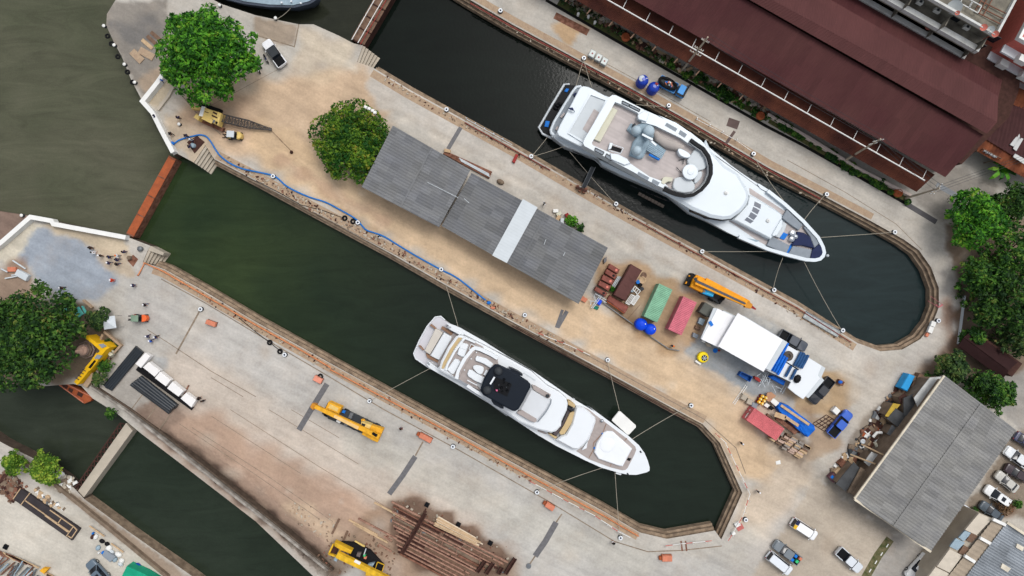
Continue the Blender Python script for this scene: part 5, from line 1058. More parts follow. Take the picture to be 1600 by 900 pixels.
ROPES = [((912,92,.6),(900,134,1.2),'from the far bollard to the stern of the larger yacht, left of its pair'), ((912,92,.6),(925,137,1.4),'from the far bollard to the stern of the larger yacht, right of its pair'), ((830,245,.6),(858,211,.2),'from the near bollard to the swim platform of the larger yacht'), ((830,245,.6),(884,228,1.7),'from the near bollard to the quarter of the larger yacht'),
 ((1044,166,.6),(994,163,1.8),'from the far quay to the flank of the larger yacht'), ((962,319,.6),(890,237,1.6),'slanting under the gangway of the larger yacht'), ((1176,241,.6),(1224,313,2),'from the far quay to the shoulder of the larger yacht'), ((1290,304,.6),(1257,343,2),'short one from the far quay to the bow of the larger yacht'),
 ((1396,363,.6),(1283,371,2),'from the dock head to the bow of the larger yacht'), ((1208,453,.6),(1223,403,1.8),'short one from the near quay to the bow of the larger yacht'), ((1315,516,.6),(1256,408,1.8),'long one from the curved quay to the bow of the larger yacht'), ((1096,393,.6),(1198,393,1.6),'lying level from the near quay to the larger yacht'),
 ((697,447,.2),(716,511,1.1),'from the upper quay to the stern of the smaller yacht'), ((578,626,.6),(673,575,1.1),'from the lower quay to the stern of the smaller yacht'), ((949,562,.6),(968,642,.6),'from the upper quay to the fold-out balcony of the smaller yacht'), ((1079,633,.6),(988,686,1.1),'from the upper quay to the bow of the smaller yacht'), ((839,768,.6),(941,731,1.1),'from the lower quay to the flank of the smaller yacht'), ((969,839,.6),(961,738,1.1),'from the lower quay straight up to the bow of the smaller yacht'), ((432,30,.6),(456,10,.8),'from the creek quay to the moored grey ship')]
for a, b, w in ROPES: MB().tube(wire((W(*a), W(*b)), sag=.4), .042, 5).build('mooring_rope', M_rope, label='rope '+w, cat='rope', group='mooring ropes')
t = thing('moored_ship', 'grey blue ship whose bow shows at the top edge in the creek', 'ship', W(400, -10, -3))
shp = [(300,-26),(350,-2),(380,6),(420,11),(460,12),(485,6),(500,-4),(480,-28),(430,-60),(330,-80)]
MB().loft([[(p[0], p[1], z) for p in offset([Vector(q) for q in P(shp, .8)] if area(P(shp, .8)) > 0 else [Vector(q) for q in P(shp, .8)][::-1], d_)] for d_, z in ((.9, -3), (.15, -.5), (0, .8), (.3, .8), (.3, .5))]).build('hull', [mat('ship_hull', (70,78,90), .5, var=.15)], t, True)
pr(t, 'deck', M_bluegrey, [(310,-26),(352,-6),(382,2),(420,7),(458,8),(482,2),(494,-5),(476,-26),(430,-56),(334,-76)], .3, .62); pr(t, 'deckhouse', M_greywhite, [(330,-40),(380,-12),(410,-30),(360,-60)], .6, 2.5)
for x, y_ in ((470,5), (455,2), (440,4)): MB().cyl(*W(x, y_, 1).xy, .6, 1.1, .15).build('bollard', M_white, t, True)
t = thing('barge', 'small orange rusty barge moored under the big left tree', 'barge', W(116, 612, -3))
MB().prism(P([(88,597),(98,595),(146,619),(141,627),(131,631)], -1.4), -3, -1.4, .1).build('hull', M_orust, t, True)
for q in ([(98,600),(106,603),(104,608),(97,605)], [(108,606),(114,609),(112,614),(106,611)], [(122,612),(130,616),(127,621),(120,617)]): pr(t, 'hatch', M_rustdark, q, -1.4, -1.3)
for a, b in (((90,599),(131,629)), ((99,597),(144,620))): MB().bar(W(*a, -1.25), W(*b, -1.25), .12, .3).build('gunwale', M_orange, t, True)
# ------------------------------------------------------------------ vehicles, plant, people and loose things
def rrect(L, Wd, r, n=4, taper=0):
    pts = []
    for cx, cy, a0 in ((L/2-r, Wd/2-r, 0), (-L/2+r, Wd/2-r, 90), (-L/2+r, -Wd/2+r, 180), (L/2-r, -Wd/2+r, 270)):
        for i in range(n+1):
            a = R(a0+90*i/n); x, y = cx+r*math.cos(a), cy+r*math.sin(a)
            if taper and x > 0: y *= 1-taper*(x/(L/2))**3
            pts.append((x, y))
    return pts
def at_z(pts, z, k=1, dx=0, ky=None): return [(x*k+dx, y*(ky or k), z) for x, y in pts]
def wheels(t, xs, y, r, w=.22, m=None):
    for x in xs:
        for s in (-1, 1):
            o = MB().tube([(x, s*y-w/2, r), (x, s*y+w/2, r)], r, 16).build('wheel', M_rubber, t)
            MB().tube([(x, s*(y+w/2)-.01, r), (x, s*(y+w/2)+.015, r)], r*.6, 10).build('rim', M_chrome, o)
PAINTS = {}
def carpaint(rgb):
    k = 'car_paint_%d_%d_%d' % rgb; return mat(k, rgb, .28, var=.02, coat=.4)
def car(label, rear, front, kind, rgb, group='parked cars', bed=None, roof=None):
    c = W((rear[0]+front[0])/2, (rear[1]+front[1])/2, .9); t = thing({'pickup': 'pickup_truck', 'van': 'van'}.get(kind, 'car'), label, {'pickup': 'pickup truck', 'van': 'van'}.get(kind, 'car'), (c.x, c.y, .0), heading(rear, front), group)
    m = carpaint(rgb); L, Wd = {'pickup': (5.25, 1.86), 'suv': (4.7, 1.86), 'van': (4.95, 1.84), 'sedan': (4.55, 1.76)}[kind]
    p = rrect(L, Wd, .38, 4, .1)
    if kind == 'pickup':
        MB().loft([at_z(p, .32, .97), at_z(p, .5), at_z(p, .78), at_z(p, .8, .99)]).build('body', m, t, smooth=35)
        h = rrect(1.75, Wd*.94, .35, 4, .1); MB().loft([at_z(h, .79, 1, 1.62), at_z(h, .98, 1, 1.6), at_z(h, 1.08, .9, 1.55)]).build('bonnet', m, t, smooth=35)
        cb = rrect(2.3, Wd*.98, .12, 2); MB().loft([at_z(cb, .79, 1, .02), at_z(cb, 1.08, .99, .02)]).build('cab', m, t)
        MB().loft([at_z(cb, 1.08, .97, .02), at_z(rrect(1.5, Wd*.78, .2, 3), 1.66, 1, -.12)]).build('cab_window', M_glass, t, smooth=30)
        MB().loft([at_z(rrect(1.5, Wd*.8, .2, 3), 1.665, 1, -.12), at_z(rrect(1.44, Wd*.74, .2, 3), 1.74, 1, -.12)]).build('roof', roof or m, t, smooth=30)
        o = [(x-1.77, y) for x, y in rrect(1.7, Wd*.97, .1, 2)]; i = [(x-1.77, y) for x, y in rrect(1.55, Wd*.83, .06, 2)]
        MB().ring(o, i, .79, 1.16).build('bed_side', m, t); MB().prism(i, .8, .83 if bed is None or bed == 'open' else 1.19, 0 if bed is None else .02).build('bed_liner' if bed in (None, 'open') else 'bed_cover', M_black if bed != 'grey' else M_greycover, t)
    else:
        x0, x1, tx0, tx1, hh = {'suv': (-2.25, 1.15, -1.95, .35, 1.72), 'van': (-2.42, 1.75, -2.3, 1.05, 1.95), 'sedan': (-1.75, 1.05, -1.05, .3, 1.42)}[kind]
        MB().loft([at_z(p, .3, .96), at_z(p, .48), at_z(p, .8), at_z(p, .92, .96), at_z(p, .97, .88)]).build('body', m, t, smooth=40)
        lo = [(x+(x0+x1)/2, y) for x, y in rrect(x1-x0, Wd*.92, .3, 3)]; hi = [(x+(tx0+tx1)/2, y) for x, y in rrect(tx1-tx0, Wd*.74, .25, 3)]
        hi2 = [(x+(tx0+tx1)/2, y) for x, y in rrect(tx1-tx0-.08, Wd*.7, .25, 3)]
        MB().loft([at_z(lo, .94), at_z(hi, hh-.08)]).build('window', M_glass, t, smooth=30)
        MB().loft([at_z(hi, hh-.075), at_z(hi2, hh)]).build('roof', roof or m, t, smooth=30)
        for s in (-1, 1): MB().bar((x1-.1, s*Wd*.44, .98), (tx1-.02, s*Wd*.365, hh-.05), .09, .08).build('pillar', m, t); MB().bar((x0+.15, s*Wd*.44, .98), (tx0+.05, s*Wd*.365, hh-.05), .12, .08).build('pillar', m, t)
        if kind == 'suv': MB().box(-.6, 0, hh, hh+.02, .7, .75, 0).build('sunroof', M_glass, t)
    wheels(t, (-L*.3, L*.31), Wd/2-.13, .34)
    for s in (-1, 1):
        MB().ell((L/2-.22, s*Wd*.34, .72), .16, .2, .09, 10, 5).build('headlight', M_chrome, t, smooth=60)
        MB().box(-L/2+.05, s*Wd*.38, .65, .85, .08, .22, 0).build('tail_light', mat('tail_red', (140,20,20), .3), t)
        MB().box(.95 if kind != 'van' else 1.5, s*(Wd/2+.1), .95, 1.1, .12, .22, 0, .02).build('wing_mirror', m, t)
    return t
car('white pickup with a black bed cover parked beside the big bright tree', (441,101), (415,65), 'pickup', (240,242,245), bed='black', roof=M_darkgrey)
car('charcoal pickup with an open bed against the white tent', (1219,521), (1260,544), 'pickup', (70,76,86), bed='open', roof=None)
car('black pickup parked nose down beside the white flat roofed store', (1299,592), (1268,629), 'pickup', (32,36,44), bed='open')
car('bright blue pickup with a black bed cover near the pallet of junk', (1297,681), (1329,643), 'pickup', (34,92,196), bed='black')
t = car('white van with yellow and dark cargo on its roof in the open car park', (1235,813), (1278,841), 'van', (246,248,250))
for q, m in (((-2.05, -.4, .55, .7), M_dyel), ((-2.05, .38, .55, .75), M_navy)): MB().box(q[0], q[1], 1.95, 2.05, q[2], q[3]).build('roof_cargo', m, t)
t = car('grey pickup carrying blue and green boxes in the open car park', (1247,876), (1212,850), 'pickup', (118,126,132), bed='open')
for x, y, m in ((-1.4, -.4, M_blue), (-1.3, .45, M_blue), (-2.1, .2, mat('box_green', (60,190,120), .6)), (-2.3, -.5, M_orange)): MB().box(x, y, .83, 1.35, .5, .5, 0, .02).build('box', m, t)
car('silver white people carrier beside the loaded grey pickup', (1200,866), (1236,895), 'van', (226,232,238))
car('silver pickup with a dark bed cover by the mossy strip', (1308,858), (1347,893), 'pickup', (220,226,232), bed='black')
car('white pickup with a black bed driving out at the bottom edge', (1452,868), (1419,903), 'pickup', (238,240,240), bed='open')
car('white car half hidden under the warehouse eave', (1488,826), (1514,792), 'sedan', (226,232,240)); car('dark red car tucked under the warehouse eave', (1474,836), (1456,866), 'sedan', (150,26,34))
car('dark blue car cut by the right edge', (1588,680), (1622,702), 'sedan', (58,62,92)); car('white pickup topmost of the complete cars in the right hand row', (1610,730), (1572,702), 'pickup', (228,232,234), bed=None)
car('dark maroon car in the right hand row', (1610,752), (1570,728), 'sedan', (52,36,42)); car('beige silver car in the right hand row', (1592,768), (1556,738), 'sedan', (196,194,186))
car('white car with a small sunroof at the low end of the right hand row', (1577,788), (1540,762), 'suv', (240,242,242)); car('dark grey car beside the annex roof', (1566,811), (1534,788), 'sedan', (74,86,96))
car('grey blue car nose up at the bottom left corner', (168,912), (136,876), 'suv', (96,112,126))
# small truck with an inflatable raft
t = thing('flatbed_truck', 'bright blue flatbed truck carrying a black inflatable raft on the far quay', 'truck', tuple(W(1051,136,1).xy)+(0,), heading((1027,124), (1074,149)))
M_tblue = mat('truck_blue', (70,150,220), .4, var=.05)
MB().box(-.2, 0, .5, .8, 4.9, 1.7, 0, .03).build('chassis', M_darkgrey, t); MB().ring(rrect(3.3, 1.85, .06, 1), rrect(3.15, 1.7, .06, 1), .8, 1.2).build('bed_side', M_tblue, t).location.x = -.95
MB().box(-.95, 0, .8, .84, 3.15, 1.7).build('bed_floor', M_tblue, t); cb = rrect(1.5, 1.75, .15, 3)
MB().loft([at_z(cb, .55, 1, 1.75), at_z(cb, 1.3, 1, 1.75)]).build('cab', M_tblue, t); MB().loft([at_z(cb, 1.3, .99, 1.75), at_z(rrect(1.05, 1.6, .15, 3), 1.95, 1, 1.55)]).build('cab_window', M_glass, t); MB().loft([at_z(rrect(1.08, 1.62, .15, 3), 1.95, 1, 1.55), at_z(rrect(1.0, 1.55, .15, 3), 2.05, 1, 1.55)]).build('roof', M_tblue, t)
wheels(t, (-1.6, 1.6), .75, .36)
t2 = thing('inflatable_raft', 'black inflatable raft heaped with blue and white gear on the blue truck', 'raft', tuple(W(1043,131,1.2).xy)+(1.05,), heading((1027,124), (1074,149)))
pts = [(1.35*math.cos(a)*(1.15 if abs(math.cos(a)) > .7 else 1), .72*math.sin(a), .45) for a in [i*math.pi/10 for i in range(21)]]; MB().tube(pts, .24, 8).build('tube', M_rubber, t2, smooth=60); MB().prism([p[:2] for p in pts[:-1]], .1, .3).build('raft_floor', M_darkgrey, t2)
g = random.Random(3)
for k in range(12): MB().box(g.uniform(-.8, .9), g.uniform(-.3, .3), .3, g.uniform(.5, .75), g.uniform(.15, .4), g.uniform(.1, .3), g.uniform(0, 3), .02).build('gear', g.choice([M_blue, M_offwhite, M_bluegrey, M_orange]), t2)
def tank(label, px, py, r, h, m, patch=False, group='blue water tanks'):
    c = W(px, py, h*.8); t = thing('water_tank', label, 'water tank', (c.x, c.y, 0), 0, group); prof = [(r*.95, 0)]
    for k in range(5): z = h*.75*k/5; prof += [(r, z+.05), (r, z+h*.11), (r*.96, z+h*.13)]
    prof += [(r*.98, h*.76), (r*.85, h*.88), (r*.5, h*.97), (.25, h)]; MB().lathe(0, 0, prof, 24).build('shell', m, t, smooth=40); MB().cyl(0, 0, h-.02, h+.1, .28).build('lid', m, t)
    MB().tube([(r*.55, .1, h*.93), (r*.55, .1, h*1.02)], .1).build('outlet', M_offwhite, t)
    if patch: MB().lathe(-.25, .15, [(.55, h*.955), (.4, h*1.0), (.05, h*1.02)], 12).build('pale_patch', M_greywhite, t, smooth=50)
M_tank = mat('tank_blue', (18,60,176), .35, var=.06)
tank('big blue tank with a pale worn top on the far quay', 1005, 125, .95, 2.4, M_tank, True); tank('big blue tank touching the blue truck on the far quay', 1022, 136, .95, 2.3, M_tank)
M_tank2 = mat('tank_bright_blue', (14,74,226), .4, var=.06)
tank('bright blue tank below the green container, left of its pair', 1002.5, 507, 1.02, 1.9, M_tank2); tank('bright blue tank below the green container, right of its pair', 1017, 514.5, .95, 1.8, M_tank2)
MB().box(*W(1026,131,2.4).xy, 2.25, 2.5, .5, .35, GA).build('red_can', M_redpaint, label='red can on top of the blue tank beside the truck', cat='can')
for k, (x, y) in enumerate(((925,85), (935,91), (944,97))):
    c = W(x, y, .6); t = thing('tank_crate', 'pale caged tank on the far quay, '+('first', 'second', 'third')[k]+' from the left of three', 'caged tank', (c.x, c.y, 0), GA, 'caged tanks on the far quay')
    MB().box(0, 0, .12, 1.1, .95, 1.15, 0, .05).build('bottle', mat('milky_plastic', (214,220,216), .4, var=.05), t); MB().box(0, 0, 0, .11, 1.0, 1.2).build('pallet', M_wooddark, t); MB().cyl(0, 0, 1.1, 1.16, .13).build('cap', M_redpaint, t)
    mb = MB()
    for s in (-.5, .5):
        for z in (.4, .75, 1.08): mb.bar((s, -.6, z), (s, .6, z), .03, .03)
        for z in (.4, .75, 1.08): mb.bar((-.5, s*1.2, z), (.5, s*1.2, z), .03, .03)
    mb.build('cage', M_steel, t)
# ---- containers
def container(label, a, b, rgb, L=6.06, Hh=2.59, Wd=2.44, marks=True):
    c = W((a[0]+b[0])/2, (a[1]+b[1])/2, Hh); t = thing('shipping_container', label, 'container', (c.x, c.y, 0), heading(a, b), 'shipping containers')
    m = mat('container_%d_%d_%d' % rgb, rgb, .55, var=.14, scale=.9, grain=.08)
    MB().box(0, 0, .12, Hh-.06, L-.1, Wd-.1).build('shell', m, t); mb = MB()
    for s in (-1, 1):
        for z in (.08, Hh-.06): mb.bar((-L/2, s*(Wd/2-.06), z), (L/2, s*(Wd/2-.06), z), .13, .13)
        for e in (-1, 1): mb.bar((e*(L/2-.065), s*(Wd/2-.065), 0), (e*(L/2-.065), s*(Wd/2-.065), Hh), .15, .15)
    for e in (-1, 1):
        for z in (.08, Hh-.06): mb.bar((e*(L/2-.06), -Wd/2, z+.003), (e*(L/2-.06), Wd/2, z+.003), .13, .13)
    mb.build('frame', m, t)
    MB().corr((-L/2+.14, -Wd/2+.12, Hh-.03), (-L/2+.14, Wd/2-.12, Hh-.03), (L/2-.14, Wd/2-.12, Hh-.03), (L/2-.14, -Wd/2+.12, Hh-.03), .28, .03).build('roof', m, t)
    for s in (-1, 1): MB().corr((-L/2+.14, s*(Wd/2-.04), .2), (-L/2+.14, s*(Wd/2-.04), Hh-.15), (L/2-.14, s*(Wd/2-.04), Hh-.15), (L/2-.14, s*(Wd/2-.04), .2), .28, .0).build('side', m, t)
    for s in (-.55, .55): MB().box(-L/2+.02, s, .2, Hh-.16, .07, 1.05).build('door', m, t); MB().tube([(-L/2-.05, s*.5, .2), (-L/2-.05, s*.5, Hh-.2)], .03).build('lock_bar', M_steel, t)
    return t
container('green container with a scuffed top between the tanks and the pink one', (1040,449), (1017,498), (130,178,148)); container('pink red container beside the dark grey covered crate', (1078,469), (1055,518), (204,112,126))
t = container('pink red container with a white marked door end by the stacked timbers', (1173,647), (1219,679), (204,108,112))
for y_, z, w in ((-.5, 1.7, 1.0), (.55, 1.5, .32)): MB().box(-3.1, y_, z-.14, z+.14, .03, w).build('white_mark', M_white, t)
def lit(t, name, m, q, z0, z1, bev=.03): return MB().prism(P(q, z1), z0, z1, bev).build(name, m, t, True)
ZR = lambda *p: zz((900,390), 8, *p)
t = thing('rusty_tank_box', 'long dark maroon steel box beside the row of small rust tanks', 'steel box', W(981, 441, 0)); lit(t, 'shell', mat('maroon_steel', (92,60,56), .7, var=.15, scale=.6, grain=.08), ZR((690,180),(830,262),(620,642),(470,565)), 0, 2.5, .12)
lit(t, 'edge_strip', M_wood, ZR((822,270),(832,276),(700,470),(692,464)), 2.2, 2.48)
for p in ZR((690,350), (630,440), (720,385)): MB().lathe(*W(*p, 2.5).xy, [(.3, 2.5), (.32, 2.56), (.2, 2.57)], 16).build('hatch', mat('maroon_steel', (92,60,56), .7), t, True)
QS = [((425,175),(550,250),(520,305),(395,230)), ((385,240),(515,320),(490,375),(360,295)), ((340,310),(480,385),(450,445),(315,375)), ((300,385),(440,460),(405,520),(275,440)), ((250,460),(395,545),(370,590),(230,510))]
for k, q in enumerate(QS):
    c = zz((900,390), 8, (sum(a[0] for a in q)/4, sum(a[1] for a in q)/4))[0]; t = thing('rust_tank', ('uppermost rust red tank in the row beside the grey shed', 'second rust red tank from the top, with a dark hole', 'middle rust red tank in the row beside the grey shed', 'fourth rust red tank from the top, with a pale lid', 'lowest rust red tank, with a round black hole')[k], 'tank', W(*c, 0), 0, 'rust red tanks')
    lit(t, 'shell', mat('rust_red', (136,82,72), .75, var=.18, scale=1.4, grain=.1), ZR(*q), 0, 1.5, .1); w = ZR((q[1][0]*.7+q[3][0]*.3, q[1][1]*.6+q[2][1]*.2+q[3][1]*.2))[0]
    MB().cyl(*W(*w, 1.5).xy, 1.5, 1.54, .22).build('manhole', M_black if k in (1, 4) else M_dishred, t, True)
t = thing('rust_tank', 'long rust red tank lying across the foot of the maroon box', 'tank', W(965, 476, 0), 0, 'rust red tanks'); lit(t, 'shell', mat('rust_red', (136,82,72), .75), ZR((425,568),(660,715),(612,800),(385,632)), 0, 1.2, .15); lit(t, 'red_side', M_orust, ZR((388,640),(608,795),(600,803),(382,650)), .2, 1.0)
mb = MB()
for a, b in (((560,340),(480,475)), ((545,335),(462,468)), ((530,330),(448,462))): mb.tube([W(*ZR(a)[0], .6), W(*ZR(b)[0], .6)], .09)
mb.build('pipe_bundle', M_greywhite, label='pale pipes between the rust tanks and the maroon box', cat='pipes')
def frame_rack(label, q, z, m, n=3):
    c = ZR((sum(a[0] for a in q)/4, sum(a[1] for a in q)/4))[0]; t = thing('frame_rack', label, 'frame', W(*c, 0), 0, 'white steel frames'); q = ZR(*q)
    for zz_ in (.15, z):
        mb = MB()
        for i in range(4): mb.bar(W(*q[i], zz_), W(*q[(i+1) % 4], zz_), .12, .12)
        for k in range(1, n): mb.bar(W(*lerp2(q[0], q[1], k/n), zz_), W(*lerp2(q[3], q[2], k/n), zz_), .1, .1)
        mb.build('rail_frame', m, t, True)
    for p in q: MB().bar(W(*p, 0), W(*p, z), .1, .1).build('post', m, t, True)
frame_rack('white steel frame near the maroon box, upper of three', ((735,455),(805,515),(770,560),(710,500)), 1.0, M_offwhite); frame_rack('white steel frame near the maroon box, lower left', ((690,560),(735,580),(665,690),(620,665)), 1.0, M_offwhite); frame_rack('white steel frame near the maroon box, lower right', ((760,565),(795,585),(720,695),(690,670)), 1.0, M_offwhite)
for x, y, m, w in ((770,405,M_blue,'small blue'), (800,440,M_rubber,'black'), (820,490,M_darkgrey,'dark grey'), (700,510,M_bluegrey,'pale blue')): p = ZR((x,y))[0]; MB().lathe(*W(*p, .5).xy, [(.33, 0), (.36, .4), (.33, .9), (.05, .92)], 12).build('drum', m, label=w+' drum among the frames by the maroon box', cat='drum', smooth=40)
MB().lathe(*W(*ZR((825,385))[0], 0).xy, [(.55, .01), (.7, .1), (.55, .22), (.4, .1)], 18).build('cable_coil', M_wood, label='tan coil of cable beside the maroon box', cat='coil', smooth=50)
MB().lathe(*W(*ZR((845,320))[0], 0).xy, [(.45, .01), (.55, .08), (.45, .16), (.3, .08)], 16).build('cable_coil', M_wooddark, label='smaller brown coil above the tan one', cat='coil', smooth=50)
lit(None, 'orange_sheet', M_orange, ZR((85,580),(150,620),(115,665),(50,625)), .02, .5).update_tag(); o = bpy.data.objects['orange_sheet']; tag(o, 'orange panel leaning at the low corner of the long grey shed', 'panel')
t = thing('scaffold_frame', 'pale scaffold frames stacked beside the long grey shed', 'scaffold', W(933, 474, 0)); mb = MB()
for a, b in (((190,730),(300,570)), ((210,735),(320,580)), ((240,550),(380,630)), ((170,640),(260,650)), ((280,600),(380,665)), ((180,690),(190,640)), ((230,570),(240,640))): mb.tube([W(*ZR(a)[0], .9), W(*ZR(b)[0], .9)], .07)
mb.build('tube_frame', M_greywhite, t, True); 
for p in ZR((240,560), (200,730), (300,580), (350,660)): MB().tube([W(*p, 0), W(*p, .9)], .05).build('leg', M_greywhite, t, True)
lit(None, 'blue_crate', M_tank2, ZR((285,605),(330,640),(300,700),(245,660)), 0, .7); tag(bpy.data.objects['blue_crate'], 'bright blue crate beside the scaffold frames', 'crate'); lit(None, 'green_net', mat('net_green', (40,120,100), .8), ZR((230,695),(290,715),(270,755),(220,735)), 0, .35); tag(bpy.data.objects['green_net'], 'dark green net heap beside the scaffold frames', 'net')
wall('pipe_barrier', 'low grey pipe barrier running below the containers', [(938,470),(980,500),(1020,528),(1045,545),(1062,548)], .12, .5, M_steel, 'barrier')
# ---- cranes
def pbox(t, o, s, name, m, q, z0, z1, bev=.04): return MB().prism(P(zz(o, s, *q), z1), z0, z1, bev).build(name, m, t, True)
def boom(t, o, s, a, b, w0, w1, z0, z1, h, m, name='boom'):
    p, q = W(*zz(o, s, a)[0], z0), W(*zz(o, s, b)[0], z1); e = (q-p).normalized(); u = e.cross(Vector((0, 0, 1))).normalized(); v = u.cross(e)
    return MB().loft([[c+u*(i*w/2)+v*(j*h/2) for i, j in ((-1, -1), (1, -1), (1, 1), (-1, 1))] for c, w in ((p, w0), (p.lerp(q, .97), w1), (q, w1*.7))]).build(name, m, t, True)
def tyres(t, o, s, pts, r=.5, a=GA):
    for p in pts:
        c = W(*zz(o, s, p)[0], r); n = Vector(rot2(0, .16, a)+(0,)); w = MB().tube([c-n, c+n], r, 16).build('wheel', M_rubber, t, True); MB().tube([c-n*1.1, c+n*1.1], r*.5, 10).build('rim', M_darkgrey, w, True)
def hookblock(t, o, s, p, z): c = W(*zz(o, s, p)[0], z); MB().lathe(c.x, c.y, [(.1, z-.6), (.25, z-.4), (.25, z), (.1, z+.1)], 10).build('hook_block', M_rust, t, True)
o = (460,610); s = 10; t = thing('truck_crane', 'yellow truck crane with its boom folded forward on the south quay', 'crane', W(543, 657, 0))
pbox(t, o, s, 'carrier', M_darkgrey, ((480,290),(560,250),(860,330),(1380,580),(1340,690),(1060,670),(520,440)), .6, 1.15)
pbox(t, o, s, 'driver_cab', M_yellow, ((530,180),(735,268),(690,372),(480,282)), .7, 2.4, .12); pbox(t, o, s, 'cab_roof_panel', M_paleyel, ((560,215),(690,280),(665,335),(525,275)), 2.4, 2.45); pbox(t, o, s, 'windscreen', M_glass, ((520,190),(535,200),(488,285),(476,278)), 1.3, 2.2)
pbox(t, o, s, 'superstructure', M_yellow, ((1060,660),(1120,580),(1200,545),(1390,605),(1295,815),(1230,790),(1050,690)), 1.2, 2.5, .1); pbox(t, o, s, 'operator_cab', M_paleyel, ((1045,490),(1200,545),(1165,615),(1030,560)), 1.2, 2.9, .08); pbox(t, o, s, 'cab_window', M_glass, ((1055,508),(1115,530),(1095,573),(1038,550)), 2.85, 2.93)
pbox(t, o, s, 'counterweight', M_yellow, ((1040,455),(1075,450),(1100,475),(1070,495),(1045,490)), 1.2, 1.8)
boom(t, o, s, (1330,720), (300,235), .8, .6, 3.1, 3.0, .7, M_yellow); boom(t, o, s, (1000,590), (620,400), .55, .5, 3.48, 3.4, .1, mat('boom_scuff', (236,196,130), .7, var=.15), 'boom_sheet'); boom(t, o, s, (330,255), (280,225), 1.1, .8, 3.0, 2.9, .9, mat('boom_head', (206,140,50), .6), 'boom_head')
boom(t, o, s, (1290,710), (1220,665), .45, .4, 3.6, 3.5, .25, M_black, 'winch'); pbox(t, o, s, 'tool_box', M_offwhite, ((665,455),(725,490),(705,518),(648,485)), .8, 1.5); pbox(t, o, s, 'tool_box', M_steel, ((790,505),(840,530),(810,570),(765,540)), .8, 1.4); pbox(t, o, s, 'hydraulic_box', M_steel, ((870,355),(920,370),(885,450),(835,430)), 1.15, 1.9); pbox(t, o, s, 'blue_can', M_blue, ((755,312),(795,325),(780,362),(738,345)), 1.15, 1.7)
tyres(t, o, s, ((500,385),(600,430),(930,590),(1010,625),(700,265),(820,315),(1130,470),(1300,540)))
for q in (((1340,570),(1385,575),(1375,600)), ((430,350),(450,355),(440,380))): pbox(t, o, s, 'outrigger', M_darkgrey, q, .3, .9)
o = (1040,400); t = thing('truck_crane', 'orange yellow truck crane with a cyan cab above the pink container', 'crane', W(1124, 456, 0)); M_oy = mat('orange_yellow', (240,160,28), .5, var=.12, scale=1.5, grain=.09)
pbox(t, o, s, 'carrier', M_darkgrey, ((330,420),(420,490),(560,580),(850,755),(935,650),(760,550),(500,320),(430,290)), .6, 1.2); pbox(t, o, s, 'driver_cab', M_black, ((392,265),(470,292),(385,470),(302,445)), .6, 1.9, .1)
for q in (((368,300),(390,310),(380,325),(362,318)), ((325,398),(342,405),(322,440),(308,432))): pbox(t, o, s, 'cab_trim', M_oy, q, 1.5, 2.0)
pbox(t, o, s, 'superstructure', M_oy, ((490,292),(640,360),(760,420),(900,500),(700,560),(570,572),(388,482),(430,360)), 1.2, 2.5, .12); M_cyan = mat('cyan_cab', (40,166,226), .4)
pbox(t, o, s, 'operator_cab', M_cyan, ((612,508),(772,570),(742,642),(578,585)), 1.2, 2.6, .1); pbox(t, o, s, 'cab_roof_panel', mat('cyan_light', (70,186,236), .5), ((655,535),(760,575),(738,625),(640,590)), 2.6, 2.63); pbox(t, o, s, 'cab_window', mat('amber_glass', (120,100,70), .2), ((590,525),(630,540),(612,575),(578,562)), 2.3, 2.63)
boom(t, o, s, (470,385), (1290,760), 1.25, .95, 3.0, 2.9, .9, M_oy); boom(t, o, s, (480,390), (1250,748), .42, .36, 3.5, 3.4, .06, mat('boom_strip', (84,84,88), .5), 'boom_strip'); boom(t, o, s, (625,365), (1310,715), .55, .35, 2.7, 2.7, .5, M_oy, 'jib'); boom(t, o, s, (1250,750), (1330,790), 1.2, .8, 2.9, 2.9, 1.0, mat('boom_head', (206,140,50), .6), 'boom_head')
boom(t, o, s, (1310,775), (1405,832), .6, .2, 2.7, 2.5, .4, M_redpaint, 'hook_block'); boom(t, o, s, (640,420), (730,462), .3, .3, 3.2, 3.2, .4, M_black, 'cylinder'); boom(t, o, s, (450,375), (490,355), .7, .5, 3.55, 3.5, .12, M_darkgrey, 'winch'); pbox(t, o, s, 'rear_step', M_black, ((820,680),(900,640),(935,655),(850,755)), .7, 1.4); tyres(t, o, s, ((440,300),(350,450),(470,520),(560,580),(800,720),(700,680),(520,330),(880,660)))
o = (490,810); t = thing('truck_crane', 'dusty yellow truck crane with a black chassis at the bottom edge', 'crane', W(555, 872, 0))
pbox(t, o, s, 'carrier', M_rubber, ((430,370),(600,380),(880,500),(1100,740),(1060,880),(760,720),(560,560)), .6, 1.2); pbox(t, o, s, 'superstructure', M_dyel, ((325,372),(600,510),(575,560),(420,500),(320,435)), 1.2, 2.5, .1); pbox(t, o, s, 'winch_bay', M_rustdark, ((310,430),(385,460),(350,560),(255,535)), 1.0, 1.8)
for a, b in (((310,400),(240,550)), ((240,550),(390,600)), ((390,600),(420,480))): MB().bar(W(*zz(o, s, a)[0], 2.2), W(*zz(o, s, b)[0], 2.2), .25, .5).build('frame_bar', M_dyel, t, True)
boom(t, o, s, (370,560), (1250,985), 1.0, .8, 3.0, 3.2, .8, M_dyel); boom(t, o, s, (640,660), (730,705), .5, .5, 3.45, 3.45, .06, M_offwhite, 'boom_sheet'); pbox(t, o, s, 'boom_box', M_dyel, ((815,820),(950,850),(1010,900),(810,895)), 2.4, 3.1)
pbox(t, o, s, 'operator_cab', M_bluegrey, ((335,600),(385,625),(355,680),(310,655)), 1.2, 2.6); mb = MB(); q = zz(o, s, (1000,680), (1105,725), (1060,860), (960,800))
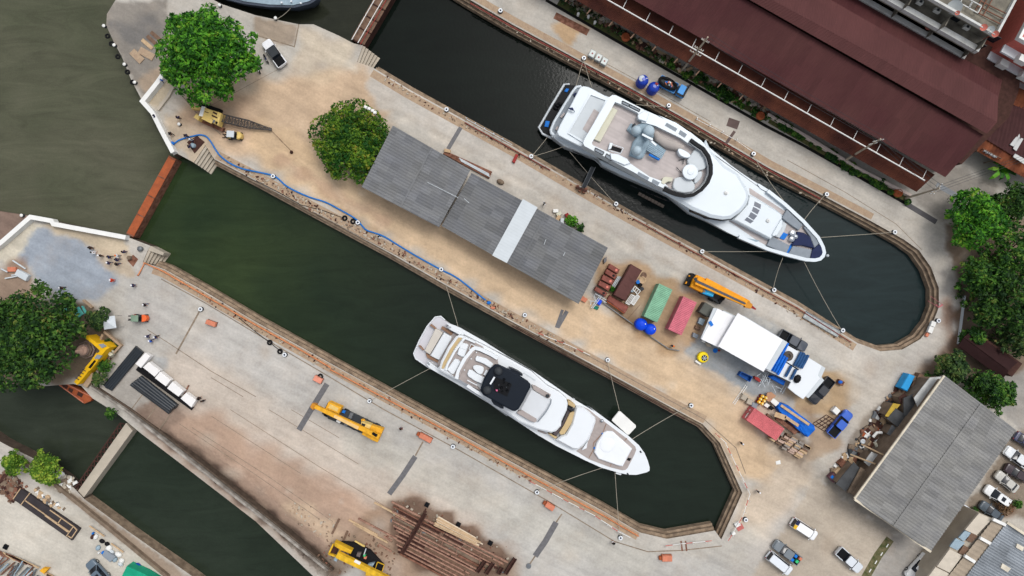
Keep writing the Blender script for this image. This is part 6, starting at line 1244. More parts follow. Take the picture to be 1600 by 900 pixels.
for i in range(4): mb.bar(W(*q[i], 1.8), W(*q[(i+1) % 4], 1.8), .12, .12)
mb.build('cab_frame', M_dyel, t, True); pbox(t, o, s, 'driver_seat_cover', M_bluegrey, ((850,720),(950,700),(920,760),(880,780),(820,750)), 1.2, 1.9); pbox(t, o, s, 'engine_cover', mat('dusty_grey', (120,110,108), .8), ((680,540),(740,545),(720,610),(665,590)), 1.2, 1.8); pbox(t, o, s, 'green_box', mat('box_green', (60,190,120), .6), ((775,570),(815,575),(800,605),(770,595)), 1.2, 1.7); pbox(t, o, s, 'amber_box', M_orange, ((780,600),(830,605),(820,640),(785,635)), 1.2, 1.6)
boom(t, o, s, (645,350), (800,440), .2, .3, .9, .8, .2, M_paleyel, 'tow_bar'); boom(t, o, s, (820,470), (780,590), .15, .15, 1.6, 1.6, .1, M_greywhite, 'rail'); tyres(t, o, s, ((450,400),(560,420),(680,450),(930,640),(1040,800),(600,560)))
# crawler crane with a lattice boom
o = (240,120); s = 8; t = thing('crawler_crane', 'faded yellow crawler crane with a dark lattice boom laid on the ground', 'crane', W(330, 181, 0))
for a, b in (((580,345),(850,440)), ((600,545),(880,665))): boom(t, o, s, a, b, .75, .75, .4, .4, .8, M_rubber if a[1] < 400 else M_rust, 'track')
pbox(t, o, s, 'house', M_paleyel, ((600,372),(845,452),(800,608),(568,490)), .9, 2.6, .1); pbox(t, o, s, 'white_panel', M_offwhite, ((600,365),(640,372),(610,495),(562,485)), 2.2, 2.75)
for q in (((745,430),(795,455),(790,480),(735,450)), ((730,470),(800,505),(795,525),(720,490)), ((640,430),(690,445),(685,455),(635,440))): pbox(t, o, s, 'machinery_bay', M_rustdark, q, 2.55, 2.63)
pbox(t, o, s, 'engine_cover', M_paleyel, ((610,510),(745,545),(720,585),(590,520)), 2.6, 2.75); pbox(t, o, s, 'exhaust_panel', M_steel, ((732,528),(770,545),(755,580),(722,565)), 2.6, 2.7); pbox(t, o, s, 'exhaust', M_black, ((775,552),(795,560),(785,590),(766,580)), 2.6, 2.9); pbox(t, o, s, 'operator_cab', M_paleyel, ((535,455),(580,490),(555,545),(498,505)), .8, 2.2, .06); pbox(t, o, s, 'winch', M_paleyel, ((480,360),(590,380),(580,410),(470,400)), .9, 1.9)
A_, B_ = zz(o, s, (850,515), (1455,655)); mb = MB(); mb2 = MB(); pa, pb = W(*A_, 1.3), W(*B_, .5); e = (pb-pa).normalized(); u = e.cross(Vector((0, 0, 1))).normalized(); v = Vector((0, 0, 1))
def lat(f, i, j): w = 1.25 if f < .55 else 1.25-(f-.55)/.45*.95; h = w*.8; return pa.lerp(pb, f)+u*(i*w/2)+v*(j*h/2)
for i in (-1, 1):
    for j in (-1, 1): mb.tube([lat(0, i, j), lat(.55, i, j), lat(1, i, j)], .07, 5)
for k in range(16):
    f, f2 = k/16, (k+1)/16; sg = 1 if k % 2 else -1
    for j in (-1, 1): mb2.tube([lat(f, sg, j), lat(f2, -sg, j)], .045, 4); mb2.tube([lat(f, -1, j), lat(f, 1, j)], .045, 4)
    for i in (-1, 1): mb2.tube([lat(f, i, sg), lat(f2, i, -sg)], .045, 4)
M_lat = mat('lattice_steel', (84,80,78), .7, var=.15); mb.build('boom_chord', M_lat, t, True); mb2.build('boom_lacing', M_lat, t, True); MB().tube([W(*B_, .5)+u*.25, W(*B_, .5)-u*.25], .3, 10).build('boom_sheave', M_lat, t, True)
MB().tube(wire((W(422,202,.5), W(456,237,.05)), sag=.1), .03, 4).build('wire_rope', M_rustdark, label='thin wire running from the lattice boom tip', cat='wire'); MB().lathe(*W(456,238,0).xy, [(.25, 0), (.3, .2), (.15, .45), (.05, .5)], 10).build('hook', M_rustdark, label='crane hook block lying on the sand', cat='hook')
def forklift(label, px, py, hd, body, guard, fork):
    c = W(px, py, .8); t = thing('forklift', label, 'forklift', (c.x, c.y, 0), hd, 'forklifts'); MB().box(-.1, 0, .3, 1.0, 2.1, 1.15, 0, .08).build('chassis', M_darkgrey, t)
    cw = [(-1.45+.55*(1-math.cos(a)) if False else -.75-.7*math.cos(a), .62*math.sin(a)) for a in [i*math.pi/10-math.pi/2 for i in range(11)]]
    MB().prism(cw+[(-.6, .62), (-.6, -.62)], .35, 1.35, .1).build('counterweight', body, t); MB().box(.75, 0, .5, 1.1, .5, 1.1, 0, .05).build('footwell', body, t)
    MB().box(.15, 0, 2.02, 2.1, 1.25, 1.1, 0, .03).build('overhead_guard', guard, t)
    for x in (-.4, .7):
        for s in (-.5, .5): MB().bar((x, s, 1.0), (x, s, 2.02), .07, .07).build('guard_post', M_darkgrey, t)
    MB().box(-.3, 0, 1.0, 1.5, .5, .5, 0, .05).build('seat', M_rubber, t)
    for s in (-.35, .35): MB().box(1.15, s, .1, 2.1, .12, .14).build('mast', M_darkgrey, t); MB().box(1.75, s*.8, .12, .17, 1.1, .13).build('fork', fork, t)
    MB().box(1.24, 0, .2, .9, .06, 1.05).build('fork_carriage', M_rubber, t); wheels(t, (-.9, .8), .55, .32, .2)
forklift('yellow forklift with a pale roof beside the crawler crane', 366, 212, math.pi-.05, M_paleyel, M_greywhite, M_rubber); forklift('orange forklift with a green roof beside the white canopy', 218, 497, math.pi-.03, mat('forklift_orange', (236,110,60), .5), mat('forklift_green', (124,146,126), .6), M_rubber)
def motorbike(label, px, py, hd):
    c = W(px, py, .5); t = thing('motorbike', label, 'motorbike', (c.x, c.y, 0), hd, 'motorbikes under the bright tree')
    for x in (-.62, .62): MB().tube([(x, -.06, .3), (x, .06, .3)], .3, 14).build('wheel', M_rubber, t)
    MB().ell((0, 0, .6), .55, .15, .22, 10, 6).build('body', M_navy, t, smooth=60); MB().ell((-.25, 0, .82), .38, .14, .08, 10, 5).build('seat', M_black, t, smooth=60); MB().tube([(.45, -.35, 1.0), (.5, 0, .95), (.45, .35, 1.0)], .03).build('handlebar', M_chrome, t); MB().ell((.58, 0, .85), .1, .1, .12, 8, 5).build('headlight', M_chrome, t)
for l, x, y, a in (('dark motorbike nearest the white pickup', 415, 91, -1.1), ('dark motorbike half under the bright tree, middle', 404, 99, -1.0), ('dark motorbike deepest under the bright tree', 403, 107, -1.2)): motorbike(l, x, y, a)
# ------------------------------------------------------------------ bollards, pipes, people, loose things
ORD = ['first', 'second', 'third', 'fourth', 'fifth', 'sixth', 'seventh', 'eighth']
b0 = None
def bollard(px, py, lab, grp='mooring bollards along the docks'):
    global b0
    if b0 is None:
        b0 = thing('bollard', lab, 'bollard', W(px, py, 0), 0, grp)
        MB().lathe(0, 0, [(.42, 0), (.42, .06), (.28, .1), (.24, .35)], 18).build('post', mat('iron_black', (48,50,56), .7), b0, smooth=40)
        MB().loft([[(r*math.cos(i*math.pi/10), r*math.sin(i*math.pi/10), z) for i in range(20)] for r, z in ((.24, .34), (.36, .42), (.38, .5), (.33, .56), (.17, .56), (.16, .5))], caps=False).build('cap', M_white, b0, smooth=40)
        MB().cyl(0, 0, .3, .5, .17).build('core', mat('core_navy', (34,40,62), .6), b0); return b0
    return dup(b0, W(px, py, 0), random.uniform(0, 3), lab)
for rowname, pts in (('far quay of the upper dock', [(782,18),(912,92),(1044,166),(1176,241),(1290,304),(1396,363)]), ('near quay of the upper dock', [(698,172),(830,245),(962,319),(1096,393),(1208,453),(1315,516)]),
     ('sandy upper quay of the lower dock', [(428,276),(560,348),(690,421),(820,492),(949,562),(1079,633)]), ('south quay of the lower dock', [(315,483),(446,554),(578,626),(708,697),(839,768),(969,839)])):
    for k, p in enumerate(pts): bollard(*p, f'white ringed bollard, {ORD[k]} from the river, {rowname}')
bollard(1464, 501, 'white ringed bollard at the round head of the upper dock'); bollard(1164, 811, 'white ringed bollard at the pointed head of the lower dock')
for x, y, w in ((181,72,'uppermost on the grey peninsula edge'), (197,102,'in the middle of the grey peninsula edge'), (213,130,'lowest on the grey peninsula edge'), (432,30,'on the creek quay below the grey ship'), (165,42,'at the upper tip of the grey peninsula'), (282,195,'inside the white flood wall by the blue hose'), (345,10,'on the creek bank above the bright tree'), (37,337,'at the outer corner of the gravel yard wall')):
    t = thing('bollard', 'stout white capped bollard '+w, 'bollard', W(x, y, 0), 0, 'stout bollards by the river'); MB().cyl(0, 0, 0, .5, .28, .25).build('post', M_darkgrey, t); MB().lathe(0, 0, [(.26, .5), (.28, .58), (.2, .68), (.03, .7)], 14).build('cap', M_offwhite, t, smooth=50)
for x, y, w in ((903,24,'left'), (919,28,'middle'), (929,37,'right')): MB().lathe(*W(x, y).xy, [(.22, 0), (.2, .7), (.25, .75), (.2, .9), (.02, .92)], 12).build('post', M_offwhite, label='short white post beside the rusty ground plate, '+w+' of three', cat='post', group='short white posts', smooth=40)
def pipe(name, label, pts, z, r, m, cat='pipe', post=0, pm=None):
    t = thing(name, label, cat, W(*pts[0], 0)); MB().tube([W(*p, z) for p in pts], r, 8).build('pipe', m, t, True, smooth=60)
    if post:
        mb = MB()
        for a, b in zip(pts, pts[1:]):
            k = max(1, int(math.dist(a, b)/post))
            for i in range(k): w = lerp2(a, b, i/k); mb.box(*W(*w, 0).xy, 0, z, .16, .16, GA)
        mb.build('support', pm or m, t, True)
    return t
M_rpipe = mat('red_pipe', (128,62,56), .7, var=.2, scale=1.2, grain=.1); M_opipe = mat('orange_pipe', (206,132,88), .7, var=.18, scale=1.2, grain=.1)
pipe('service_pipe', 'long dark red pipe along the far edge of the upper dock', [(735,5),(800,42),(980,138),(1076,192),(1200,265),(1282,311)], .32, .13, M_rpipe, post=26, pm=M_rustdark)
pipe('service_pipe', 'long orange pipe along the south edge of the lower dock', [(216,430),(226,411),(255,424),(310,456),(400,508),(470,547),(516,574),(517,578),(700,674),(800,729),(940,804),(998,838)], .3, .12, M_opipe, post=24)
pipe('service_pipe', 'rusty red pipe along the near edge of the upper dock, east part', [(990,342),(1090,397),(1200,457),(1245,481),(1330,535)], .3, .08, M_rpipe, post=28)
pipe('service_pipe', 'rusty red pipe along the near edge of the upper dock, west part', [(727,192),(800,233),(860,266)], .3, .09, M_rpipe, post=28)
pipe('guard_rail', 'pale pipe rail with a bend on the far quay beside the brown plate', [(1088,186),(1128,207),(1150,219),(1174,236)], .8, .05, M_offwhite, 'railing', 16)
pipe('guard_rail', 'thin white rail along the near quay beside the brown plates', [(729,186),(800,226)], .8, .05, M_greywhite, 'railing', 16)
def barrier(label, pts):
    t = thing('barrier_rail', label, 'barrier', W(*pts[0], 0)); a = MB(); ps = MB(); k = 0
    for p, q in zip(pts, pts[1:]):
        n = max(1, int(math.dist(p, q)/9))
        for i in range(n): u, w = lerp2(p, q, i/n), lerp2(p, q, (i+1)/n); a.cur = 0 if k % 3 else 1; a.tube([W(*u, .85), W(*w, .85)], .055, 5); k += 1; (ps.cyl(*W(*u, 0).xy, 0, .9, .05, n=6) if k % 2 else 0)
    a.build('rail', [M_offwhite, mat('barrier_red', (206,80,72), .6)], t, True); ps.build('post', M_offwhite, t, True)
barrier('red and white rail round the pointed head of the lower dock', [(1118,677),(1133,691),(1172,772),(1160,808),(1138,845)]); barrier('red and white rail along the south quay before the dock head', [(828,752),(880,780),(930,806),(965,830),(985,840)]); barrier('red and white rail across the masonry step at the dock head', [(1040,853),(1062,850),(1112,845)])
barrier('red and white rail on the sandy quay beside the smaller yacht', [(840,520),(890,540),(922,555)])
strip('rail_groove', [(800,509),(880,553),(955,592),(1070,655)], .14, M_rustdark, .012); strip('rail_groove', [(806,510),(955,588),(1095,668)], .1, M_rustdark, .012)
for x0, x1 in ((1064,1067), (1071,1074)): strip('rail_groove', [(x0,845),(x1-1,861)], .28, M_rust, .012)
# rubble and grit along the quay edges
def scatter(name, label, pts, w, n, smin, smax, mats, seed=1):
    p = P(pts); g = random.Random(seed); L_ = [(b-a).length for a, b in zip(p, p[1:])]; mb = MB()
    for k in range(n):
        s = g.uniform(0, sum(L_)); i = 0
        while s > L_[i] and i < len(L_)-1: s -= L_[i]; i += 1
        e = (p[i+1]-p[i]).normalized(); c = p[i]+e*s+Vector((-e.y, e.x))*g.uniform(-w, w)*g.random()**.5; q = g.uniform(smin, smax); mb.cur = g.randrange(len(mats))
        mb.box(c.x, c.y, .005, q*.5, q*g.uniform(.8, 2.2), q, g.uniform(0, 3), q*.12)
    return mb.build(name, mats, kind='stuff', label=label, cat='rubble')
MR = [M_conc, M_concdark, M_rust, M_conc, M_rustdark, M_coping]
scatter('quay_grit', 'broken bits of stone and rust along the sandy quay edge', [(345,246),(400,276),(500,329),(615,389),(700,438),(800,494),(900,548)], .8, 520, .06, .3, MR, 2); scatter('quay_grit', 'scraps along the south quay of the lower dock', [(270,432),(400,512),(560,600),(700,680),(830,752)], .7, 330, .05, .26, MR, 3)
scatter('quay_grit', 'scraps along the near quay of the upper dock', [(600,122),(727,196),(900,290),(1097,402),(1330,540)], .6, 380, .05, .26, MR, 4); scatter('quay_grit', 'scraps along the far quay of the upper dock', [(760,22),(1000,155),(1290,322)], .5, 120, .05, .25, MR, 5)
scatter('bank_rubble', 'rubble on the small bank beside the lime bushes', [(85,745),(100,752),(112,762)], 1.6, 160, .1, .6, [M_conc, M_concdark, M_offwhite], 6)
scatter('hall_debris', 'pale debris along the foot of the maroon hall canopy', [(885,-2),(960,44),(1035,92),(1120,135),(1200,178)], .9, 420, .12, .6, [M_wood, M_concdark, M_rustdark, M_conc, M_rust], 7)
for x, y, w in ((977,60,'beside the debris strip'), (1186,182,'at the start of the low pink wall'), (1400,302,'at the east end of the weed strip')):
    MB().lathe(*W(x, y).xy, [(.4, 0), (.75, .4), (.8, .7), (.6, 1.0), (.5, 1.05), (.45, .9)], 16).build('clay_jar', M_orust, label='large orange clay jar '+w, cat='jar', group='clay jars along the hall', smooth=50)
for x, y, w in ((1103,121,'left'), (1113,128,'right')): MB().box(*W(x, y).xy, .02, .25, 1.3, .7, GA, .03).build('stone_slab', M_conc, label=f'pale slab lying by the hall canopy, {w} of two', cat='slab')
strip('rail_bed', [(985,57),(1000,66),(1060,96)], .5, M_wood, .012)
# hose, cables, fenders
pts = [(268,232),(274,222),(284,217),(300,213),(313,210),(323,213),(330,222),(338,236),(345,245),(360,256),(378,264),(404,269),(428,274),(437,281),(446,290),(460,298),(485,309),(508,315),(530,327),(557,342),(565,352),(572,360),(586,364),(600,369),(622,383),(650,400),(690,422),(712,432),(735,450),(752,464),(763,472)]
q = pts
MB().tube([W(*p, .16) for p in smoothpoly(q, 2)[2:-6]], .135, 8).build('hose', mat('hose_blue', (36,118,196), .5, var=.06), label='long bright blue hose snaking along the sandy quay', cat='hose', smooth=60)
MB().ell(W(764,473,.25), .4, .3, .25, 10, 6).build('pump', M_blue, label='small blue pump at the end of the long hose', cat='pump'); MB().ell(W(770,481,.2), .45, .25, .2, 10, 6).build('valve', M_orange, label='orange valve beyond the end of the blue hose', cat='valve'); MB().ell(W(269,224,.4), .45, .35, .4, 10, 6).build('pump', M_blue, label='blue pump beside the foot of the white flood wall', cat='pump')
def cable(label, pts, r=.06, m=M_rubber): MB().tube([W(*p, r) for p in pts], r, 5).build('cable', m, label=label, cat='cable')
cable('dark cable along the sandy quay toward the tyres', [(400,282),(440,303),(470,320),(505,329),(538,341)]); cable('thin cable along the south quay toward the tyres', [(375,498),(400,519),(420,534),(440,550)]); cable('thin tan line across the sandy lot', [(1000,476),(975,505)], .03, M_wooddark)
def tyre(label, x, y, r=.34): MB().loft([[((r+q*math.cos(b))*math.cos(a), (r+q*math.cos(b))*math.sin(a), .16+q*math.sin(b)) for a in [i*math.pi/9 for i in range(18)]] for q, b in [(.16, k*math.pi/4) for k in range(9)]], caps=False).build('tyre_fender', M_rubber, label=label, cat='tyre', group='old tyres on the quays', smooth=60).location = W(x, y, 0)
for l, x, y in (('old tyre at the end of the dark cable, left of two', 539, 341), ('old tyre at the end of the dark cable, right of two', 552, 346), ('old tyre along the thin south quay cable, left of two', 422, 535), ('old tyre next to a bollard on the south quay', 438, 549), ('black tyre against the pink box', 501, 588)): tyre(l, x, y)
for k, (x, y) in enumerate(((170,52),(176,64),(186,84),(201,108),(209,124))):
    tyre('dark tyre fender on the peninsula edge, %s from the top' % ORD[k], x-1, y+5, .3)
# orange winch boxes, steel plates, etc.
def winchbox(label, px, py, a, m, L=1.9, Wd=.9, gear=True):
    c = W(px, py, .5); t = thing('winch_box', label, 'winch box', (c.x, c.y, 0), a, 'orange winch boxes'); MB().box(0, 0, .1, .85, L, Wd, 0, .06).build('housing', m, t)
    MB().box(0, 0, 0, .1, L*1.05, Wd*1.1).build('skid', M_rustdark, t)
    if gear: MB().tube([(-L/2-.25, -.3, .4), (-L/2-.25, .3, .4)], .28, 12).build('drum', M_orust, t); MB().bar((-L/2-.5, 0, .3), (-L/2, 0, .3), .5, .3).build('frame', M_redpaint, t)
winchbox('orange box on the south quay nearest the river end', 330, 505, GA+.15, M_orange, 1.7, .75, False); winchbox('pale pink orange box beside a tyre on the south quay', 497, 593, GA, mat('pale_orange', (226,148,124), .65, var=.1), 1.5, .9, False); winchbox('long orange winch box above a dark steel strip on the south quay', 665, 684, GA, M_orange, 2.3, .85); winchbox('orange winch box with a white flank near the dark steel strip at right', 859, 791, GA-.1, M_orange, 1.6, .9); winchbox('square orange winch box below the dock head', 1042, 872, 0, M_redpaint if False else M_orange, 1.7, 1.0)
for pts, w in (([(511,600),(488,637),(467,672)], .95), ([(649,713),(628,745),(608,772)], .9), ([(869,816),(852,846),(836,869)], 1.0), ([(879,484),(869,512)], .5)): strip('ground_plate', pts, w, M_plate, .02, .02)
strip('cable_trench', [(661,690),(649,712)], .25, M_seam, .01); strip('cable_trench', [(878,803),(869,816)], .25, M_seam, .01); strip('cable_trench', [(836,869),(826,884)], .25, M_seam, .01)
for x, y in ((667,789),(716,820),(766,849),(8,855)): MB().box(*W(x, y, .3).xy, 0, .35, .75, .75, GA, .04).build('black_block', M_black, label={667: 'small black square block above the beam yard, left of three', 716: 'small black square block above the beam yard, middle of three', 766: 'small black square block above the beam yard, right of three', 8: 'small black square block above the pipe heap in the corner'}[x], cat='block', group='small black blocks')
MB().cyl(*W(826,884).xy, 0, .2, .45).build('sheave', M_steel, label='round grey sheave at the foot of the steel strip, bottom centre', cat='sheave')
for l, q in (('left', (530,811,519,834)), ('right', (543,830,533,853))): MB().bar(W(q[0], q[1], .2), W(q[2], q[3], .2), .35, .3).build('slipway_beam', M_wooddark, label=f'dark beam lying across the slipway, {l} of two', cat='beam')
t = thing('grating_walkway', 'pale perforated steel walkway lying beside the curved quay', 'walkway', W(1284, 506, 0)); a, b = (1257,491), (1311,522)
MB().bar(W(*a, .2), W(*b, .2), 1.15, .12).build('grating', mat('grating_grey', (172,178,178), .6, var=.12, panel=(GA, .3, .3, .15)), t, True)
for s in (-.6, .6): n = Vector(rot2(0, s, GA)+(0,)); MB().bar(W(*a, .35)+n, W(*b, .35)+n, .08, .12).build('side_rail', M_steel, t, True)
t = thing('dock_ladder', 'pink red steel stair down into the round head of the upper dock', 'stair', W(1462, 475, -2))
for k in range(6): a, b = lerp2((1450,470), (1466,480), k/5), lerp2((1454,463), (1473,476), k/5); MB().bar(W(*a, -1.8+k*.36), W(*b, -1.8+k*.36), .3, .06).build('tread', mat('pink_steel', (196,120,124), .6, var=.1), t, True)
for a, b in (((1450,470),(1466,480)), ((1454,463),(1473,476))): MB().tube([W(*a, -.9), W(*b, .95)], .05).build('handrail', mat('pink_steel', (196,120,124), .6), t, True)
for x, y, w, l in ((1456,506,.9,'upper'), (1452,515,1.1,'lower')): MB().box(*W(x, y).xy, 0, .5, w, .8, R(70), .04).build('white_box', M_offwhite, label=f'white box on the dock head quay, {l} of two', cat='box')
MB().box(*W(1447,523).xy, 0, .4, .6, .5, R(60), .03).build('red_box', M_orange, label='small orange red box on the dock head quay', cat='box')
for x, y, a, m, l in ((1151,818,.9,M_offwhite,'white box beside the bollard at the pointed dock head, upper'), (1145,832,.6,M_offwhite,'white box beside the bollard at the pointed dock head, lower'), (1156,824,1.2,mat('dusty_red', (190,110,104), .7),'dusty red mat at the pointed dock head')): MB().box(*W(x, y).xy, .02, .08 if m not in (M_offwhite,) else .55, a, a*.8, .5, .02).build('box', m, label=l, cat='box')
# black pipes, white blocks
def pipes(label, a0, a1, b0_, b1_, n, r, m, z=None, grp=None):
    for k in range(n):
        f = (k+.5)/n; t0, t1 = lerp2(a0, a1, f), lerp2(b0_, b1_, f); g = random.uniform(-.01, .02); t1 = lerp2(t0, t1, 1-abs(g)); zz_ = r if z is None else z
        MB().tube([W(*t0, zz_), W(*t1, zz_)], r, 14).build('black_pipe', m, label=label, cat='pipe', group=grp or label, smooth=50)
M_bpipe = mat('black_plastic', (38,44,50), .3, var=.12)
pipes('large black pipe in the bundle pointing at the shrine', (213,541), (224,550), (162,603), (174,610), 4, .32, M_bpipe); pipes('large black pipe in the bundle below the white blocks', (221,588), (204,601), (279,634), (265,646), 6, .34, M_bpipe); pipes('large black pipe in the bundle below the white blocks', (223,589), (208,601), (277,633), (266,643), 4, .34, M_bpipe, .95)
t = thing('black_sheet_pile', 'flat dark sheet pile strip under the white blocks', 'sheet pile', W(258, 607, 0)); MB().prism(P([(217,571),(303,636),(299,641),(212,578)], .3), 0, .3).build('sheet', M_rubber, t, True)
for k, (q, h) in enumerate(((((905,405),(938,428),(880,500),(845,473)), 1.1), (((928,463),(1000,518),(965,555),(893,497)), 1.1), (((1000,523),(1066,576),(1035,615),(967,563)), 1.1), (((1077,585),(1147,643),(1115,679),(1043,627)), 1.1), (((1162,655),(1225,700),(1195,747),(1128,691)), 1.0))):
    z = .31; q2 = zz((0,450), 4, *q); MB().prism(P(q2, h+z), z, h+z, .04).build('white_block', mat('wrapped_white', (238,236,234), .6, var=.03), label='white wrapped block by the black pipes, %s from the shrine end' % ORD[k], cat='block', group='white wrapped blocks by the pipes')
MB().bar(W(295,602,.2), W(288,615,.2), .2, .2).build('prop', M_rust, label='rusty prop leaning between the two last white blocks', cat='prop')
# beam yard
def bz(*p): return zz((590,770), 7.26, *p)
t = thing('beam_grillage', 'rusty grid of parallel steel beams at the bottom centre', 'beam grid', W(690, 845, 0)); g = random.Random(11)
M_pinkrust = mat('pink_rust', (150,112,96), .85, var=.22, scale=1.8, rgb2=(176,138,118), grain=.16)
for k in range(12):
    f = k/11; s0 = lerp2((170,100), (245,690), f); l = 1335-(1335-580)*f; s0 = (s0[0]+g.uniform(-40, 25), s0[1]); y_ = lambda x: (s0[0]+x, s0[1]+x*.522)
    x = 0
    while x < l*.96: n_ = min(g.uniform(500, 1100), l-x); p, q = bz(y_(x), y_(x+n_-14)); MB().bar(W(*p, .36), W(*q, .36), g.uniform(.2, .3), .3).build('beam', g.choice([M_pinkrust, M_pinkrust, M_rust]), t, True); x += n_
    x = g.uniform(0, 120)
    while x < l*.9 and k < 11: n_ = g.uniform(220, 520); p, q = bz((y_(x)[0], y_(x)[1]+27), (y_(min(x+n_, l))[0], y_(min(x+n_, l))[1]+27)); MB().bar(W(*p, .08), W(*q, .08), g.uniform(.3, .42), .14).build('lower_beam', g.choice([M_wooddark, M_concdark, M_rustdark]), t, True); x += n_+g.uniform(10, 130)
for k in range(7): s0 = (g.uniform(250, 1200), 0); s0 = (s0[0], 120+s0[0]*.45+g.uniform(0, 160)); p, q = bz(s0, (s0[0]-g.uniform(10, 40), s0[1]+g.uniform(60, 160))); MB().tube([W(*p, .7), W(*q, .7)], .06, 5).build('tie_rod', M_pinkrust, t, True)
for a, b, l in (((540,235), (275,690), 'long dark double girder across the beam grid'), ((1215,780), (1130,900), 'short dark girder at the bottom of the beam grid, left'), ((1310,800), (1230,920), 'short dark girder at the bottom of the beam grid, middle'), ((1560,745), (1450,920), 'dark girder at the right end of the beam grid'), ((1410,850), (1370,920), 'stub of dark girder at the bottom edge')):
    p, q = bz(a, b); t = thing('girder', l, 'girder', W(*p, .6), 0, 'dark girders over the beam grid'); n = Vector(rot2(.26, 0, GA)+(0,))
    for s in (-1, 1): MB().bar(W(*p, .85)+n*s, W(*q, .85)+n*s, .14, .5).build('web', M_rustdark, t, True)
    MB().bar(W(*p, .65), W(*q, .65), .75, .06).build('flange', M_rustdark, t, True)
for k in range(11):
    f = k/10; a = lerp2((680,270), (645,365), f); l = g.uniform(420, 540); a = (a[0]+g.uniform(-12, 12), a[1]); p, q = bz(a, (a[0]+l, a[1]+l*(.57-.1*f))); MB().bar(W(*p, .62+.03*(k % 3)), W(*q, .62+.03*(k % 3)), .17, .12).build('plank', M_wood if k % 3 else mat('pale_plank', (222,204,180), .8, var=.1, grain=.08), label='pale plank in the fanned pile on the beam grid', cat='plank', group='pale planks on the beam grid')
scatter('yard_scrap', 'grey scrap and stones lying among the beams', [(615,790),(660,815),(720,850),(790,885)], 3.2, 150, .08, .34, [M_concdark, M_steel, M_rust, M_conc, M_rustdark], 8); scatter('yard_scrap', 'scraps around the lower crane', [(500,880),(560,850),(620,875)], 4, 160, .06, .3, [M_concdark, M_rust, M_wooddark], 9)
scatter('slipway_debris', 'broken stones and planks at the head of the slipway', [(455,790),(490,815),(520,830)], 2.5, 60, .06, .28, [M_conc, M_coping, M_concdark], 10)
for i, ((x0, y0), (x1, y1)) in enumerate((((585,785),(635,812)), ((560,810),(620,842)), ((552,818),(606,848)), ((592,850),(612,862)), ((545,812),(590,836)), ((612,845),(600,838)))): MB().bar(W(x0, y0, .15), W(x1, y1, .15), .28, .22).build('loose_beam', M_pinkrust if i % 2 else M_wood, label='loose beam left of the beam grid, lying along the quay', cat='beam', group='loose beams left of the grid')
# timber stack, tarp stack, junk by the containers
ZT = lambda *p: zz((1150,620), 8.889, *p)
g = random.Random(5)
for i in range(9):
    for j in range(5):
        if i+j < 1 or g.random() < .06: continue
        p = lerp2(lerp2((640,480), (1010,690), j/4), lerp2((500,600), (850,830), j/4), i/8); p = ZT((p[0]+g.uniform(-12, 12), p[1]+g.uniform(-8, 8)))[0]; z = g.choice([.3, .3, .6, .6, .9]); c = W(*p, z)
        MB().box(c.x, c.y, 0, z, g.uniform(.8, 1.3), g.uniform(.3, .42), GA+g.uniform(-.06, .06), .02).build('timber_block', g.choice([M_wooddark, M_wood, mat('pinkish_timber', (196,170,154), .85, var=.14, grain=.1), mat('grey_timber', (150,142,134), .85, var=.15, grain=.1)]), label='weathered timber block in the stack behind the pink red container', cat='timber', group='timber blocks behind the container')
t = thing('tarped_stack', 'long low stack under a crumpled bright blue tarp', 'tarped stack', W(1243, 655, 0)); q = ZT((590,85),(700,95),(900,250),(1100,400),(1118,470),(1010,572),(930,510),(880,470),(720,320),(570,170)); pw = [Vector(v) for v in P(q, 1.3)]
mb = MB(); c0 = sum(pw, Vector((0, 0)))/len(pw); n_ = 26; rings = []
for k, (f, z) in enumerate(((1, 0), (1.0, .9), (.94, 1.25), (.7, 1.35), (.4, 1.42), (.1, 1.45))):
    rings.append([]) 
    for i in range(n_): 
        s = i/n_*len(pw); a = pw[int(s) % len(pw)].lerp(pw[(int(s)+1) % len(pw)], s % 1); v = c0+(a-c0)*f; rings[-1].append((v.x+g.uniform(-.05, .05), v.y+g.uniform(-.05, .05), z+(g.uniform(-.1, .1) if z else 0)))
if area([Vector(v[:2]) for v in rings[0]]) < 0: rings = [r[::-1] for r in rings]
mb.loft(rings).build('tarp', M_tarp, t, True, smooth=30)
for k, (a, b, w) in enumerate((((625,118),(1015,388),.42), ((680,275),(868,402),.5), ((540,240),(690,292),.85))): p, q = ZT(a, b); MB().bar(W(*p, 1.58), W(*q, 1.58), w, .1).build('plank', M_wood, label=('long pale plank on the bright blue tarp', 'shorter pale plank at the edge of the bright blue tarp', 'broad brown board at the end of the blue tarp')[k], cat='plank')
for k, (a, b, w, m) in enumerate((((560,290),(830,500),.7,M_rust), ((700,350),(880,490),.5,M_rustdark), ((430,240),(640,420),.35,M_wooddark))): p, q = ZT(a, b); MB().bar(W(*p, .4), W(*q, .4), w, .5).build('rust_beam', m, label=('brown rusty trough beside the blue tarp', 'dark beam between trough and tarp', 'thin dark beam along the pink red container')[k], cat='beam')
ZQ = lambda *p: zz((1120,580), 8.889, *p)
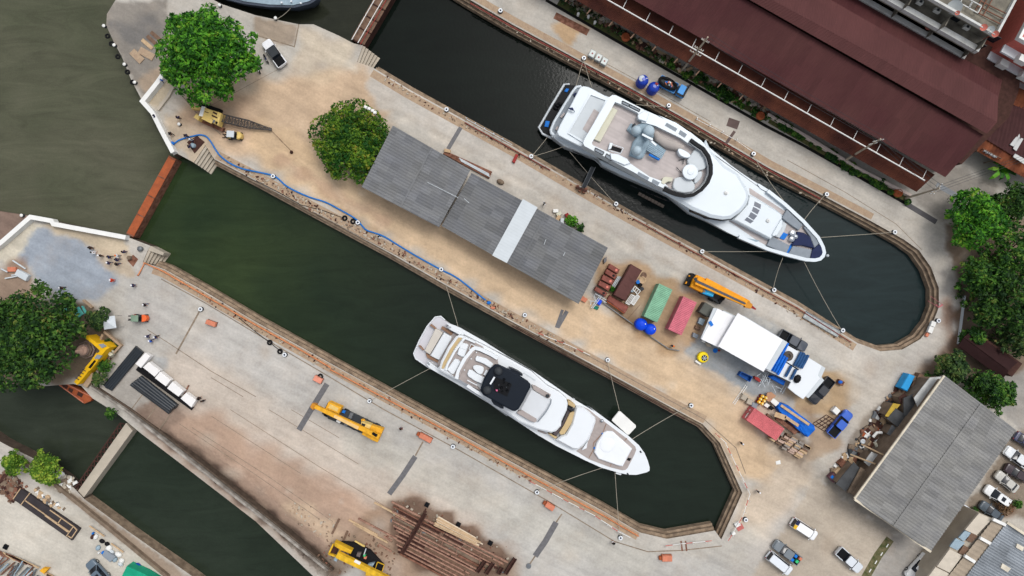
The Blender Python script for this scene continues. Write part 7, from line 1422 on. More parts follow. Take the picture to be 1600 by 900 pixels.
for k, (x, y) in enumerate(((640,350),(685,372),(612,390),(660,414),(590,430),(632,455))):
    c = W(*ZQ((x,y))[0], 1.2); t = thing('gas_cylinder', 'yellow topped red gas cylinder standing in the cluster of six', 'gas cylinder', (c.x, c.y, 0), 0, 'gas cylinders by the blue tarp'); MB().lathe(0, 0, [(.26, 0), (.28, .1), (.28, .95)], 14).build('body', M_redpaint, t, smooth=40); MB().lathe(0, 0, [(.285, .95), (.28, 1.12), (.16, 1.22)], 14).build('shoulder', mat('cylinder_yellow', (250,186,30), .4), t, smooth=40); MB().lathe(0, 0, [(.15, 1.22), (.15, 1.4), (.1, 1.42)], 12).build('cap', mat('cream_cap', (250,236,170), .5), t)
for k, (x, y) in enumerate(((385,365),(460,425),(525,480))): c = W(*ZQ((x,y))[0], .9); MB().box(c.x, c.y, 0, .9, .95, .95, GA+.1*k, .07).build('concrete_cube', M_conc if k < 2 else M_greycover, label='grey concrete cube in the row by the gas cylinders, %s from the left' % ORD[k], cat='concrete cube', group='concrete cubes')
lit(None, 'brown_sheet', mat('brown_sheet', (186,142,112), .8, var=.1), ZQ((700,300),(760,290),(825,340),(745,435),(680,400)), .8, 1.0); tag(bpy.data.objects['brown_sheet'], 'brown sheet of board beside the gas cylinders', 'board')
lit(None, 'white_pack', M_offwhite, ZQ((745,420),(790,375),(870,440),(820,490)), .5, 1.3); tag(bpy.data.objects['white_pack'], 'white slatted pack at the head of the blue tarp', 'pack'); lit(None, 'white_case', M_offwhite, ZQ((650,475),(690,440),(740,475),(705,510)), .1, .7); tag(bpy.data.objects['white_case'], 'small white case touching the gas cylinders', 'case')
lit(None, 'black_case', M_black, ZQ((715,505),(760,480),(805,515),(760,545)), .1, .8); tag(bpy.data.objects['black_case'], 'black case between the blue tarp and the container', 'case')
t = thing('skip', 'blue open steel skip on the grey gravel', 'skip', W(1165, 588, 0)); M_skip = mat('skip_blue', (26,84,160), .55, var=.15, grain=.06); q = P(ZQ((345,5),(500,78),(460,150),(308,58)), 1.2); MB().ring(q, offset(q if area(q) > 0 else q[::-1], .1), .1, 1.2).build('wall', M_skip, t, True); MB().prism(q, 0, .35).build('floor', M_skip, t, True)
lit(None, 'red_machine', M_redpaint, ZQ((530,70),(590,95),(615,130),(600,158),(530,110)), .1, .9); tag(bpy.data.objects['red_machine'], 'dark red machine beside the blue skip', 'machine')
t = thing('ladder', 'white ladder lying on the edge of the grey gravel', 'ladder', W(1156, 616, 0)); a, b = ZQ((412,198),(232,455))
u = (W(*b)-W(*a)).normalized(); n = Vector((-u.y, u.x, 0))*.18
for s in (-1, 1): MB().bar(W(*a, .12)+n*s, W(*b, .12)+n*s, .08, .08).build('rail', M_offwhite, t, True)
mb = MB()
for k in range(12): p = W(*lerp2(a, b, .04+k*.083), .12); mb.bar(p-n, p+n, .05, .04)
mb.build('rung', M_offwhite, t, True)
t = thing('scaffold_frame', 'jumble of pale scaffold frames between the skip and the white store', 'scaffold', W(1196, 592, 0)); mb = MB(); g = random.Random(8)
for k in range(16): a = (g.uniform(600, 760), g.uniform(20, 150)); b = (a[0]+g.uniform(-80, 110), a[1]+g.uniform(-60, 120)); p, q = ZQ(a, b); mb.tube([W(*p, g.uniform(.4, 1.2)), W(*q, g.uniform(.3, 1.2))], .06)
for a, b in (((770,200),(820,300)), ((910,310),(975,200)), ((880,290),(945,185)), ((820,210),(900,250)), ((690,20),(640,140)), ((720,30),(665,150))): p, q = ZQ(a, b); mb.tube([W(*p, .9), W(*q, .9)], .06)
mb.build('tube_frame', M_greywhite, t, True); mb = MB()
for p in ZQ((640,100), (720,90), (900,280), (820,250)): mb.tube([W(*p, 0), W(*p, 1)], .05)
mb.build('leg', M_greywhite, t, True)
lit(None, 'tarp_sheet', M_tarp, ZQ((730,80),(790,60),(960,140),(930,200),(800,130)), .3, 1.4, .1); tag(bpy.data.objects['tarp_sheet'], 'blue tarp sheet along the near side of the white store', 'tarp')
ZM = lambda *p: zz((1060,470), 8.889, *p)
lit(None, 'covered_crate', mat('olive_grey_cover', (96,98,92), .85, var=.1), ZM((375,20),(510,100),(425,235),(285,150)), 0, 2.1, .1); tag(bpy.data.objects['covered_crate'], 'dark grey covered crate between the pink container and the marquee', 'crate')
for nm, q, m, h, l in (('pallet_stack', ((300,232),(380,262),(340,345),(270,310)), M_bluegrey, .9, 'white and blue boxes on a pallet by the marquee eave'), ('dark_pallet', ((240,340),(320,375),(290,415),(228,380)), M_wooddark, .5, 'dark empty pallet by the marquee eave'), ('grey_bale', ((210,440),(285,475),(260,530),(195,495)), M_greycover, .8, 'grey bale at the corner of the marquee'), ('white_bench', ((318,555),(345,540),(382,575),(360,585)), M_offwhite, .5, 'white bench at the foot of the marquee'), ('rubble_bag', ((370,575),(440,600),(470,650),(400,635)), M_conc, .4, 'pile of pale bags against the marquee side')):
    lit(None, nm, m, ZM(*q), 0, h, .06); tag(bpy.data.objects[nm], l, 'bale' if 'bale' in nm else nm.split('_')[1])
c = W(*ZM((340,782))[0], .6); t = thing('cable_reel', 'round yellow drum with a dark spoked hub on the gravel', 'cable reel', (c.x, c.y, 0)); MB().lathe(0, 0, [(.75, 0), (.95, .25), (.97, .7), (.85, .95), (.4, 1.0)], 24).build('drum', mat('reel_yellow', (252,220,20), .45), t, smooth=40); MB().cyl(.15, -.12, 1.0, 1.05, .52).build('hub', M_black, t); mb = MB()
for k in range(3): a = k*math.pi/3; mb.bar((.15-.5*math.cos(a), -.12-.5*math.sin(a), 1.08), (.15+.5*math.cos(a), -.12+.5*math.sin(a), 1.08), .1, .04)
mb.build('spoke', M_greywhite, t); MB().box(-.75, -.95, 0, .5, 1.1, .35, GA-.1, .03).build('stand', M_offwhite, t)
MB().lathe(*W(*ZM((510,690))[0]).xy, [(.32, .01), (.42, .1), (.3, .2), (.2, .1)], 16).build('hose_coil', M_blue, label='coiled blue hose at the marquee side', cat='hose', smooth=50); MB().ell(W(*ZM((565,690))[0], .2), .25, .2, .2, 8, 5).build('red_can', M_redpaint, label='small red can by the coiled blue hose', cat='can')
t = thing('bin', 'dark red bin heaped with blue bags beside the black pickup', 'bin', W(1312, 597, 0)); MB().box(*W(1311,597).xy, 0, .8, 1.0, .8, GA, .04).build('body', M_rust, t, True); MB().ell(W(1313,597,.85), .4, .3, .25, 9, 5).build('bag', M_tarp, t, True)
t = thing('pallet_load', 'white topped pallet load beside the bright blue pickup', 'pallet', W(1306, 642, 0)); MB().box(*W(1307,642,1).xy, .15, 1.0, 1.1, 1.0, GA-.25, .05).build('load', M_offwhite, t, True); MB().box(*W(1307,642,.5).xy, 0, .15, 1.2, 1.2, GA-.25).build('pallet', M_wooddark, t, True)
t = thing('steel_mesh', 'dark steel mesh panels lying behind the bright blue pickup', 'mesh panel', W(1295, 660, 0)); mb = MB()
for k in range(5): p, q = ZT((1070+k*50,380-k*30), (1230+k*50,480-k*30)); mb.bar(W(*p, .08), W(*q, .08), .1, .08)
for k in range(5): p, q = ZT((1070+k*42,370+k*25), (1260+k*42,250+k*25)); mb.bar(W(*p, .16), W(*q, .16), .1, .08)
mb.build('bar_grid', M_rustdark, t, True)
lit(None, 'plastic_sheet', M_offwhite, [(1212,721),(1219,719),(1220,725),(1213,726)], .02, .06, 0); tag(bpy.data.objects['plastic_sheet'], 'scrap of white sheet lying on the sand', 'sheet')
# rust stack and brick pallets at the grey warehouse
g = random.Random(21)
lit(None, 'tarp_roof', mat('sky_tarp', (52,160,224), .5, var=.12), [(1421,584),(1430,588),(1418,612),(1408,606)], .2, 2.0, .1); tag(bpy.data.objects['tarp_roof'], 'sky blue tarp over a stack by the warehouse corner', 'tarp')
for k, (x, y) in enumerate(((1430,592),(1438,589),(1443,596),(1428,602),(1436,607),(1412,612),(1425,614))): MB().box(*W(x, y, 1).xy, 0, g.uniform(.8, 1.6), 1.1, 1.0, GA+g.uniform(-.2, .2), .06).build('sack_stack', M_wooddark if k % 2 else M_concdark, label='brown stacked sacks beside the sky blue tarp', cat='sacks', group='sack stacks by the blue tarp')
for k, (x, y, m, l) in enumerate(((1317,725,M_rust,'rust brown pallet load by the yard corner, upper'), (1311,738,M_wood,'tan pallet load by the yard corner, middle'), (1302,746,mat('purple_rust', (110,78,84), .8, var=.2),'purplish pallet load with blue and orange sheets on top'))): MB().box(*W(x, y, .8).xy, 0, 1.0, 1.3, 1.2, GA-.35, .06).build('pallet_load', m, label=l, cat='pallet')
MB().box(*W(1301,746,1).xy, 1.0, 1.08, .7, .5, GA-.3).build('blue_sheet', M_blue, label='small blue sheet on the purplish pallet load', cat='sheet')
scatter('scrap_heap', 'heap of rusty scrap machinery beside the warehouse', [(1350,680),(1365,672),(1380,682),(1362,700)], 1.6, 210, .2, .9, [M_rust, M_rustdark, M_concdark, M_offwhite, M_orust, M_darkgrey], 13)
scatter('scrap_row', 'cluttered row of scrap, boards and sheets along the warehouse lean-to', [(1303,752),(1326,716),(1350,687),(1376,652),(1394,626),(1415,600)], 1.3, 300, .15, .85, [M_rust, M_rustdark, M_concdark, M_offwhite, M_wooddark, M_darkgrey, M_steel, M_wood], 23)
for l, pts, m, r in (('curved tan duct in the scrap by the warehouse', [(1367,691),(1370,698),(1376,697),(1379,704),(1376,708)], M_cream, .28), ('bent white pipe in the scrap by the warehouse', [(1364,683),(1370,676),(1378,676)], M_offwhite, .25)): MB().tube([W(*p, 1.3) for p in pts], r, 8).build('duct', m, label=l, cat='duct', smooth=60)
MB().lathe(*W(1387,687,1).xy, [(.5, 0), (.52, 1.0), (.45, 1.12), (.05, 1.15)], 18).build('white_drum', M_offwhite, label='white drum in the scrap by the warehouse', cat='drum', smooth=40); MB().lathe(*W(1349,690,.6).xy, [(.4, 0), (.42, .5), (.3, .55), (.2, .5)], 16).build('wheel_hub', M_greywhite, label='pale wheel hub in the scrap by the warehouse', cat='wheel'); MB().lathe(*W(1368,706,.5).xy, [(.55, 0), (.6, .4), (.5, .5), (.3, .45)], 16).build('orange_drum', M_orust, label='orange rusty drum in the scrap by the warehouse', cat='drum')
for l, a, b in (('long tan timber propped from the scrap to the warehouse, upper', (1346,694), (1381,711)), ('long tan timber propped from the scrap to the warehouse, lower', (1329,710), (1368,725))): MB().bar(W(*a, 1.6), W(*b, 4.5), .22, .22).build('prop_timber', M_wood, label=l, cat='timber')
# lower left yard
ZS = lambda *p: zz((0,750), 6.4, *p)
t = thing('long_rack', 'long black sheeted rack with pale wooden frames in the lower left yard', 'rack', W(72, 804, 0)); MB().prism(P(ZS((210,88),(800,490),(718,606),(130,192)), .5), 0, .5).build('sheet', mat('charcoal_sheet2', (62,58,60), .8, var=.15), t, True)
for a, b in (((205,85),(132,190)), ((300,130),(208,250)), ((245,200),(690,515)), ((450,355),(680,520)), ((610,390),(575,440)), ((500,300),(735,465)), ((735,465),(665,560)), ((680,560),(715,580)), ((715,580),(770,500)), ((770,500),(735,465))): p, q = ZS(a, b); MB().bar(W(*p, .58), W(*q, .58), .14, .14).build('wood_bar', M_wood, t, True)
g = random.Random(33)
for k in range(26):
    x = g.uniform(-60, 380); y0 = 740+x*.28+g.uniform(0, 110); l = g.uniform(120, 240); a = R(g.uniform(35, 62)); p, q = ZS((x, y0), (x-l*math.cos(a), y0+l*math.sin(a))); MB().tube([W(*p, .3+.2*(k % 4)), W(*q, .3+.2*(k % 4))], .14, 8).build('old_pipe', g.choice([M_bluegrey, M_greywhite, M_steel, M_bluegrey, M_rust]), label='pale pipe in the heap at the bottom left corner', cat='pipe', group='pipes in the corner heap', smooth=50)
for k in range(7): p, q = ZS((-30+k*30, 700+k*12), (30+k*60, 770+k*18)); MB().bar(W(*p, .7), W(*q, .7), .25, .12).build('heap_timber', g.choice([M_rust, M_wood, M_wooddark]), label='brown timber among the corner pipes', cat='timber', group='timbers in the corner heap')
lit(None, 'yellow_part', M_yellow, [(61,892),(66,888),(75,889),(68,897)], .2, .9, .05); tag(bpy.data.objects['yellow_part'], 'yellow machine part at the end of the corner pipe heap', 'machine part')
for k in range(5): MB().bar(W(70+k*4, 895+k*2, .3), W(82+k*4, 902+k*2, .3), .4, .3).build('tan_timber', M_wood, label='tan timber at the bottom edge by the yellow part', cat='timber', group='tan timbers at the bottom edge')
ZJ = lambda *p: zz((120,820), 11.4, *p)
for l, q, m, h in (('grey table among white bags by the lower left dock', ((500,450),(690,570),(590,670),(445,550)), M_greycover, .8), ('green sheet roof at the bottom edge by the lower left dock', ((890,735),(1200,880),(1400,1000),(760,1000)), mat('sea_green', (30,160,124), .5), 2.0)): lit(None, 'table' if 'table' in l else 'green_roof', m, ZJ(*q), .05, h, .03); tag(bpy.data.objects['table' if 'table' in l else 'green_roof'], l, 'table' if 'table' in l else 'roof')
for k, (x, y, rx, ry, m, l) in enumerate(((340,215,.35,.5,M_offwhite,'white bag with a red mark leaning by the parapet'), (570,420,.55,.6,M_offwhite,'white bag above the grey table'), (620,480,.5,.35,M_greywhite,'greyish bag beside the grey table'), (740,525,.65,.45,M_offwhite,'wide white bag right of the grey table'), (680,620,.4,.5,M_bluegrey,'bluish bag at the end of the grey table'), (800,640,.5,.45,M_offwhite,'white bag nearest the green sheet'), (780,700,.5,.35,M_greywhite,'pale bag below the others'), (380,410,.4,.5,M_bluegrey,'pale blue bag left of the grey table'), (395,495,.2,.2,M_offwhite,'small white bag left of the grey table'), (470,495,.3,.3,M_blue,'bright blue bag at the corner of the grey table'), (290,150,.2,.2,M_blue,'tiny blue bag by the parapet'), (1080,740,.7,.6,mat('deep_blue_tarp', (18,70,160), .6, var=.2),'deep blue tarp heap above the green sheet'), (1180,800,.6,.5,mat('deep_blue_tarp', (18,70,160), .6),'deep blue tarp heap by the parapet'), (280,210,.3,.5,M_rustdark,'dark red sack by the parapet'), (450,290,.5,.35,M_rubber,'black sack by the parapet'), (540,340,.45,.35,M_rubber,'second black sack further along the parapet'))): MB().ell(W(*ZJ((x,y))[0], .2), rx, ry, .35, 10, 6, GA).build('bag', m, label=l, cat='bag', group='bags by the lower left parapet', smooth=50)
for l, a, b in (('long pale plank on the lower left parapet, upper', (225,20), (490,205)), ('long pale plank on the lower left parapet, lower', (610,330), (830,490))): p, q = ZJ(a, b); MB().bar(W(*p, .8), W(*q, .8), .25, .1).build('plank', M_wood, label=l, cat='plank')
scatter('bank_junk', 'brown junk at the left edge below the lime bushes', [(0,745),(15,760),(30,775)], 2.2, 150, .15, .7, [M_rust, M_wooddark, M_rustdark, M_concdark], 15); scatter('yard_junk', 'odds and ends along the wall by the long rack', [(55,765),(75,780),(100,797)], .6, 60, .12, .5, [M_offwhite, M_wood, M_concdark, M_steel], 16)
# north west yard: planks, pits, rack by the shed
for k, (a, b, m) in enumerate((((222,62),(238,76),M_wood), ((230,56),(245,70),M_wooddark), ((236,50),(250,62),M_wooddark), ((206,80),(222,96),M_coping), ((218,78),(240,90),M_coping))): MB().bar(W(*a, .1), W(*b, .1), .6 if k < 3 else 1.2, .14).build('plank', m, label=('tan plank on the grey peninsula, nearest the river', 'brown plank on the grey peninsula, middle', 'brown plank on the grey peninsula, nearest the tree', 'broad pale board on the grey peninsula, left', 'broad pale board on the grey peninsula, right')[k], cat='plank')
lit(None, 'access_pit', M_rustdark, [(292,222),(308,212),(320,222),(304,240)], .005, .03, 0); bpy.data.objects['access_pit']['kind'] = 'structure'
lit(None, 'access_pit', M_rust, [(199,407),(208,398),(216,405),(208,417)], .005, .03, 0)['kind'] = 'structure'
c = W(303,228); MB().lathe(c.x, c.y, [(.4, 0), (.42, .6), (.3, .75), (.05, .8)], 14).build('capstan', M_bluegrey, label='pale blue capstan on the pier by the rust gate', cat='capstan', smooth=40); c = W(221,389); MB().lathe(c.x, c.y, [(.42, 0), (.44, .6), (.3, .75), (.05, .8)], 14).build('capstan', M_steel, label='grey capstan on the pier at the gravel yard', cat='capstan', smooth=40); c = W(204,403); MB().lathe(c.x, c.y, [(.35, .03), (.36, .6), (.3, .7), (.05, .72)], 14).build('capstan', M_concdark, label='dark capstan in the rust pit at the gravel yard', cat='capstan', smooth=40)
t = thing('pipe_rack', 'dark rusty channel rack with pale pipes behind the grey sheds', 'rack', W(731, 253, 0)); MB().prism(P([(697,236),(769,268),(764,279),(692,240)], .4), 0, .4, .03).build('tray', M_rust, t, True)
for k in range(3): MB().tube([W(717+k*1.5, 247+k*2.2, .5), W(764+k*.5, 272+k*2, .5)], .09).build('pipe', M_greywhite, t, True)
lit(None, 'pale_block', M_wood, [(694,232),(704,234),(703,239),(694,237)], 0, .7); tag(bpy.data.objects['pale_block'], 'pale block at the end of the rusty pipe rack', 'block'); MB().ell(W(782,284,.3), .7, .45, .35, 10, 6, GA).build('green_sack', M_concdark, label='greenish covered pump behind the grey sheds', cat='pump')
for k, (x, y, m) in enumerate(((868,330,M_offwhite), (873,335,M_cream), (872,341,M_wood), (878,346,M_greywhite), (886,338,M_redpaint))): MB().box(*W(x, y).xy, 0, .6+.1*k, .9, .6, k*.5, .05).build('crate', m, label=('white', 'cream', 'wooden', 'pale grey', 'dark red')[k]+' crate in the pile behind the striped shed', cat='crate')
lit(None, 'red_bin', M_redpaint, [(800,252),(806,240),(810,242),(804,255)], 0, .5); tag(bpy.data.objects['red_bin'], 'narrow rust red bin at the near quay beside a bollard', 'bin'); lit(None, 'blue_chair', M_plate, [(943,405),(948,401),(948,408),(944,412)], 0, .6); tag(bpy.data.objects['blue_chair'], 'bluish bench under the end of the striped shed', 'bench')
# garden furniture under the big tree
t = thing('garden_table', 'turquoise garden table between the big left tree and the ferny shrub', 'table', W(124, 487, 0)); M_teal = mat('turquoise', (110,206,196), .6, var=.05); q = zz((80,440), 8.889, (380,345),(450,450),(375,500),(318,390)); MB().prism(P(q, .8), .68, .8, .03).build('table_top', M_teal, t, True)
for p in (lerp2(q[0], q[2], .3), lerp2(q[0], q[2], .7)): MB().cyl(*W(*p, 0).xy, 0, .68, .15).build('leg', M_teal, t, True)
q = zz((80,440), 8.889, (412,340),(432,338),(488,435),(462,445)); lit(None, 'garden_bench', M_teal, q, .1, .5, .03); tag(bpy.data.objects['garden_bench'], 'turquoise bench beside the turquoise garden table', 'bench')
for k, (x, y) in enumerate(((235,390),(250,442),(176,392),(212,215),(235,250))): c = W(*zz((80,440), 8.889, (x,y))[0]); MB().lathe(c.x, c.y, [(.25, 0), (.18, .25), (.27, .45), (.02, .47)], 12).build('stool', M_teal if k < 3 else M_bluegrey, label=('turquoise stool nearest the garden table', 'turquoise stool lowest of three', 'turquoise stool deepest under the tree', 'pale blue stool by the people under the tree', 'second pale blue stool by the people under the tree')[k], cat='stool')
wall('garden_wall', 'low pinkish wall edging the shrine garden', [(129,469),(143,481)], .3, .6, M_coping); wall('garden_wall', 'low pinkish wall around the small lawn', [(162,518),(188,540),(177,552)], .35, .6, M_coping); wall('garden_wall', 'short pinkish stub wall behind the yellow wall', [(160,522),(156,534)], .35, .7, M_coping)
lit(None, 'white_tablet', M_cream, zz((80,510), 8, (700,340),(730,318),(768,350),(735,378)), 0, .9, .04); tag(bpy.data.objects['white_tablet'], 'cream stone block outside the yellow wall, larger of two', 'stone block'); lit(None, 'small_tablet', M_cream, zz((80,510), 8, (740,295),(755,287),(783,315),(768,330)), 0, .7, .04); tag(bpy.data.objects['small_tablet'], 'cream stone block outside the yellow wall, smaller of two', 'stone block')
lit(None, 'stone_planter', M_coping, zz((80,510), 8, (500,575),(560,605),(440,770),(385,735)), 0, .9, .06); tag(bpy.data.objects['stone_planter'], 'pale stone planter at the creek end of the yellow wall', 'planter'); scatter('garden_stones', 'stones and roots between the yellow wall and the pipes', [(172,548),(160,565),(150,580)], 1.3, 130, .12, .5, [M_concdark, M_rustdark, M_conc], 18)
MB().box(*W(3,430).xy, 0, .8, 2.2, 1.1, -.5, .05).build('pale_crate', M_greywhite, label='long pale crate at the left edge by the big tree', cat='crate').location += Vector((3.9, 0, 0)); MB().box(*W(21,421).xy, 0, .5, 1.4, .8, 0, .05).build('orange_crate', M_orange, label='orange red crate heap by the flood wall at left', cat='crate')
for k, (a, b) in enumerate((((2,420),(12,425)), ((18,430),(40,428)), ((8,435),(30,431)), ((20,407),(40,420)))): MB().bar(W(*a, .3), W(*b, .3), .2, .2).build('loose_pole', M_greywhite, label='pale pole lying by the orange crate heap', cat='pole', group='poles by the orange crate heap')
t = thing('floodlight_mast', 'floodlight mast with four white lamps rising out of the dark round bush', 'floodlight', W(596, 190, 0)); MB().tube([W(596, 190, 0), W(579, 172, 9)], .1, 8).build('pole', M_polewood, t, True)
for k, (x, y) in enumerate(((571.5,167.5), (577,170), (582.5,173), (586,176))): MB().box(*W(x, y, 9).xy, 8.9, 9.25, .5, .42, GA+.2*k, .05).build('lamp_head', M_offwhite, t, True)
MB().bar(W(570, 168, 8.85), W(588, 178, 8.85), .12, .12).build('crossbar', M_steel, t, True)
t = thing('sign_board', 'open frame sign with three large white letters behind the hall corner', 'sign', W(1540, 242, 0)); e = Vector(rot2(1, 0, GA)+(0,)); o = W(1531, 238, 2.6)
for z in (.0, 1.5): MB().bar(o+Vector((0, 0, z))-e*.6, o+e*2.9+Vector((0, 0, z)), .1, .1).build('frame_bar', M_wooddark, t, True)
for f in (-.5, 2.8): MB().bar(o+e*f-Vector((0, 0, 2.6)), o+e*f+Vector((0, 0, 1.5)), .12, .12).build('post', M_wooddark, t, True)
for k, segs in enumerate(((((0,0),(0,1.1)), ((0,1.1),(.5,1.0)), ((.5,1.0),(.45,.55)), ((.45,.55),(0,.5))), (((0,0),(0,1.1)), ((0,1.1),(.5,.95)), ((.5,.95),(.4,.55)), ((.4,.55),(0,.55)), ((.15,.5),(.55,0))), (((0,0),(0,1.1)), ((.5,1.1),(.05,.5)), ((.15,.6),(.55,0))))):
    mb = MB()
    for a, b in segs: mb.bar(o+e*(k*.85+a[0])+Vector((0, 0, .2+a[1])), o+e*(k*.85+b[0])+Vector((0, 0, .2+b[1])), .3, .2)
    mb.build('white_letter', M_white, t, True)
# ---- people
def skin_mesh(name, verts, edges, rad, m, sub=1):
    me = bpy.data.meshes.new(name); me.from_pydata(verts, edges, []); o = bpy.data.objects.new(name, me); COL.objects.link(o); md = o.modifiers.new('s', 'SKIN'); md.use_smooth_shade = True
    for i, r in enumerate(rad): me.skin_vertices[0].data[i].radius = (r, r) if not isinstance(r, tuple) else r
    me.skin_vertices[0].data[0].use_root = True; s2 = o.modifiers.new('u', 'SUBSURF'); s2.levels = s2.render_levels = sub
    dg = bpy.context.evaluated_depsgraph_get(); out = bpy.data.meshes.new_from_object(o.evaluated_get(dg)); bpy.data.objects.remove(o); bpy.data.meshes.remove(me); out.materials.clear(); out.materials.append(m); out.name = name; return out
def person_meshes(stride, armf):
    hip = [(0, .1, .9), (0, -.1, .9)]; V = [(0, 0, .95), (0, 0, 1.15), (0, 0, 1.38), (0, 0, 1.5), (.02, 0, 1.58), (.03, 0, 1.66), (.02, 0, 1.72)]; Rr = [.1, .09, .1, .05, .085, .1, .06]; E = [(0,1),(1,2),(2,3),(3,4),(4,5),(5,6)]
    V += [(.115, 0, 1.62)]; Rr += [.018]; E += [(4,7)]
    for s in (1, -1):
        f = stride*s; k = len(V); V += [(f*.1, s*.1, .85), (f*.35+.03, s*.11, .48), (f*.75, s*.11, .09), (f*.75+.16, s*.13, .05)]; Rr += [.07, .05, .04, .045]; E += [(0,k),(k,k+1),(k+1,k+2),(k+2,k+3)]
        k = len(V); a = -armf*s; V += [(0, s*.2, 1.4), (a*.2, s*.26, 1.12), (a*.5+.1, s*.25, .9), (a*.55+.13, s*.24, .8)]; Rr += [.045, .036, .03, .034]; E += [(2,k),(k,k+1),(k+1,k+2),(k+2,k+3)]
    body = skin_mesh('body', V, E, Rr, M_skin); mb = MB()
    bv = [tuple(v.co) for v in body.vertices]
    hands = []
    for s in (1, -1):
        a = -armf*s; w = Vector((a*.55+.13, s*.24, .8))
        for i in range(5): o_ = (i-1.5)*.02 if i < 4 else -.035; l = (.075, .085, .08, .065, .05)[i]; hands.append(MB().tube([w+Vector((o_, 0, .0)), w+Vector((o_*1.2+.008, -s*.006, -l*.55)), w+Vector((o_*1.2+.002, -s*.022, -l))], .009, 5))
    bm_v = list(bv); bm_f = [tuple(p.vertices) for p in body.polygons]
    for h in hands: k = len(bm_v); bm_v += h.v; bm_f += [tuple(k+i for i in f) for f in h.f]
    b2 = bpy.data.meshes.new('body'); b2.from_pydata(bm_v, [], bm_f); b2.materials.append(M_skin); b2.polygons.foreach_set('use_smooth', [True]*len(bm_f))
    sV = [V[0], V[1], V[2]]; sR = [.17, .16, .19]; sE = [(0,1),(1,2)]
    for s in (1, -1): k = len(sV); a = -armf*s; sV += [(0, s*.2, 1.4), (a*.2, s*.26, 1.12), (a*.4+.06, s*.255, .98)]; sR += [.09, .075, .06]; sE += [(2,k),(k,k+1),(k+1,k+2)]
    tV = [(0, 0, .97)]; tR = [.17]; tE = []
    for s in (1, -1): f = stride*s; k = len(tV); tV += [(f*.1, s*.1, .83), (f*.35+.03, s*.11, .48), (f*.72, s*.11, .12)]; tR += [.105, .08, .065]; tE += [(0,k),(k,k+1),(k+1,k+2)]
    return b2, skin_mesh('shirt', sV, sE, sR, M_navy), skin_mesh('trousers', tV, tE, tR, M_navy)
POSES = [person_meshes(.0, .1), person_meshes(.38, .4), person_meshes(.18, .7)]
hm = MB().ell((.01, 0, 1.66), .125, .115, .13, 14, 7, half=True); hm.cyl(.03, 0, 1.655, 1.67, .15); HELM = hm
M_hair = mat('dark_hair', (30,26,24), .7); cl = lambda n, c: mat('cloth_'+n, c, .85, var=.08)
CL = {'navy': cl('navy', (40,52,92)), 'black': cl('black', (28,30,34)), 'white': cl('white', (232,234,238)), 'blue': cl('blue', (30,96,190)), 'red': cl('red', (224,70,40)), 'grey': cl('grey', (130,136,142)), 'brown': cl('brown', (120,84,66)), 'orange': cl('orange', (236,120,50))}
def person(lab, px, py, shirt, trou, hat, pose, face):
    t = thing('person', lab, 'person', W(px, py, 0), face)
    for nm, me, m in zip(('body', 'shirt', 'trousers'), POSES[pose], (M_skin, CL[shirt], CL[trou])):
        o = bpy.data.objects.new(nm, me); COL.objects.link(o); o.parent = t
        o.material_slots[0].link = 'OBJECT'; o.material_slots[0].material = m
    o = HELM.build('helmet' if hat else 'hair', CL[hat] if hat else M_hair, t, smooth=50)
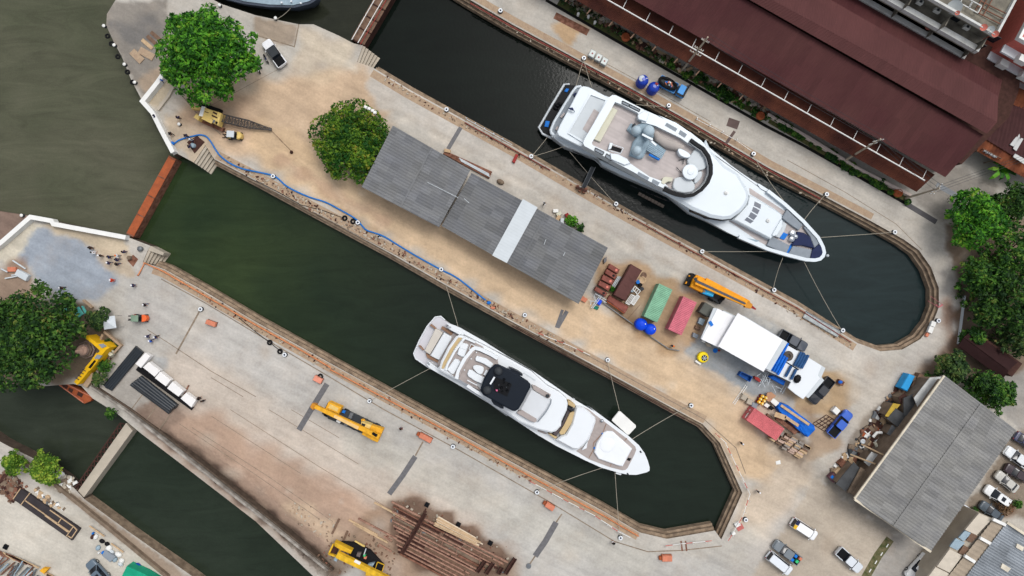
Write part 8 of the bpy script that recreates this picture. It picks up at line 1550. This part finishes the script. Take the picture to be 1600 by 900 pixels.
PEOPLE = [
 ('person in bright blue walking inside the flood wall beneath the big tree',257,128,'blue','navy','white',1,.8), ('person in navy at the kink of the white flood wall',247,184,'navy','navy',None,0,.2), ('person in navy standing just above the stout bollard',283,186,'navy','black',None,0,2), ('person in black between the flood wall and the blue hose',271,211,'black','black',None,1,-.6), ('person in navy stepping over the blue hose',295,214,'navy','black',None,1,-.8), ('person with a pale cap beside the capstan pit',303,221,'grey','navy','white',2,1), ('person in navy leaning at the pale blue capstan',301,231,'navy','navy',None,2,2),
 ('person in black at the upper end of the group on the gravel yard',147,388,'black','black',None,0,.3), ('person in a white shirt in the group on the gravel yard',151,395,'white','white',None,2,.5), ('person in black with a pale cap among the group on the gravel yard',162,400,'black','black','white',0,.9), ('person in navy facing the one with the orange helmet',176,402,'navy','black',None,1,.3), ('person in white with an orange helmet at the pier',189,400,'white','grey','orange',2,3), ('person in navy behind the one in the orange helmet',188,406,'navy','navy',None,1,.1), ('person in navy with a white helmet at the lower side of the group',175,411,'navy','navy','white',1,.1), ('person in black at the lowest corner of the group',188,413,'black','navy',None,1,.1), ('person in navy nearest the capstan pit at the gravel yard',199,394,'navy','navy',None,0,2.4),
 ('person in red coveralls with a white helmet alone on the gravel edge',180,438,'red','red','white',0,0), ('person in navy with a white helmet alone on the south quay',213,446,'navy','navy','white',0,.3), ('person in black with a white helmet at the edge of the left tree',102,450,'black','black','white',1,.2), ('person in navy beneath the left tree beside the pale stools',104,460,'navy','navy',None,0,1), ('person in black crossing the yard above the orange forklift',231,476,'black','navy','white',1,.3), ('person in navy at left of the trio by the black pipes',235,525,'navy','navy','white',1,.9), ('person in navy at right of the trio by the black pipes',248,526,'navy','black','white',1,.6), ('person in bright blue lowest of the trio by the black pipes',240,532,'blue','navy','white',1,.7),
 ('person in black squatting place beside the last white block, left',315,621,'black','black',None,0,.2), ('person in black beside the last white block, right',321,625,'black','black',None,0,2), ('person in brown on the quay right of the yellow crane',628,668,'brown','navy',None,0,1.2), ('person in white beside the blue hose on the sandy quay',594,371,'white','black',None,2,.4), ('person with a white top on the near quay behind the striped shed',850,319,'white','black',None,1,.3), ('person in black on the sandy lot right of the dock head',1156,691,'black','black','white',0,.6), ('person in black by the red and white rail at the dock head',1182,766,'black','grey','white',0,1), ('person in navy beside the seam on the south quay by the dock head',957,845,'black','white',None,0,1.6), ('person in grey at the cab of the blue flatbed truck',1074,138,'grey','navy',None,2,.8), ('person in dark clothes at the end of the pipe barrier',1049,540,'black','navy','orange',0,1), ('person in black crossing near the bottom car park',1213,716,'grey','grey','white',0,1)]
for a in PEOPLE[:-1]: person(*a)
